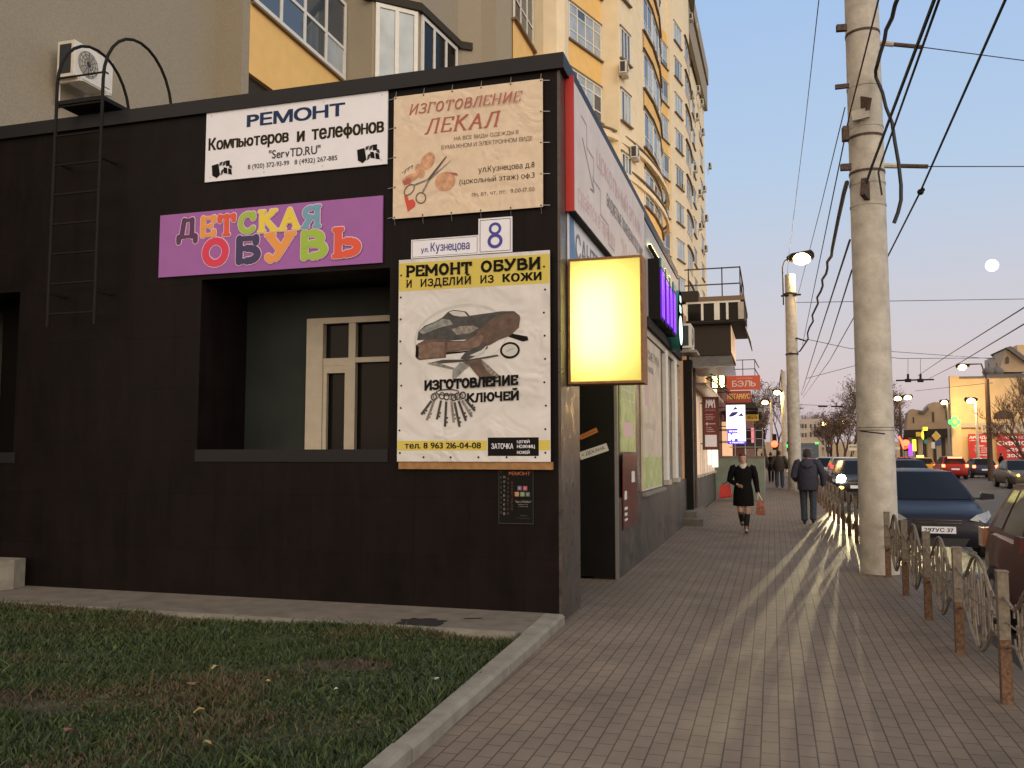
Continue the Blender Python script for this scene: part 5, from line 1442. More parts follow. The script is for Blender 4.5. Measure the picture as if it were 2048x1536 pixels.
wire('loose twisted cable hanging down from the top of the thick pole', tw, .026, 'loose_cable', group='cables on the poles', seg=6)
tw2 = [A(1694, 365, 13.2), A(1688, 385, 14.2), A(1676, 440, 16.5), A(1664, 500, 19.5)]
for k in range(1, 17):
    t = k / 16; tw2.append(A(1664 - 54 * t + 3.0 * sin(k * 2.2), 500 + 190 * t, 19.5 + 22 * t))
tw2 += [A(1600, 702, 42), A(1590, 708, 41.8), A(1580, 706, 41.7)]
wire('wavy twisted cable strung between the thick pole and the next pole', tw2, .034, 'twisted_cable', group='cables on the poles', seg=6)
wire('heavy black wire ending at the lower clamp of the thick pole, left of two', [A(1880, -30, 8.2), A(1745, 330, 12.9), A(1732, 368, 13.0)], .019)
wire('heavy black wire ending at the lower clamp of the thick pole, right of two', [A(1889, -30, 8.2), A(1764, 322, 13.0), A(1757, 345, 13.05), A(1764, 390, 13.05)], .014)
wire('wire running on from the thick pole down the street, upper one', [A(1700, 480, 14), A(1640, 665, 34), A(1602, 790, 80)], .018)
wire('wire running on from the thick pole down the street, lower one', [A(1704, 540, 14), A(1660, 680, 30), A(1604, 790, 80)], .014)
wire('long trolley feeder wire with a clamp crossing the sky right of the thick pole', [A(2024, -30, 8.0), A(1840, 385, 13.3), A(1772, 520, 18), A(1660, 720, 42), A(1606, 795, 100)], .014)
mb = MB(); c = A(1841, 384, 13.2); mb.ball(c, .045, 'metal_dark', 8, 6); mb.ball((c.x + .03, c.y, c.z + .03), .03, 'metal_dark', 8, 6)
tag(mb.build('wire_clamp', loc=c), 'dark clamp on the feeder wire right of the thick pole', 'clamp')
wire('span wire from the upper bracket arm of the thick pole', [ARM[0], A(2048, 121, 15.5), A(2300, 150, 19)], .008)
wire('span wire from the lower bracket arm of the thick pole', [ARM[1], A(2048, 333, 15.5), A(2300, 336, 19)], .008)
wire('thin service wire rising steeply left of the thick pole', [A(1640, -20, 14), A(1610, 250, 24), A(1579, 500, 41), A(1574, 552, 41.9)], .009)
wire('thin service wire from the thick pole to the lamp pole', [A(1690, 215, 13.3), A(1640, 420, 22), A(1596, 590, 40)], .009)
wire('level span wire at the height of the lamp pole head', [A(1590, 605, 42), A(2048, 598, 48), A(2300, 590, 52)], .016)
wire('second level span wire lower on the lamp pole', [A(1612, 678, 42), A(1700, 697, 46), A(1990, 718, 58)], .014)
wire('span wire carrying the trolley wire crossing', [A(1612, 757, 62), A(1776, 714, 52), A(1800, 717, 52), A(1990, 716, 56)], .016)
wire('trolley contact wire coming down from the right, left one', [A(2120, 570, 15), A(2048, 615, 20), A(1900, 708, 40), A(1835, 752, 75)], .015)
wire('trolley contact wire coming down from the right, right one', [A(2120, 605, 15), A(2048, 648, 20), A(1912, 730, 42), A(1858, 757, 75)], .015)
wire('far span wire above the traffic lights', [A(1830, 782, 95), A(1960, 768, 90), A(1985, 766, 60)], .02)
wire('far level trolley span over the distant roofs', [A(1592, 809, 120), A(1726, 814, 120)], .03)
ins = thing('trolley_insulator', 'dark pair of trolley wire insulator bars hanging in the sky', 'insulator', A(1830, 758, 60))
mb = MB(); mb.tube([A(1792, 761, 60), A(1868, 759, 60)], .05, 'metal_dark', 6); mb.build('bar', ins)
mb = MB()
for px in (1816, 1841): mb.tube([A(px, 718, 55), A(px, 748, 59.6)], .012, 'metal_dark', 5); mb.tube([A(px, 748, 60), A(px, 764, 60)], .07, 'metal_dark', 6); mb.tube([A(px - 6, 761, 60), A(px + 6, 761, 60)], .11, 'metal_dark', 6)
mb.build('hanger', ins)
mb = MB(); mb.tube([A(1636, 813, 118), A(1655, 813, 118)], .1, 'metal_dark', 5); mb.tube([A(1662, 813, 118), A(1686, 813, 118)], .1, 'metal_dark', 5); mb.tube([A(1672, 806, 118), A(1672, 816, 118)], .06, 'metal_dark', 5)
tag(mb.build('trolley_insulator', loc=A(1660, 813, 118)), 'tiny far trolley insulator above the distant pale building', 'insulator')

def lamp_head(parent, p, d, size, glow, energy, light=True):
    """cobra head: a small hood over a glowing bowl, reaching along d"""
    p = Vector(p); d = Vector(d).normalized()
    mb = MB(); mb.tube([p - d * size * 1.3, p - d * size * .8, p + d * size * .9, p + d * size * 1.1], [size * .2, size * .45, size * .5, size * .2], 'metal_dark', 8); mb.build('lamp_hood', parent)
    mb = MB(); mb.ball((p.x, p.y, p.z - size * .22), size * .85, glow, 12, 8, (1, 1, .62)); mb.build('lamp_bowl', parent)  # bowl oversized, the lamp's glare built into its shape
    if light: point_light('lamp_light', (p.x, p.y, p.z - size * .95), energy, SOD, .3, parent)
p2b = Vector((.96, 42, 0)); top = at(1578, 550, 1, 42)
lp = thing('lamp_pole', 'concrete pole with a glowing street lamp on a curved bracket at its head', 'street lamp', p2b)
mb = MB(); mb.lathe([(.30, 0), (.235, top.z), (0, top.z)], p2b, 'pole_concrete', 20); mb.build('shaft', lp)
hd = at(1603, 513, 1, 41.7)
mb = MB(); q0 = at(1567, 610, 1, 41.7); q1 = at(1565, 535, 1, 41.7); q2 = at(1569, 522, 1, 41.7); mb.tube([q0, q1, q2, at(1582, 514, 1, 41.7), hd], .03, 'metal_dark', 6); mb.build('bracket', lp)
lamp_head(lp, hd, (1, .0, .1), .50, 'glow_street', 900)
mb = MB()
for z in (6.2, 9.0): mb.lathe([(.24, -.03), (.29, -.03), (.29, .03), (.24, .03)], (p2b.x, p2b.y, z), 'metal_dark', 16)
mb.bar(at(1592, 676, 1, 41.8), at(1612, 682, 1, 41.8), .06, .06, 'metal_dark'); mb.bar(at(1562, 592, 1, 41.8), at(1602, 589, 1, 41.8), .05, .08, 'metal_dark'); mb.build('clamp', lp)
def far_pole(lab, px, Y, topy, r, heads, m='pole_concrete', glow='glow_street_far', energy=300, light=False, hs=.30):
    b = at(px, 908, 1, Y); t = at(px - 3, topy, 1, Y)
    o = thing('lamp_pole', lab, 'street lamp', (b.x, Y, 0))
    mb = MB(); mb.lathe([(r, 0), (r * .75, t.z), (0, t.z)], (b.x, Y, 0), m, 12); mb.build('shaft', o)
    for hx, hy in heads:
        h = at(hx, hy, 1, Y - .3)
        mb = MB(); mb.tube([(b.x, Y, t.z - .1), ((b.x * 1.6 + h.x * .4) / 2, Y - .05, max(h.z, t.z) + .12), ((b.x + h.x * 3) / 4, Y - .2, h.z + .1), h], .05, 'metal_dark', 5); mb.build('bracket', o)
        lamp_head(o, h, (h.x - b.x, 0.01, 0), hs, glow, energy, light)
    return o
far_pole('third concrete pole down the pavement, lamp to its left', 1570, 86, 742, .30, [(1554, 783)], energy=700, light=True, hs=.40)
far_pole('thin far lamp pole left of the concrete poles, lamp facing left', 1544, 92, 800, .12, [(1530, 803)], hs=.40)
far_pole('thin twin headed lamp pole right of the thick pole', 1803, 110, 805, .16, [(1795, 795), (1815, 793)], 'metal_rust', hs=.5)
far_pole('far lamp pole in front of the brown trees, left one', 1650, 150, 850, .14, [(1648, 846)], hs=.55)
far_pole('far lamp pole in front of the brown trees, right one', 1690, 150, 850, .14, [(1686, 843)], hs=.5)
far_pole('far lamp pole over the pale row of old houses', 1899, 125, 800, .15, [(1888, 803)], hs=.5)
far_pole('far lamp pole against the tall yellow wall', 1956, 96, 805, .15, [(1941, 799)], hs=.5, energy=1500, light=True)
far_pole('dark leaning lamp pole with a long curved arm by the red banners', 1980, 60, 758, .17, [(1924, 732)], 'metal_rust', hs=.32, energy=900, light=True)

# ================================================================== THE FENCE
fence = thing('iron_fence', 'low wrought iron fence of wavy hoops and rusty square posts along the kerb', 'fence', (1.46, 6.65, 0))
FX = 1.46; P0 = 6.66 - 1.56 * 2; NP = 32
post = MB(); post.box((FX - .034, P0 - .034, .42), (FX + .034, P0 + .034, .862), 'fence_paint'); post.box((FX - .034, P0 - .034, 0), (FX + .034, P0 + .034, .42), 'fence_rust'); post.box((FX - .038, P0 - .038, .862), (FX + .038, P0 + .038, .872), 'fence_paint')
post0 = post.build('post', fence)
def hoop_panel(y0, full=True):
    mb = MB(); L = 1.56; yc = y0 + L / 2
    def curve(sg):
        pts = []
        zc = .535
        for k in range(49):
            t = k / 48; y = y0 + L * t; u = abs(t - .5) * 2
            if u > .62: h = .175 - .055 * sin((1 - u) / .38 * pi / 2)
            else: h = .12 + .225 * (cos(u / .62 * pi) * .5 + .5) ** .62
            pts.append((FX, y, zc + sg * h))
        return pts
    mb.tube(curve(1), .0125, 'fence_paint', 7); mb.tube(curve(-1), .0125, 'fence_paint', 7)
    mb.tube([(FX, y0 + .03, .535), (FX, y0 + L - .03, .535)], .007, 'fence_paint', 6)
    def el(cy, cz, ry, rz, r=.008, a0=0, a1=360, n=22, dx=0.0):
        mb.tube([(FX + dx, cy + ry * cos(radians(a0 + (a1 - a0) * k / n)), cz + rz * sin(radians(a0 + (a1 - a0) * k / n))) for k in range(n + 1)], r, 'fence_paint', 6, caps=(a1 - a0 < 360))
    el(yc, .535, .14, .325, .009 if full else .005)
    if not full: return mb
    el(yc, .535, .055, .17, .007)
    for s in (-1, 1):
        el(yc + s * .26, .60, .075, .13, .008, 180 if s > 0 else 0, (180 if s > 0 else 0) - s * 280); el(yc + s * .26, .47, .075, .13, .008, 180 if s > 0 else 0, (180 if s > 0 else 0) + s * 280)
        el(yc + s * .47, .60, .05, .09, .007, 0 if s > 0 else 180, (0 if s > 0 else 180) + s * 270); el(yc + s * .47, .47, .05, .09, .007, 0 if s > 0 else 180, (0 if s > 0 else 180) - s * 270)
        mb.tube([(FX, yc + s * .2, .30), (FX, yc + s * .2, .77)], .006, 'fence_paint', 6); mb.tube([(FX, yc + s * .36, .41), (FX, yc + s * .36, .66)], .006, 'fence_paint', 6)
    return mb
panel0 = hoop_panel(P0).build('hoop_panel', fence)
plain0 = hoop_panel(P0, False).build('hoop_panel', fence); plain0.location = (0, 1.56 * 6, 0)
for i in range(1, NP):
    for o in ((post0, panel0 if i < 6 else plain0) if i < NP - 1 else (post0,)):
        if o is plain0 and i == 6: continue
        c = o.copy(); COL.objects.link(c); c.parent = fence; c.location = (random.uniform(-.006, .006) if o is post0 else 0, 1.56 * i, 0)
        if o is post0: c.rotation_euler = (0, 0, 0)

# ================================================================== CARS
def car(name, label, loc, rotz, paint, L=4.3, Wd=1.76, Hh=1.46, kind='sedan', lights=None, plate=None, brake=False, head=None, extra=None, group='cars in the street', glass='car_glass', cab=0.0, tail='lamp_red'):
    r = thing(name, label, 'car', loc, rotz, group, local=True)
    h = Wd / 2; f = L / 2
    suv = kind in ('suv', 'van'); zr = .22 if not suv else .30; up = (Hh - 1.46) * .6
    st = [(f, .66, zr + .12, .60 + up), (f - .05, .80, zr + .02, .69 + up), (f - .18, .90, zr, .755 + up), (f - .45, .965, zr, .82 + up), (f - .85, .99, zr, .885 + up), (f - 1.15, 1.0, zr, .935 + up), (f - 1.6, 1.0, zr, .945 + up), (0, 1.0, zr, .95 + up), (-f + 1.1, 1.0, zr, .965 + up), (-f + .6, .985, zr, .975 + up), (-f + .22, .94, zr + .02, .955 + up), (-f + .06, .84, zr + .08, .88 + up), (-f, .70, zr + .16, .78 + up)]
    rings = []
    for x, w, z0, z1 in st:
        hw = h * w; d = z1 - z0
        half = [(.80, 0), (.955, .06 * d + .02), (.995, .30 * d), (1.0, .52 * d), (.985, .74 * d), (.945, d - .06), (.86, d - .012), (.5, d + .012)]
        ring = [(x, hw * a, z0 + b) for a, b in half] + [(x, 0, z1 + .02)] + [(x, -hw * a, z0 + b) for a, b in half[::-1]]
        rings.append(ring)
    mb = MB(); mb.loft(rings, paint, smooth=True)
    hatch = kind in ('hatch', 'suv', 'van')
    zb = .93 + up; zt = Hh - .035
    xf0, xf1 = f - 1.02 + cab, f - 1.85 + cab * 1.2
    xr0, xr1 = (-f + .12, -f + (.50 if kind != 'van' else .25)) if hatch else (-f + .62, -f + 1.30)
    w0, w1 = h * .90, h * .66
    def S(face, u, v, d=0.0):
        z = zb + (zt - zb) * v; w = w0 + (w1 - w0) * (v ** 1.15) + d
        if face == 'f': return Vector((xf0 + (xf1 - xf0) * v + d - .16 * u * u, w * u, z + d * .6))
        if face == 'r': return Vector((xr0 + (xr1 - xr0) * v - d + .10 * u * u, w * u, z + d * .3))
        a = xf0 + (xf1 - xf0) * v - .16; b = xr0 + (xr1 - xr0) * v + .10
        return Vector((a + (b - a) * u, w * (1 if face == 'l' else -1), z))
    def grid(mb, face, u0, u1, v0, v1, m, d=0.0, nu=8, nv=4):
        vs = [S(face, u0 + (u1 - u0) * i / nu, v0 + (v1 - v0) * j / nv, d) for j in range(nv + 1) for i in range(nu + 1)]
        mb.add(vs, [(j * (nu + 1) + i, j * (nu + 1) + i + 1, (j + 1) * (nu + 1) + i + 1, (j + 1) * (nu + 1) + i) for j in range(nv) for i in range(nu)], m, True)
    for fc, a, b in (('f', -1, 1), ('r', -1, 1), ('l', 0, 1), ('s', 0, 1)): grid(mb, fc, a, b, 0, 1, paint)
    n = 8; vs = []
    for j in range(9):
        t = j / 8
        for i in range(n + 1):
            u = -1 + 2 * i / n
            a = S('f', u, 1); b = S('r', u, 1); q = a.lerp(b, t); q.z += .05 * (1 - u ** 4) * sin(pi * min(1, max(0, t))) ** .5; vs.append(q)
    mb.add(vs, [(j * 9 + i, j * 9 + i + 1, (j + 1) * 9 + i + 1, (j + 1) * 9 + i) for j in range(8) for i in range(n)], paint, True)
    mb.build('body', r)
    mb = MB(); grid(mb, 'f', -.93, .93, .05, .96, glass, .007); mb.build('windscreen', r)
    mb = MB(); grid(mb, 'r', -.90, .90, .10, .92, glass, .007); mb.build('rear_window', r)
    for fc in ('l', 's'):
        mb = MB(); grid(mb, fc, .07, .43, .07, .92, glass, .006); grid(mb, fc, .46, .76 if not hatch else .74, .07, .92, glass, .006)
        if hatch: grid(mb, fc, .78, .93, .12, .88, glass, .006)
        mb.build('side_window', r)
    wr = .31 if not suv else .35
    for sx in (f - .83, -f + .80):
        for sy in (-1, 1):
            mb = MB(); y = sy * (h - .10)
            mb.lathe([(wr * .55, -.10), (wr * .93, -.10), (wr, -.07), (wr, .07), (wr * .93, .10), (wr * .55, .10)], (sx, y, wr - .005), 'tyre', 22, axis='y'); tw = mb.build('wheel', r)
            mb = MB(); mb.lathe([(wr * .66, 0), (wr * .60, .01), (.05, .02), (0, .02)], (sx, y + sy * .098 - .01, wr - .005), 'rim', 18, axis='y')
            for k in range(5):
                a = 2 * pi * k / 5
                mb.bar((sx + .05 * cos(a), y + sy * .112, wr + .05 * sin(a)), (sx + wr * .6 * cos(a), y + sy * .105, wr + wr * .6 * sin(a)), .05, .03, 'rim', (0, 1, 0))
            mb.build('rim', tw)
            mb = MB(); n = 16
            vs = [(sx + q * cos(pi * k / n), sy * (h + .004), wr * .9 + q * sin(pi * k / n)) for k in range(n + 1) for q in (wr + .055, wr - .02)]
            mb.add(vs, [(2 * k, 2 * k + 2, 2 * k + 3, 2 * k + 1) for k in range(n)], 'car_black_trim'); mb.build('wheel_arch', r)
    zl = .66 + up
    for sy in (-1, 1):
        mb = MB(); m = 'lamp_glass'
        ring = lambda d: [(f - .03 - d * .2, sy * (h * .52), zl + .00), (f - .10, sy * h * .80, zl - .05), (f - .38, sy * h * .955, zl + .05), (f - .50, sy * h * .945, zl + .14), (f - .30, sy * h * .86, zl + .12), (f - .10, sy * h * .66, zl + .085)]
        c0 = ring(0); c1 = [(x + .03, y * 1.015, z + .012) for x, y, z in c0]
        mb.loft([c0, c1], head or m, smooth=False); mb.build('headlight', r)
        mb = MB(); zt_ = .78 + up
        if hatch: mb.box((-f + .0, sy * h * .74, zt_ - .03), (-f + .17, sy * h * .95, zt_ + .17), 'glow_brake' if brake else tail)
        else: mb.box((-f - .005, sy * h * .52, zt_ - .06), (-f + .22, sy * h * .93, zt_ + .10), 'glow_brake' if brake else tail)
        mb.build('taillight', r)
        mb = MB(); y = sy * (h + .12)
        mb.loft([[(f - 1.28 - .02 * abs(t), y + a * .10 * (1 - .3 * abs(t)), 1.0 + up + b * .07 * (1 - .3 * abs(t))) for a, b in ((-1, -.7), (1, -.4), (1, .7), (-.8, 1))] for t in (-1, 0, 1)], paint, smooth=False)
        vs = [[(f - 1.42 + t, y + a * .10, 1.0 + up + b * .07) for a, b in ((-1, -.8), (1, -.5), (1, .7), (-.8, 1))] for t in (0, .14, .19)]
        mb.v.clear(); mb.f.clear(); mb.m.clear(); mb.sm.clear()
        mb.loft(vs, paint, smooth=True); mb.bar((f - 1.33, sy * h * .9, .97 + up), (f - 1.33, y, .96 + up), .05, .03, 'car_black_trim'); mr_ = mb.build('mirror', r)
        mb = MB(); mb.add([(f - 1.424, y + a * .085, 1.0 + up + b * .055) for a, b in ((-1, -.8), (1, -.5), (1, .7), (-.8, 1))], [(0, 1, 2, 3)], 'curtain_glass'); mb.build('mirror_glass', mr_)
    mb = MB(); mb.loft([[(f + .012, y * k, zr + z) for y, z in ((-h * .42, .02), (h * .42, .02), (h * .52, .16), (-h * .52, .16))] for k in (1,)] + [[(f - .06, y, zr + z) for y, z in ((-h * .42, .02), (h * .42, .02), (h * .52, .16), (-h * .52, .16))]], 'car_black_trim', smooth=False)
    mb.box((f - .055, -h * .42, .60 + up), (f + .012, h * .42, .672 + up), 'car_black_trim'); mb.build('grille', r)
    mb = MB(); mb.box((f - .05, -h * .40, .607 + up), (f + .022, h * .40, .617 + up), 'chrome'); mb.box((f - .05, -h * .40, .655 + up), (f + .022, h * .40, .665 + up), 'chrome'); mb.build('chrome_trim', r)
    for sgn, nm in ((1, 'front_plate'), (-1, 'rear_plate')):
        xx = sgn * (f + .014); z = .50 if sgn > 0 else .62
        fr = Fr((xx, sgn * -.26, z - .056 + up), (0, sgn, 0), (0, 0, 1))
        mb = MB(); fr.rect(mb, 0, 0, .52, .112, 'sign_white', -.03, .004)
        pl = mb.build(nm, r)
        if plate and sgn > 0:
            mb = MB(); fr.text(mb, plate, .04, .48, .025, .09, 'print_black', .006, off=.02); mb.build('plate_lettering', pl)
    return r
RZ = -.12
navy = car('parked_car', 'dark navy hatchback parked facing us behind the fence', (2.62, 16.15 + 2.12, RZ), -pi / 2, 'car_navy', 4.24, 1.79, 1.48, 'hatch', plate='297УС 37')
fr = Fr((2.12 + .024, -.075, .615), (0, 1, 0), (0, 0, 1))
mb = MB(); fr.ell(mb, .075, .022, .075, .036, 'chrome', .0); fr.ell(mb, .075, .022, .067, .029, 'car_black_trim', .003); fr.text(mb, 'KIA', .028, .122, .006, .038, 'chrome', .005, off=.02); mb.build('emblem', navy)
car('parked_car', 'burgundy hatchback at the right edge nearest to us, its mirror and tail in view', (2.97, 8.82, RZ), -pi / 2, 'car_burgundy', 4.0, 1.72, 1.50, 'hatch', tail='lamp_amber')
hl = at(1683, 957, 1, 35.0)
blk = car('parked_car', 'black car parked with its headlight shining over the pavement', (hl.x + .56, 35.0 + 2.2, RZ), -pi / 2, 'car_black', 4.4, 1.80, 1.55, 'hatch')
mb = MB(); mb.ball((2.19, -.56, hl.z - RZ), .15, 'glow_white', 12, 8, (.5, 1, 1)); mb.ball((2.22, .45, hl.z - RZ - .02), .05, 'glow_white', 10, 6, (.5, 1, 1)); mb.build('headlight_bulb', blk)  # first ball larger than a real bulb, taking in the headlight's bloom
mb = MB(); mb.ball((2.19, -.58, hl.z - RZ - .34), .07, 'glow_amber', 10, 6, (.5, 1.5, .8)); mb.build('indicator', blk)
for k, xx in enumerate((hl.x, hl.x + 1.25)):
    point_light('headlight_beam', (xx, 34.6, hl.z), 27000, (1.0, .84, .46), .03, None, (14, 10)[k], (xx - (.75, 1.75)[k], 12, .30), .9)
car('parked_car', 'white car parked behind the black car with its lamp on', (3.35, 44.5, RZ), -pi / 2, 'car_white', 4.4, 1.78, 1.62, 'suv')
car('parked_car', 'dark car with a pale roof behind the man in the navy jacket', (3.0, 52.0, RZ), -pi / 2, 'car_silver', 4.4, 1.78, 1.60, 'suv')
car('parked_car', 'dark car just right of the thick pole behind the navy hatchback', (5.2, 39.0, RZ), -pi / 2, 'car_black', 4.5, 1.80, 1.55, 'sedan')
def road_car(lab, px, Y, paint, kind='sedan', away=True, brake=True, name='car', **k):
    p = at(px, 908, 1, Y); return car(name, lab, (p.x, Y, RZ), pi / 2 if away else -pi / 2, paint, kind=kind, brake=brake, **k)
tx = road_car('yellow taxi waiting with its brake lights on', 1840, 76, 'car_taxi', 'hatch', Hh=1.5)
mb = MB(); mb.box((-.1, -.25, 1.52), (.1, .25, 1.66), 'glow_amber'); mb.build('roof_sign', tx)
rc = road_car('red car waiting with bright brake lights and a lit rear window lamp', 1898, 70, 'car_red', 'hatch', Hh=1.62)
mb = MB(); mb.box((-2.14, -.45, 1.47), (-2.0, .45, 1.58), 'glow_brake'); mb.build('brake_light', rc)
road_car('dark blue car with orange tail lights before the red banners', 1957, 74, 'car_blue', 'hatch')
gc = road_car('dull grey car coming towards us at the far right', 2036, 52, 'car_grey', 'sedan', False, False)
mb = MB(); mb.ball((2.2, .55, .70), .07, 'glow_amber', 8, 6); mb.ball((2.2, -.55, .70), .07, 'glow_amber', 8, 6); mb.build('headlight_bulb', gc)
road_car('dark car queueing behind the thick pole, tail lights lit', 1712, 62, 'car_black', 'sedan')
road_car('far dark car ahead of the man in navy with a red tail light', 1632, 66, 'car_red', 'sedan', group='cars in the street')
road_car('far car left of the yellow taxi with red lights', 1806, 92, 'car_red', 'sedan')

# city bus, seen from behind
bp = at(1617, 908, 1, 92)
bus = thing('city_bus', 'beige city bus seen from behind with a blue advert panel on its back', 'bus', (bp.x, 92, RZ))
mb = MB(); bx = bp.x
prof = [(-1.25, .35), (1.25, .35), (1.25, 2.9), (1.12, 3.08), (0, 3.16), (-1.12, 3.08), (-1.25, 2.9)]
mb.loft([[(bx + x, 92, RZ + z) for x, z in prof], [(bx + x, 103, RZ + z) for x, z in prof]], 'bus_beige', smooth=False); mb.build('body', bus)
f = Fr((bx - 1.25, 91.99, RZ), (1, 0, 0), (0, 0, 1))
mb = MB(); f.rect(mb, .12, .75, 2.2, 2.85, 'bus_blue', 0, .03); mb.build('advert', bus)
mb = MB(); f.text(mb, 'реклама на', .5, 1.6, 2.2, 2.4, 'faint_grey', .04); f.text(mb, 'транспорте', .5, 1.8, 1.8, 2.0, 'faint_grey', .04); f.text(mb, '777-37', .9, 1.8, 1.0, 1.2, 'sign_white', .04); mb.build('advert_lettering', bus)
mb = MB(); f.rect(mb, .05, .45, .35, .68, 'glow_brake', 0, .04); f.rect(mb, 2.15, .45, 2.45, .68, 'glow_brake', 0, .04); mb.build('taillight', bus)
mb = MB(); f.rect(mb, 1.9, 2.75, 2.2, 2.9, 'glow_green', .03, .05); mb.build('route_lamp', bus)
for sx in (-1.05, 1.05):
    for yy in (94.5, 101):
        mb = MB(); mb.lathe([(.2, -.14), (.48, -.14), (.5, 0), (.48, .14), (.2, .14)], (bx + sx, yy, RZ + .5), 'tyre', 16, axis='x'); mb.build('wheel', bus)

# ================================================================== PEOPLE
def body_mesh(parent, joints, edges, radii, m, sub=1, name='body'):
    me = bpy.data.meshes.new('body')
    me.from_pydata([tuple(j) for j in joints], edges, [])
    me.update()
    o = bpy.data.objects.new('body', me); COL.objects.link(o)
    sk = o.modifiers.new('skin', 'SKIN'); sk.use_smooth_shade = True
    for i, v in enumerate(me.skin_vertices[0].data):
        r = radii[i]; v.radius = r if isinstance(r, tuple) else (r, r); v.use_root = (i == 0)
    ss = o.modifiers.new('subsurf', 'SUBSURF'); ss.levels = sub; ss.render_levels = sub
    dg = bpy.context.evaluated_depsgraph_get()
    me2 = bpy.data.meshes.new_from_object(o.evaluated_get(dg))
    me2.materials.clear(); me2.materials.append(M[m])
    bpy.data.objects.remove(o); bpy.data.meshes.remove(me)
    for p in me2.polygons: p.use_smooth = True
    b = bpy.data.objects.new(name, me2); COL.objects.link(b); b.parent = parent
    return b
def rings_ell(sec, n=16):
    """sec: (z, cx, cy, rx, ry)"""
    return [[(cx + rx * cos(2 * pi * k / n), cy + ry * sin(2 * pi * k / n), z) for k in range(n)] for z, cx, cy, rx, ry in sec]
def person(label, loc, rotz, h, hipL, kneeL, footL, hipR, kneeR, footR, elbL, hanL, elbR, hanR, clothes, female=False, skin='skin', headturn=0.0):
    """faces local -y; arms and legs given as joint points in metres for a 1.72 m figure"""
    s = h / 1.72
    r = thing('person', label, 'person', loc, rotz, 'people on the pavement', local=True)
    V = lambda p: Vector(p) * s
    sw = .175 if female else .205
    shL, shR = (sw, 0, 1.40), (-sw, 0, 1.40)
    J = [(0, .0, .93), (0, 0, 1.10), (0, -.005, 1.30), (0, .0, 1.43), (0, -.01, 1.50), (0, -.02, 1.58), (0, -.015, 1.68)]
    R = [(.14, .11), (.125, .10), (.15, .105), (.075, .065), (.052, .052), (.078, .095), (.06, .075)]
    E = [(0, 1), (1, 2), (2, 3), (3, 4), (4, 5), (5, 6)]
    def chain(start, pts, rad):
        k = start
        for p, q in zip(pts, rad):
            J.append(p); R.append(q); E.append((k, len(J) - 1)); k = len(J) - 1
        return k
    for sh, el, ha in ((shL, elbL, hanL), (shR, elbR, hanR)):
        d = (Vector(ha) - Vector(el)).normalized()
        pal = Vector(ha) + d * .06
        k = chain(2, [(sh[0] * .85, sh[1], sh[2]), el, ha, tuple(pal)], [.048, .040, .029, (.034, .018)])
        sd = d.cross(Vector((1, 0, 0))); sd = sd.normalized() if sd.length > .1 else Vector((0, 1, 0))
        inn = Vector((-1 if sh[0] > 0 else 1, 0, 0))
        for i, (o_, L) in enumerate(((-.026, .066), (-.009, .076), (.009, .072), (.026, .056))):
            q0 = pal + sd * o_ + d * .03; q1 = q0 + d * L * .5 + inn * .008; q2 = q1 + d * L * .42 + inn * .022
            chain(k, [tuple(q0), tuple(q1), tuple(q2)], [.0095, .0085, .0075])
        t0 = Vector(ha) + d * .025 - sd * .032; t1 = t0 + d * .03 - sd * .018 + inn * .01; chain(k - 0, [tuple(t0), tuple(t1)], [.011, .009])
    for hp, kn, ft in ((hipL, kneeL, footL), (hipR, kneeR, footR)):
        toe = (ft[0], ft[1] - .15, ft[2] - .035)
        chain(0, [hp, kn, ft, toe], [.088, .058, .042, (.038, .028)])
    body_mesh(r, [V(j) for j in J], E, [tuple(q * s for q in x) if isinstance(x, tuple) else x * s for x in R], skin)
    # head: a face of its own on the neck
    mb = MB(); c = V((0, -.025, 1.60)); n = 18
    sec = []
    for t, rx, ry, oy in ((-.118, .030, .034, -.030), (-.105, .045, .052, -.024), (-.075, .060, .074, -.012), (-.035, .070, .088, -.004), (0, .075, .094, 0), (.045, .077, .098, .006), (.085, .068, .088, .010), (.108, .047, .062, .012), (.120, .018, .025, .013)):
        sec.append((c.z + t * s, c.x, c.y + oy * s, rx * s, ry * s))
    mb.loft(rings_ell(sec, n), skin)
    F_ = lambda x, y, z: (x * s, c.y + y * s, c.z + z * s)
    mb.loft([[F_(-.011, -.088, .02), F_(.011, -.088, .02), F_(.004, -.096, .015), F_(-.004, -.096, .015)], [F_(-.017, -.086, -.03), F_(.017, -.086, -.03), F_(.010, -.116, -.026), F_(-.010, -.116, -.026)], [F_(-.012, -.082, -.04), F_(.012, -.082, -.04), F_(.007, -.098, -.038), F_(-.007, -.098, -.038)]], skin, smooth=True)
    for sx in (-1, 1): mb.ball(F_(sx * .077, .012, -.012), .018 * s, skin, 8, 6, (.45, .7, 1.3))
    mb.build('head', r)
    mb = MB()
    for sx in (-1, 1): mb.ball(F_(sx * .030, -.086, .008), .0105 * s, 'eye', 8, 6, (1.2, .5, .7)); mb.bar(F_(sx * .015, -.097, .030), F_(sx * .046, -.086, .030), .006 * s, .005 * s, 'hair_brown')
    mb.build('eyes', r)
    mb = MB(); mb.ball(F_(0, -.084, -.062), .020 * s, 'lips', 10, 6, (1.1, .45, .35)); mb.build('mouth', r)
    for nm, fn_ in clothes:
        mb = MB(); fn_(mb, V, s, dict(shL=shL, shR=shR, elbL=elbL, hanL=hanL, elbR=elbR, hanR=hanR, hipL=hipL, kneeL=kneeL, footL=footL, hipR=hipR, kneeR=kneeR, footR=footR, c=c)); mb.build(nm, r)
    return r
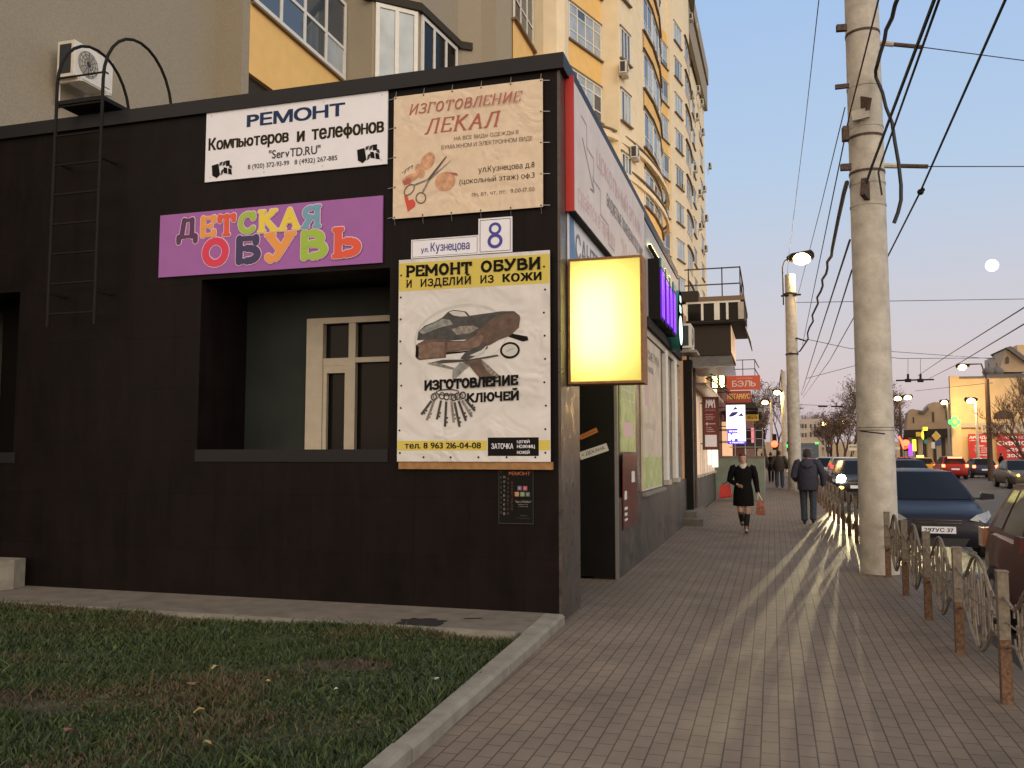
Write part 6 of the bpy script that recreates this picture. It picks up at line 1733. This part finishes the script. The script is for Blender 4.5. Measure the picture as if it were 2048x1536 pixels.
def sleeves(m, r0, r1):
    def fn(mb, V, s, k):
        for a in 'LR':
            sh, e, hd = k['sh' + a], Vector(k['elb' + a]), Vector(k['han' + a])
            mb.tube([V((sh[0] * .72, 0, sh[2] + .03)), V((sh[0] * .98, 0, sh[2] + .01)), V(Vector(sh).lerp(e, .4) + Vector((.01 * (1 if a == 'L' else -1), 0, -.005))), V(e), V(e.lerp(hd, .5)), V(e.lerp(hd, .96))], [r0 * .9 * s, r0 * 1.12 * s, r0 * 1.05 * s, r0 * .92 * s, r1 * 1.1 * s, r1 * s], m, 12)
    return fn
def torso(m, sec):
    def fn(mb, V, s, k): mb.loft(rings_ell([(z * s, cx * s, cy * s, rx * s, ry * s) for z, cx, cy, rx, ry in sec], 20), m)
    return fn
def both(*fs):
    def fn(mb, V, s, k):
        for f_ in fs: f_(mb, V, s, k)
    return fn
def legs(m, r0, r1, r2, end=.10, seat=True):
    def fn(mb, V, s, k):
        for a in 'LR':
            h_, kn, ft = (Vector(k[x + a]) for x in ('hip', 'knee', 'foot'))
            cuff = kn.lerp(ft, 1 - end)
            mb.tube([V(h_ + Vector((0, 0, .06))), V(h_), V(h_.lerp(kn, .5)), V(kn), V(kn.lerp(ft, .45)), V(cuff)], [r0 * .9 * s, r0 * s, r0 * .85 * s, r1 * s, r1 * .92 * s, r2 * s], m, 12)
        if seat: mb.loft(rings_ell([(z * s, 0, cy * s, rx * s, ry * s) for z, cy, rx, ry in ((.80, .0, .10, .09), (.85, .01, .165, .125), (.93, .01, .175, .13), (1.02, 0, .165, .115))], 16), m)
    return fn
def shoes(m, boot=0.0, w=.045):
    def fn(mb, V, s, k):
        for a in 'LR':
            ft, kn = Vector(k['foot' + a]), Vector(k['knee' + a])
            up = ft.lerp(kn, max(.12, boot))
            mb.tube([V(up), V(ft.lerp(up, .5)), V(ft + Vector((0, .012, -.01)))], [.062 * s if boot else .05 * s, .058 * s if boot else .048 * s, .046 * s], m, 12)
            R_ = []
            zf = ft.z - .075
            for t, rx, hh in ((.07, .028, .05), (.04, .036, .085), (-.03, .038, .075), (-.10, .044, .055), (-.15, .040, .045), (-.185, .020, .03)):
                R_.append([V((ft.x + rx * cos(q), ft.y + t, max(zf, zf + hh / 2 + hh / 2 * sin(q)))) for q in [2 * pi * j / 12 for j in range(12)]])
            mb.loft(R_, m)
    return fn
def hair(m, sc=1.09, length=0.0, cap=False, back=.0):
    def fn(mb, V, s, k):
        c = k['c']; R_ = []
        for t in ([-.10 - length] if length else []) + [-.06, -.02, .03, .07, .10, .125, .135]:
            w = sqrt(max(.02, 1 - max(0, (t - .02) / .12) ** 2))
            front = -.02 if t < .045 else -.098 * w
            n = 16; rr = []
            for j in range(n):
                q = 2 * pi * j / n
                x = .084 * sc / 1.09 * w * cos(q); y = .108 * sc / 1.09 * w * sin(q) + .012
                if y < front and t < .06: y = front
                rr.append((c.x + x * s, c.y + y * s, c.z + t * s))
            R_.append(rr)
        mb.loft(R_, m)
    return fn
# the woman walking towards us
wp = (-.60, 19.0, 0)
wom = person('woman in a black coat walking towards us with a red bag', wp, .06, 1.66,
    (.085, 0, .90), (.075, -.10, .50), (.045, -.04, .10), (-.085, 0, .90), (-.07, -.09, .50), (-.03, .26, .24),
    (.27, .04, 1.12), (.30, -.04, .88), (-.28, .02, 1.14), (-.13, -.20, 1.06),
    [('coat', both(torso('coat_black', [(.60, 0, 0, .215, .17), (.62, 0, 0, .22, .175), (.80, 0, 0, .215, .165), (.95, 0, 0, .20, .15), (1.08, 0, 0, .172, .135), (1.22, 0, 0, .19, .14), (1.34, 0, 0, .205, .135), (1.42, 0, 0, .165, .11), (1.47, 0, 0, .085, .08)]), sleeves('coat_black', .068, .047))),
     ('scarf', torso('scarf', [(1.40, 0, -.075, .045, .05), (1.43, 0, -.05, .075, .075), (1.47, 0, -.02, .085, .085), (1.51, 0, -.015, .075, .08), (1.525, 0, -.015, .055, .06)])),
     ('tights', legs('tights', .085, .060, .045, .1, False)), ('boots', shoes('shoe', .86)), ('hair', hair('hair_brown', 1.12, .0))])
def bag(name, lab, m, p, w, h, d, parent_loc, strap, rot=0.0, mstrap='shoe'):
    p = Vector(p); r = thing(name, lab, 'bag', p)
    mb = MB(); c, s_ = cos(rot), sin(rot)
    R_ = [[(p.x + x * c, p.y + y, p.z + z + x * s_) for x, y in ((-w * k, -d * k2), (w * k, -d * k2), (w * k * 1.02, d * k2), (-w * k * 1.02, d * k2))] for z, k, k2 in ((0, .52, .9), (h * .1, .56, 1.0), (h * .6, .5, .8), (h, .42, .45))]
    mb.loft(R_, m, smooth=False); mb.build('pouch', r)
    mb = MB()
    for dy in (-d * .3, d * .3): mb.tube([(p.x - w * .3, p.y + dy, p.z + h * .95), Vector(strap) + Vector((-.015, dy * .4, 0)), Vector(strap) + Vector((.015, dy * .4, .005)), (p.x + w * .3, p.y + dy, p.z + h * .95)], .009, mstrap, 6)
    mb.build('strap', r)
    return r
k_ = 1.66 / 1.72
bag('red_handbag', 'glossy red handbag hanging from the woman’s bent arm', 'bag_red', (wp[0] - .36, wp[1] - .02, .74), .24, .28, .06, wp, (wp[0] - .255, wp[1] - .0, 1.10), .12)
bag('shopping_bag', 'small reddish printed carrier bag in the woman’s hanging hand', 'bag_print', (wp[0] + .335, wp[1] - .06, .40), .16, .30, .06, wp, (wp[0] + .30, wp[1] - .045, .815), -.05, 'paper')
mp = (.78, 21.9, 0)
person('person in a navy hooded jacket and jeans walking away from us', mp, pi - .05, 1.76,
    (.10, 0, .92), (.10, -.08, .50), (.09, .03, .09), (-.10, 0, .92), (-.11, -.02, .50), (-.10, .10, .12),
    (.30, .06, 1.10), (.26, -.16, 1.02), (-.34, .02, 1.12), (-.33, -.02, .88),
    [('jacket', both(torso('jacket_navy', [(.78, 0, .01, .20, .15), (.80, 0, .01, .225, .165), (.95, 0, .01, .235, .165), (1.10, 0, .01, .225, .16), (1.25, 0, .015, .235, .16), (1.36, 0, .015, .23, .145), (1.43, 0, .01, .165, .12), (1.49, 0, 0, .09, .095)]), sleeves('jacket_navy', .088, .062))),
     ('hood', lambda mb, V, s, k: mb.loft(rings_ell([(z * s, 0, cy * s, rx * s, ry * s) for z, cy, rx, ry in ((1.28, .16, .06, .03), (1.33, .155, .12, .05), (1.40, .11, .15, .075), (1.46, .05, .13, .10), (1.50, .03, .09, .085))], 14), 'jacket_navy')),
     ('trousers', legs('jeans', .105, .078, .072, .03)), ('boots', shoes('shoe', .18)), ('cap', hair('jacket_brown', 1.16, .0))], skin='skin_dim')
bp_ = (.30, 44.5, 0)
person('stocky person in a brown jacket and jeans walking away further on', bp_, pi, 1.80,
    (.11, 0, .92), (.12, -.05, .50), (.11, .02, .09), (-.11, 0, .92), (-.12, .0, .50), (-.12, .05, .09),
    (.36, .06, 1.12), (.31, -.06, .90), (-.36, .06, 1.12), (-.31, -.06, .90),
    [('jacket', both(torso('jacket_brown', [(.80, 0, 0, .22, .17), (.95, 0, 0, .25, .18), (1.15, 0, 0, .27, .18), (1.35, 0, 0, .26, .16), (1.44, 0, 0, .16, .12), (1.49, 0, 0, .09, .09)]), sleeves('jacket_brown', .10, .07))),
     ('trousers', legs('jeans', .115, .088, .08, .03)), ('boots', shoes('shoe_brown', .14)), ('hair', hair('hair_dark'))], skin='skin_dim')
person('far person in a dark jacket and pale trousers, left of the stocky one', (-.55, 52, 0), pi + .1, 1.72,
    (.09, 0, .90), (.09, -.12, .50), (.08, .05, .09), (-.09, 0, .90), (-.09, .02, .50), (-.08, .16, .12),
    (.28, .05, 1.12), (.24, -.10, .92), (-.28, .05, 1.12), (-.24, -.10, .92),
    [('jacket', both(torso('jacket_brown', [(.86, 0, 0, .20, .15), (1.0, 0, 0, .21, .15), (1.2, 0, 0, .21, .15), (1.36, 0, 0, .21, .14), (1.45, 0, 0, .13, .10), (1.49, 0, 0, .08, .08)]), sleeves('jacket_brown', .08, .06))),
     ('jacket_print', lambda mb, V, s, k: mb.ball(V((0, .145, 1.22)), .10 * s, 'paper', 8, 6, (1, .15, .6))),
     ('trousers', legs('trousers_pale', .10, .075, .06, .04)), ('boots', shoes('shoe_brown', .2)), ('hair', hair('hair_dark'))], skin='skin_dim')
person('far person all in black walking beside the one in pale trousers', (-.1, 53, 0), pi, 1.74,
    (.09, 0, .90), (.09, -.08, .50), (.08, .02, .09), (-.09, 0, .90), (-.09, .02, .50), (-.08, .08, .10),
    (.28, .05, 1.12), (.24, -.10, .92), (-.28, .05, 1.12), (-.24, -.10, .92),
    [('coat', both(torso('coat_black', [(.70, 0, 0, .20, .15), (1.0, 0, 0, .20, .15), (1.2, 0, 0, .21, .15), (1.36, 0, 0, .21, .14), (1.45, 0, 0, .13, .10), (1.49, 0, 0, .08, .08)]), sleeves('coat_black', .08, .06))),
     ('trousers', legs('coat_black', .095, .07, .06, .04)), ('boots', shoes('shoe', .2)), ('hair', hair('hair_dark', 1.2))], skin='skin_dim')
fp = at(2002, 908, 1, 78)
person('far person in dark clothes in front of the red banners', (fp.x, 78, 0), pi / 2, 1.72,
    (.09, 0, .90), (.09, -.16, .50), (.08, -.12, .09), (-.09, 0, .90), (-.09, .05, .50), (-.08, .22, .13),
    (.26, .10, 1.12), (.24, -.04, .92), (-.26, -.05, 1.12), (-.22, -.20, .95),
    [('coat', both(torso('coat_black', [(.72, 0, 0, .24, .20), (1.0, 0, 0, .24, .19), (1.2, 0, 0, .24, .18), (1.36, 0, 0, .23, .15), (1.45, 0, 0, .14, .11), (1.49, 0, 0, .08, .08)]), sleeves('coat_black', .09, .07))),
     ('trousers', legs('coat_black', .095, .07, .06, .04)), ('boots', shoes('shoe', .2)), ('hair', hair('hair_dark', 1.2))], skin='skin_dim')

# ================================================================== ACROSS THE CROSSROADS
def fbox(mb, px0, px1, py0, Y, d, m, z0=-.1):
    a = at(px0, py0, 1, Y); b = at(px1, py0, 1, Y); mb.box((a.x, Y, z0), (b.x, Y + d, a.z), m); return a, b
BY = 100.0
bh = thing('banner_building', 'warm lit old building with a dark arched window and red letting banners', 'building', at(1975, 908, 1, BY))
mb = MB(); fbox(mb, 1908, 2300, 757, BY, 2.2, 'far_wall_warm'); mb.build('wall', bh)
mb = MB(); fbox(mb, 1899, 1918, 752, BY - .6, .59, 'far_wall_warm'); a = at(1905, 846, 1, BY - .3); b = at(2300, 852, 1, BY - .3); mb.box((a.x, BY - .3, b.z), (b.x, BY - .01, a.z), 'far_wall_pale'); mb.build('pilaster', bh)
mb = MB(); c = at(2007, 838, 1, BY); rr = at(2028, 838, 1, BY).x - c.x
mb.extrude([(c.x + rr * cos(pi * k / 16), BY - .12, c.z + rr * .95 * sin(pi * k / 16)) for k in range(17)], (0, .1, 0), 'far_dark'); mb.build('arched_window', bh)
mb = MB(); mb.extrude([at(px, py, 1, BY) for px, py in ((1905, 758), (2300, 752), (2300, 747), (1905, 753))], (0, 2.2, 0), 'far_roof'); mb.build('roof', bh)
mh = thing('mansion', 'taller old mansion with gabled dormer, turret and columns behind the bare tree', 'building', at(2020, 908, 1, BY + 16))
Y2 = BY + 16
mb = MB(); fbox(mb, 1978, 2300, 756, Y2 - 1, .5, 'far_wall_warm'); a, b = fbox(mb, 1976, 2006, 755, Y2, 1.9, 'far_wall_warm'); fbox(mb, 1979, 1998, 752, Y2 - .5, .49, 'far_wall_warm')
fbox(mb, 1976.5, 2300, 752, Y2 + .05, 2, 'far_wall'); mb.build('base_wall', mh)
mb = MB(); fbox(mb, 1976, 1998, 752, Y2 - 1.2, .6, 'far_wall_warm')
for px in (1978, 1986, 1993, 2001, 2012, 2030): 
    a = at(px, 752, 1, Y2 - 1.6); t = at(px + 3, 752, 1, Y2 - 1.6); mb.box((a.x, Y2 - 1.6, at(px, 790, 1, Y2 - 1.6).z), (t.x, Y2 - 1.3, at(px, 754, 1, Y2 - 1.6).z), 'far_wall_warm')
mb.build('column', mh)
mb = MB(); mb.extrude([at(px, py, 1, Y2 - 2) for px, py in ((1974, 756), (2300, 756), (2300, 742), (1974, 748))], (0, 3, 0), 'far_roof'); mb.build('cornice', mh)
mb = MB(); mb.extrude([at(px, py, 1, Y2 - 1) for px, py in ((1998, 744), (2000, 736), (2014, 694), (2020, 694), (2040, 712), (2052, 720), (2052, 744))], (0, 6, 0), 'far_wall'); mb.build('gable', mh)
mb = MB(); mb.extrude([at(px, py, 1, Y2 - 1.6) for px, py in ((2012, 695), (2022, 692), (2055, 716), (2055, 726))], (0, 8, 0), 'far_roof'); fbox(mb, 2034, 2100, 690, Y2 + 1, 3, 'far_wall_warm', at(2034, 716, 1, Y2).z); mb.build('roof', mh)
mb = MB(); mb.extrude([at(px, py, 1, Y2 - 1.2) for px, py in ((2012, 726), (2012, 716), (2015, 712), (2018, 716), (2018, 726))], (0, .3, 0), 'far_dark'); mb.build('window', mh)
mb = MB()
for px in (1978, 1994): c = at(px, 744, 1, Y2 - 1); mb.ball(c, .75, 'far_roof', 10, 7, (1, 1, .8)); mb.tube([c, (c.x, c.y, c.z + 1.1)], .08, 'far_roof', 5)
mb.build('finial', mh)
mb = MB(); fbox(mb, 1990, 2004, 712, 170, 8, 'far_wall_pale'); tag(mb.build('far_tower_block', loc=at(1997, 908, 1, 170)), 'small pale far block just left of the mansion gable', 'building')
for (lab, px0, px1, txts) in (('left red letting banner with lists of small white text', 1938, 1978, [('АРЕНДА', .05, .98, .80, .93), ('цоколь', .05, .5, .74, .77), ('80м', .60, .98, .70, .77), ('магазин', .3, .75, .54, .58), ('офис, склад', .28, .88, .46, .50), ('кафе, салон', .25, .9, .38, .42), ('мастерская', .32, .9, .30, .34), ('329-002', .4, .85, .20, .25)]),
                        ('right red letting banner with large ОФИСОВ and phone numbers', 1995, 2062, [('АРЕНДА', .17, 1.0, .82, .93), ('ОФИСОВ', .02, 1.3, .58, .74), ('329-002', .28, 1.1, .36, .48), ('300-320', .28, 1.1, .14, .26)])):
    a = at(px0, 922, 1, BY - .35); b = at(px1, 868, 1, BY - .35)
    r = thing('letting_banner', lab, 'banner', a); f = Fr(a, (1, 0, 0), (0, 0, 1)); w, h = b.x - a.x, b.z - a.z
    mb = MB(); f.rect(mb, 0, 0, w, h, 'banner_red', 0, .05); mb.build('panel', r); mb = MB()
    for t, x0, x1, y0, y1 in txts: f.text(mb, t, x0 * w, min(x1, 1.3) * w if x1 <= 1 else (x0 + (x1 - x0)) * w, y0 * h, y1 * h, 'sign_white', .07, off=.03)
    mb.build('lettering', r)
a = at(1962, 866, 1, BY - .5); b = at(2048, 848, 1, BY - .5); r = thing('grey_shop_board', 'grey long board above the red banners', 'sign', a); f = Fr(a, (1, 0, 0), (0, 0, 1))
mb = MB(); f.rect(mb, 0, 0, b.x - a.x, b.z - a.z, 'far_wall_pale', 0, .1); mb.build('panel', r)
mb = MB(); f.text(mb, 'ремонт часов', .2, 2.6, .2, .8, 'print_grey', .12); mb.build('lettering', r)
oh = thing('old_house_row', 'row of old pale two storey houses with stepped roof gables in the distance', 'building', at(1860, 908, 1, 130))
YH = 130
mb = MB(); mb.extrude([at(px, py, 1, YH) for px, py in ((1812, 960), (1812, 860), (1816, 826), (1824, 818), (1838, 820), (1848, 822), (1855, 812), (1862, 806), (1868, 804), (1880, 805), (1888, 812), (1893, 808), (1920, 806), (1920, 960))], (0, 2.5, 0), 'far_wall'); mb.build('wall', oh)
mb = MB(); mb.extrude([at(px, py, 1, YH - .5) for px, py in ((1888, 815), (1888, 811), (1918, 806), (1918, 811))], (0, 2, 0), 'far_roof'); mb.extrude([at(px, py, 1, YH - .4) for px, py in ((1838, 826), (1838, 821), (1848, 822), (1856, 813), (1858, 818), (1848, 828))], (0, .4, 0), 'far_roof'); mb.extrude([at(px, py, 1, YH - 1.0) for px, py in ((1810, 872), (1810, 860), (1920, 856), (1920, 872))], (0, 1, 0), 'soffit_dark'); mb.build('roof', oh)
for px0, px1, py0, py1 in ((1865, 1868, 824, 844), (1826, 1828, 834, 846), (1892, 1897, 820, 840), (1903, 1908, 820, 838), (1830, 1834, 878, 925), (1846, 1852, 878, 925), (1868, 1874, 878, 925), (1884, 1890, 876, 925)):
    mb = MB(); a = at(px0, py1, 1, YH - .08); b = at(px1, py0, 1, YH - .08); mb.box((a.x, YH - .08, a.z), (b.x, YH - .01, b.z), 'far_dark'); mb.build('window', oh)
for px0, px1 in ((1818, 1826), (1838, 1843), (1856, 1864), (1876, 1882)):
    mb = MB(); a = at(px0, 925, 1, YH - .07); b = at(px1, 874, 1, YH - .07); mb.box((a.x, YH - .07, a.z), (b.x, YH - .01, b.z), 'far_wall_warm'); mb.build('shop_window', oh)
fa = thing('far_apartment_block', 'pale far apartment block behind the bus', 'building', at(1650, 908, 1, 230))
mb = MB(); fbox(mb, 1596, 1664, 838, 230, 12, 'far_wall_pale'); fbox(mb, 1642, 1664, 836, 229.5, .49, 'far_wall'); mb.build('wall', fa)
for j, py in enumerate((848, 866, 884)):
    for px in (1599, 1604, 1610, 1620, 1628, 1646, 1654):
        mb = MB(); a = at(px, py + 8, 1, 229.3 if px > 1640 else 229.9); b = at(px + 3.2, py, 1, 229.3 if px > 1640 else 229.9); mb.box((a.x, a.y, a.z), (b.x, a.y + .08, b.z), 'far_dark'); mb.build('window', fa)
mb = MB()
for py in (876, 890): a = at(1640, py + 5, 1, 228); b = at(1664, py, 1, 228); mb.box((a.x, 228, a.z), (b.x, 229.4, b.z), 'far_wall_pale')
mb.build('balcony', fa)
mb = MB(); a = at(1672, 930, 1, 90); b = at(1790, 895, 1, 90); mb.box((at(1500, 908, 1, 240).x, 260, -.1), (at(2300, 908, 1, 240).x, 262, 5), 'far_wall'); tag(mb.build('far_wall_row', loc=(0, 260, 0)), 'long low wall of far buildings closing the street behind the trees', 'building')

# traffic signs and lights at the crossroads
def sign_post(name, label, cat, px, Y, topy, parts, r=.04):
    b = at(px, 908, 1, Y); t = at(px, topy, 1, Y); o = thing(name, label, cat, (b.x, Y, 0))
    mb = MB(); mb.tube([(b.x, Y, 0), (b.x, Y, t.z)], r, 'steel', 8); mb.build('post', o)
    for nm, fn_ in parts: mb = MB(); fn_(mb, Y - .08); mb.build(nm, o)
    return o
def disc(px, py, rad, m, d=0.0): return lambda mb, Y: mb.lathe([(rad, 0), (rad, .05), (0, .05)], at(px, py, 1, Y - d) - Vector((0, .05, 0)), m, 20, axis='y')
def glowball(px, py, rad, m): return lambda mb, Y: mb.ball(at(px, py, 1, Y - .2), rad, m, 12, 8, (1, .5, 1))
def boxp(px0, py0, px1, py1, m, th=.25):
    def fn(mb, Y):
        a = at(px0, py1, 1, Y); b = at(px1, py0, 1, Y); mb.box((a.x, Y, a.z), (b.x, Y + th, b.z), m)
    return fn
def polyp(pts, m, d=.0): return lambda mb, Y: mb.extrude([at(x, y, 1, Y - d) for x, y in pts], (0, .05, 0), m)
sign_post('traffic_light', 'traffic light glowing red among the far walkers on the left', 'traffic light', 1546, 84, 815, [('housing', boxp(1545, 868, 1553, 900, 'metal_dark')), ('red_lamp', glowball(1549, 888, .30, 'glow_red'))])
sign_post('traffic_light', 'traffic light glowing red beside the twin headed lamp pole', 'traffic light', 1811, 98, 872, [('housing', boxp(1808, 870, 1816, 902, 'metal_dark')), ('red_lamp', glowball(1812, 886, .34, 'glow_red')), ('lit_triangle', polyp([(1797, 873), (1800, 872), (1806, 897), (1810, 899), (1824, 893), (1824, 890), (1810, 895), (1800, 876)], 'glow_red'))])
sign_post('traffic_light', 'traffic light with a tall green lit arrow and yellow plates', 'traffic light', 1845, 96, 856, [('housing', boxp(1848, 862, 1853, 880, 'metal_dark')), ('green_lamp', polyp([(1843, 866), (1846, 860), (1848, 872), (1847, 880), (1843, 874)], 'glow_yellow')), ('yellow_plate', boxp(1832, 864, 1842, 873, 'sign_yellow', .05)), ('lit_plate', boxp(1846, 854, 1855, 861, 'glow_yellow', .05)), ('green_round', disc(1852, 883, .22, 'teal'))])
sign_post('traffic_light', 'small green pedestrian light behind the second concrete pole', 'traffic light', 1577, 80, 885, [('housing', boxp(1574, 883, 1581, 903, 'metal_dark')), ('green_lamp', glowball(1578, 892, .20, 'glow_green'))])
sign_post('road_sign', 'yellow diamond priority sign above a blue round sign', 'road sign', 1874, 88, 866, [('yellow_diamond', polyp([(1864, 872), (1872, 863), (1881, 872), (1872, 882)], 'sign_yellow')), ('white_edge', polyp([(1863, 872), (1872, 862), (1882, 872), (1872, 883)], 'sign_white', -.06)), ('blue_disc', disc(1877, 886, .26, 'sign_blue')), ('white_plate', boxp(1863, 884, 1870, 897, 'paper', .05))])
sign_post('yellow_column', 'small yellow and violet lit advertising column left of the taxi', 'sign', 1829, 92, 880, [('yellow_panel', boxp(1826, 879, 1832, 902, 'glow_yellow', .3)), ('violet_panel', boxp(1818, 888, 1825, 912, 'glow_violet', .3))])
pc = at(1909, 844, 1, 98); o = thing('pharmacy_cross', 'green neon pharmacy cross with a yellow centre', 'sign', pc); q = .32
mb = MB()
for dx, dz in ((q, 0), (-q, 0), (0, q), (0, -q)): mb.lathe([(q * .82, 0), (q * .82, .1), (0, .1)], (pc.x + dx, pc.y - .1, pc.z + dz), 'glow_green', 16, axis='y')
mb.build('arms', o); mb = MB(); mb.lathe([(q * .55, 0), (q * .55, .1), (0, .1)], (pc.x, pc.y - .22, pc.z), 'glow_yellow', 16, axis='y'); mb.build('centre', o)
mb = MB(); mb.bar((pc.x, pc.y, pc.z), (pc.x, BY - .6, pc.z), .08, .08, 'metal_dark'); mb.build('bracket', o)
for lab, px0, py0, px1, py1, Y, t in (('white placard with dark print just left of the thick pole', 1697, 889, 1713, 901, 70, 'СТОП'), ('narrow white board right of the thick pole', 1785, 894, 1800, 899, 90, '')):
    a = at(px0, py1, 1, Y); b = at(px1, py0, 1, Y); r = thing('white_board', lab, 'sign', (a.x, Y, -.1)); f = Fr(a, (1, 0, 0), (0, 0, 1)); mb = MB(); f.rect(mb, 0, 0, b.x - a.x, b.z - a.z, 'paper', 0, .05); mb.tube([((a.x + b.x) / 2, Y + .05, -.1), ((a.x + b.x) / 2, Y + .05, a.z + .1)], .03, 'steel', 6); mb.build('panel', r)
    if t: mb = MB(); f.text(mb, 'МАГАЗИН', .06, .58, .22, .34, 'print_grey', .06, off=.03); mb.build('lettering', r)

# ================================================================== TREES
def tree(label, px, Y, h, spread, seed, trunk=.16, levels=5, haze=.0, lean=0.0, group='bare autumn trees', nb=3, leaves=0):
    R = random.Random(seed); b = at(px, 908, 1, Y)
    o = thing('bare_tree', label, 'tree', (b.x, Y, -.1), 0, group)
    tm = MB(); cm = MB()
    def grow(p, d, L, r, lv):
        n = 3; pts = [p]; q = p.copy(); dd = d.copy()
        for i in range(n):
            dd = (dd + Vector((R.uniform(-.18, .18), R.uniform(-.18, .18), R.uniform(-.02, .14)))).normalized(); q = q + dd * (L / n); pts.append(q.copy())
        (tm if lv <= 1 else cm).tube(pts, [r, r * .88, r * .76, r * .62], 'bark' if lv <= 1 else 'twig', 6 if lv <= 1 else (4 if lv < 3 else 3), caps=False)
        if leaves and lv >= levels - 1:
            for _ in range(leaves):
                c = pts[-1] + Vector((R.gauss(0, .3), R.gauss(0, .3), R.gauss(0, .3))); s = R.uniform(.05, .13)
                u = Vector((R.uniform(-1, 1), R.uniform(-1, 1), R.uniform(-1, 1))) * s; v = Vector((R.uniform(-1, 1), R.uniform(-1, 1), R.uniform(-1, 1))) * s
                cm.add([c - u, c + v, c + u, c - v], [(0, 1, 2, 3)], 'twig')
        if lv >= levels: return
        k = nb + (1 if R.random() < .5 else 0)
        for i in range(k):
            t = R.uniform(.45, 1.0) if i else 1.0; j = min(n - 1, int(t * n)); bp = pts[j].lerp(pts[j + 1], t * n - j) if t < 1 else pts[-1]
            a = 2 * pi * (i + R.random()) / k; sp = R.uniform(.35, .85) * spread
            side = Vector((cos(a), sin(a), 0)); nd = (dd * 1.0 + side * sp + Vector((0, 0, .12))).normalized()
            grow(bp, nd, L * R.uniform(.58, .80), max(.008 * (1 + Y / 90), r * R.uniform(.42, .6)), lv + 1)
    grow(Vector((b.x, Y, -.1)), Vector((lean, 0, 1)).normalized(), h * .34, trunk, 0)
    tm.build('trunk', o); cm.build('crown', o)
    return o
TR = [(1700, 118, 13, .8, 'tall brown bare tree just left of the thick pole, its top the highest there', 5), (1678, 140, 10, .9, 'brown bare tree over the pale placard left of the thick pole', 5), (1720, 105, 11, .9, 'brown bare tree half hidden by the thick pole', 5), (1655, 175, 9, .9, 'small brown bare tree in front of the pale far block', 5), (1622, 245, 15, .9, 'far bare tree above the roof of the pale far block', 5),
      (1532, 120, 12, .8, 'bare tree behind the far awnings on the left, nearest the signs', 5), (1552, 150, 13, .8, 'bare tree behind the third concrete pole', 5), (1512, 105, 8, .9, 'low bare tree under the yellow far sign', 5), (1792, 135, 13, .8, 'bare tree behind the twin headed lamp pole', 5), (1776, 150, 11, .9, 'bare tree hard against the right side of the thick pole', 5), (1812, 160, 10, .9, 'bare tree at the left end of the old house row', 5), (1740, 130, 12, .9, 'bare tree behind the thick pole', 5), (1664, 120, 7, 1.0, 'low bushy bare tree beside the bus', 5), (1690, 100, 6, 1.0, 'low bushy bare tree right of the bus', 5)]
for i, (px, Y, h, sp, lab, lv) in enumerate(TR): tree(lab, px, Y, h, sp, 20 + i, .20, lv, leaves=2)
tree('bare tree leaning in from the right edge in front of the mansion', 2062, 72, 9.5, .9, 77, .16, 5, lean=-.25, nb=3)
tree('bare tree at the right edge hanging over the red banners', 2075, 58, 6.5, 1.1, 91, .12, 5, lean=-.35, nb=3)
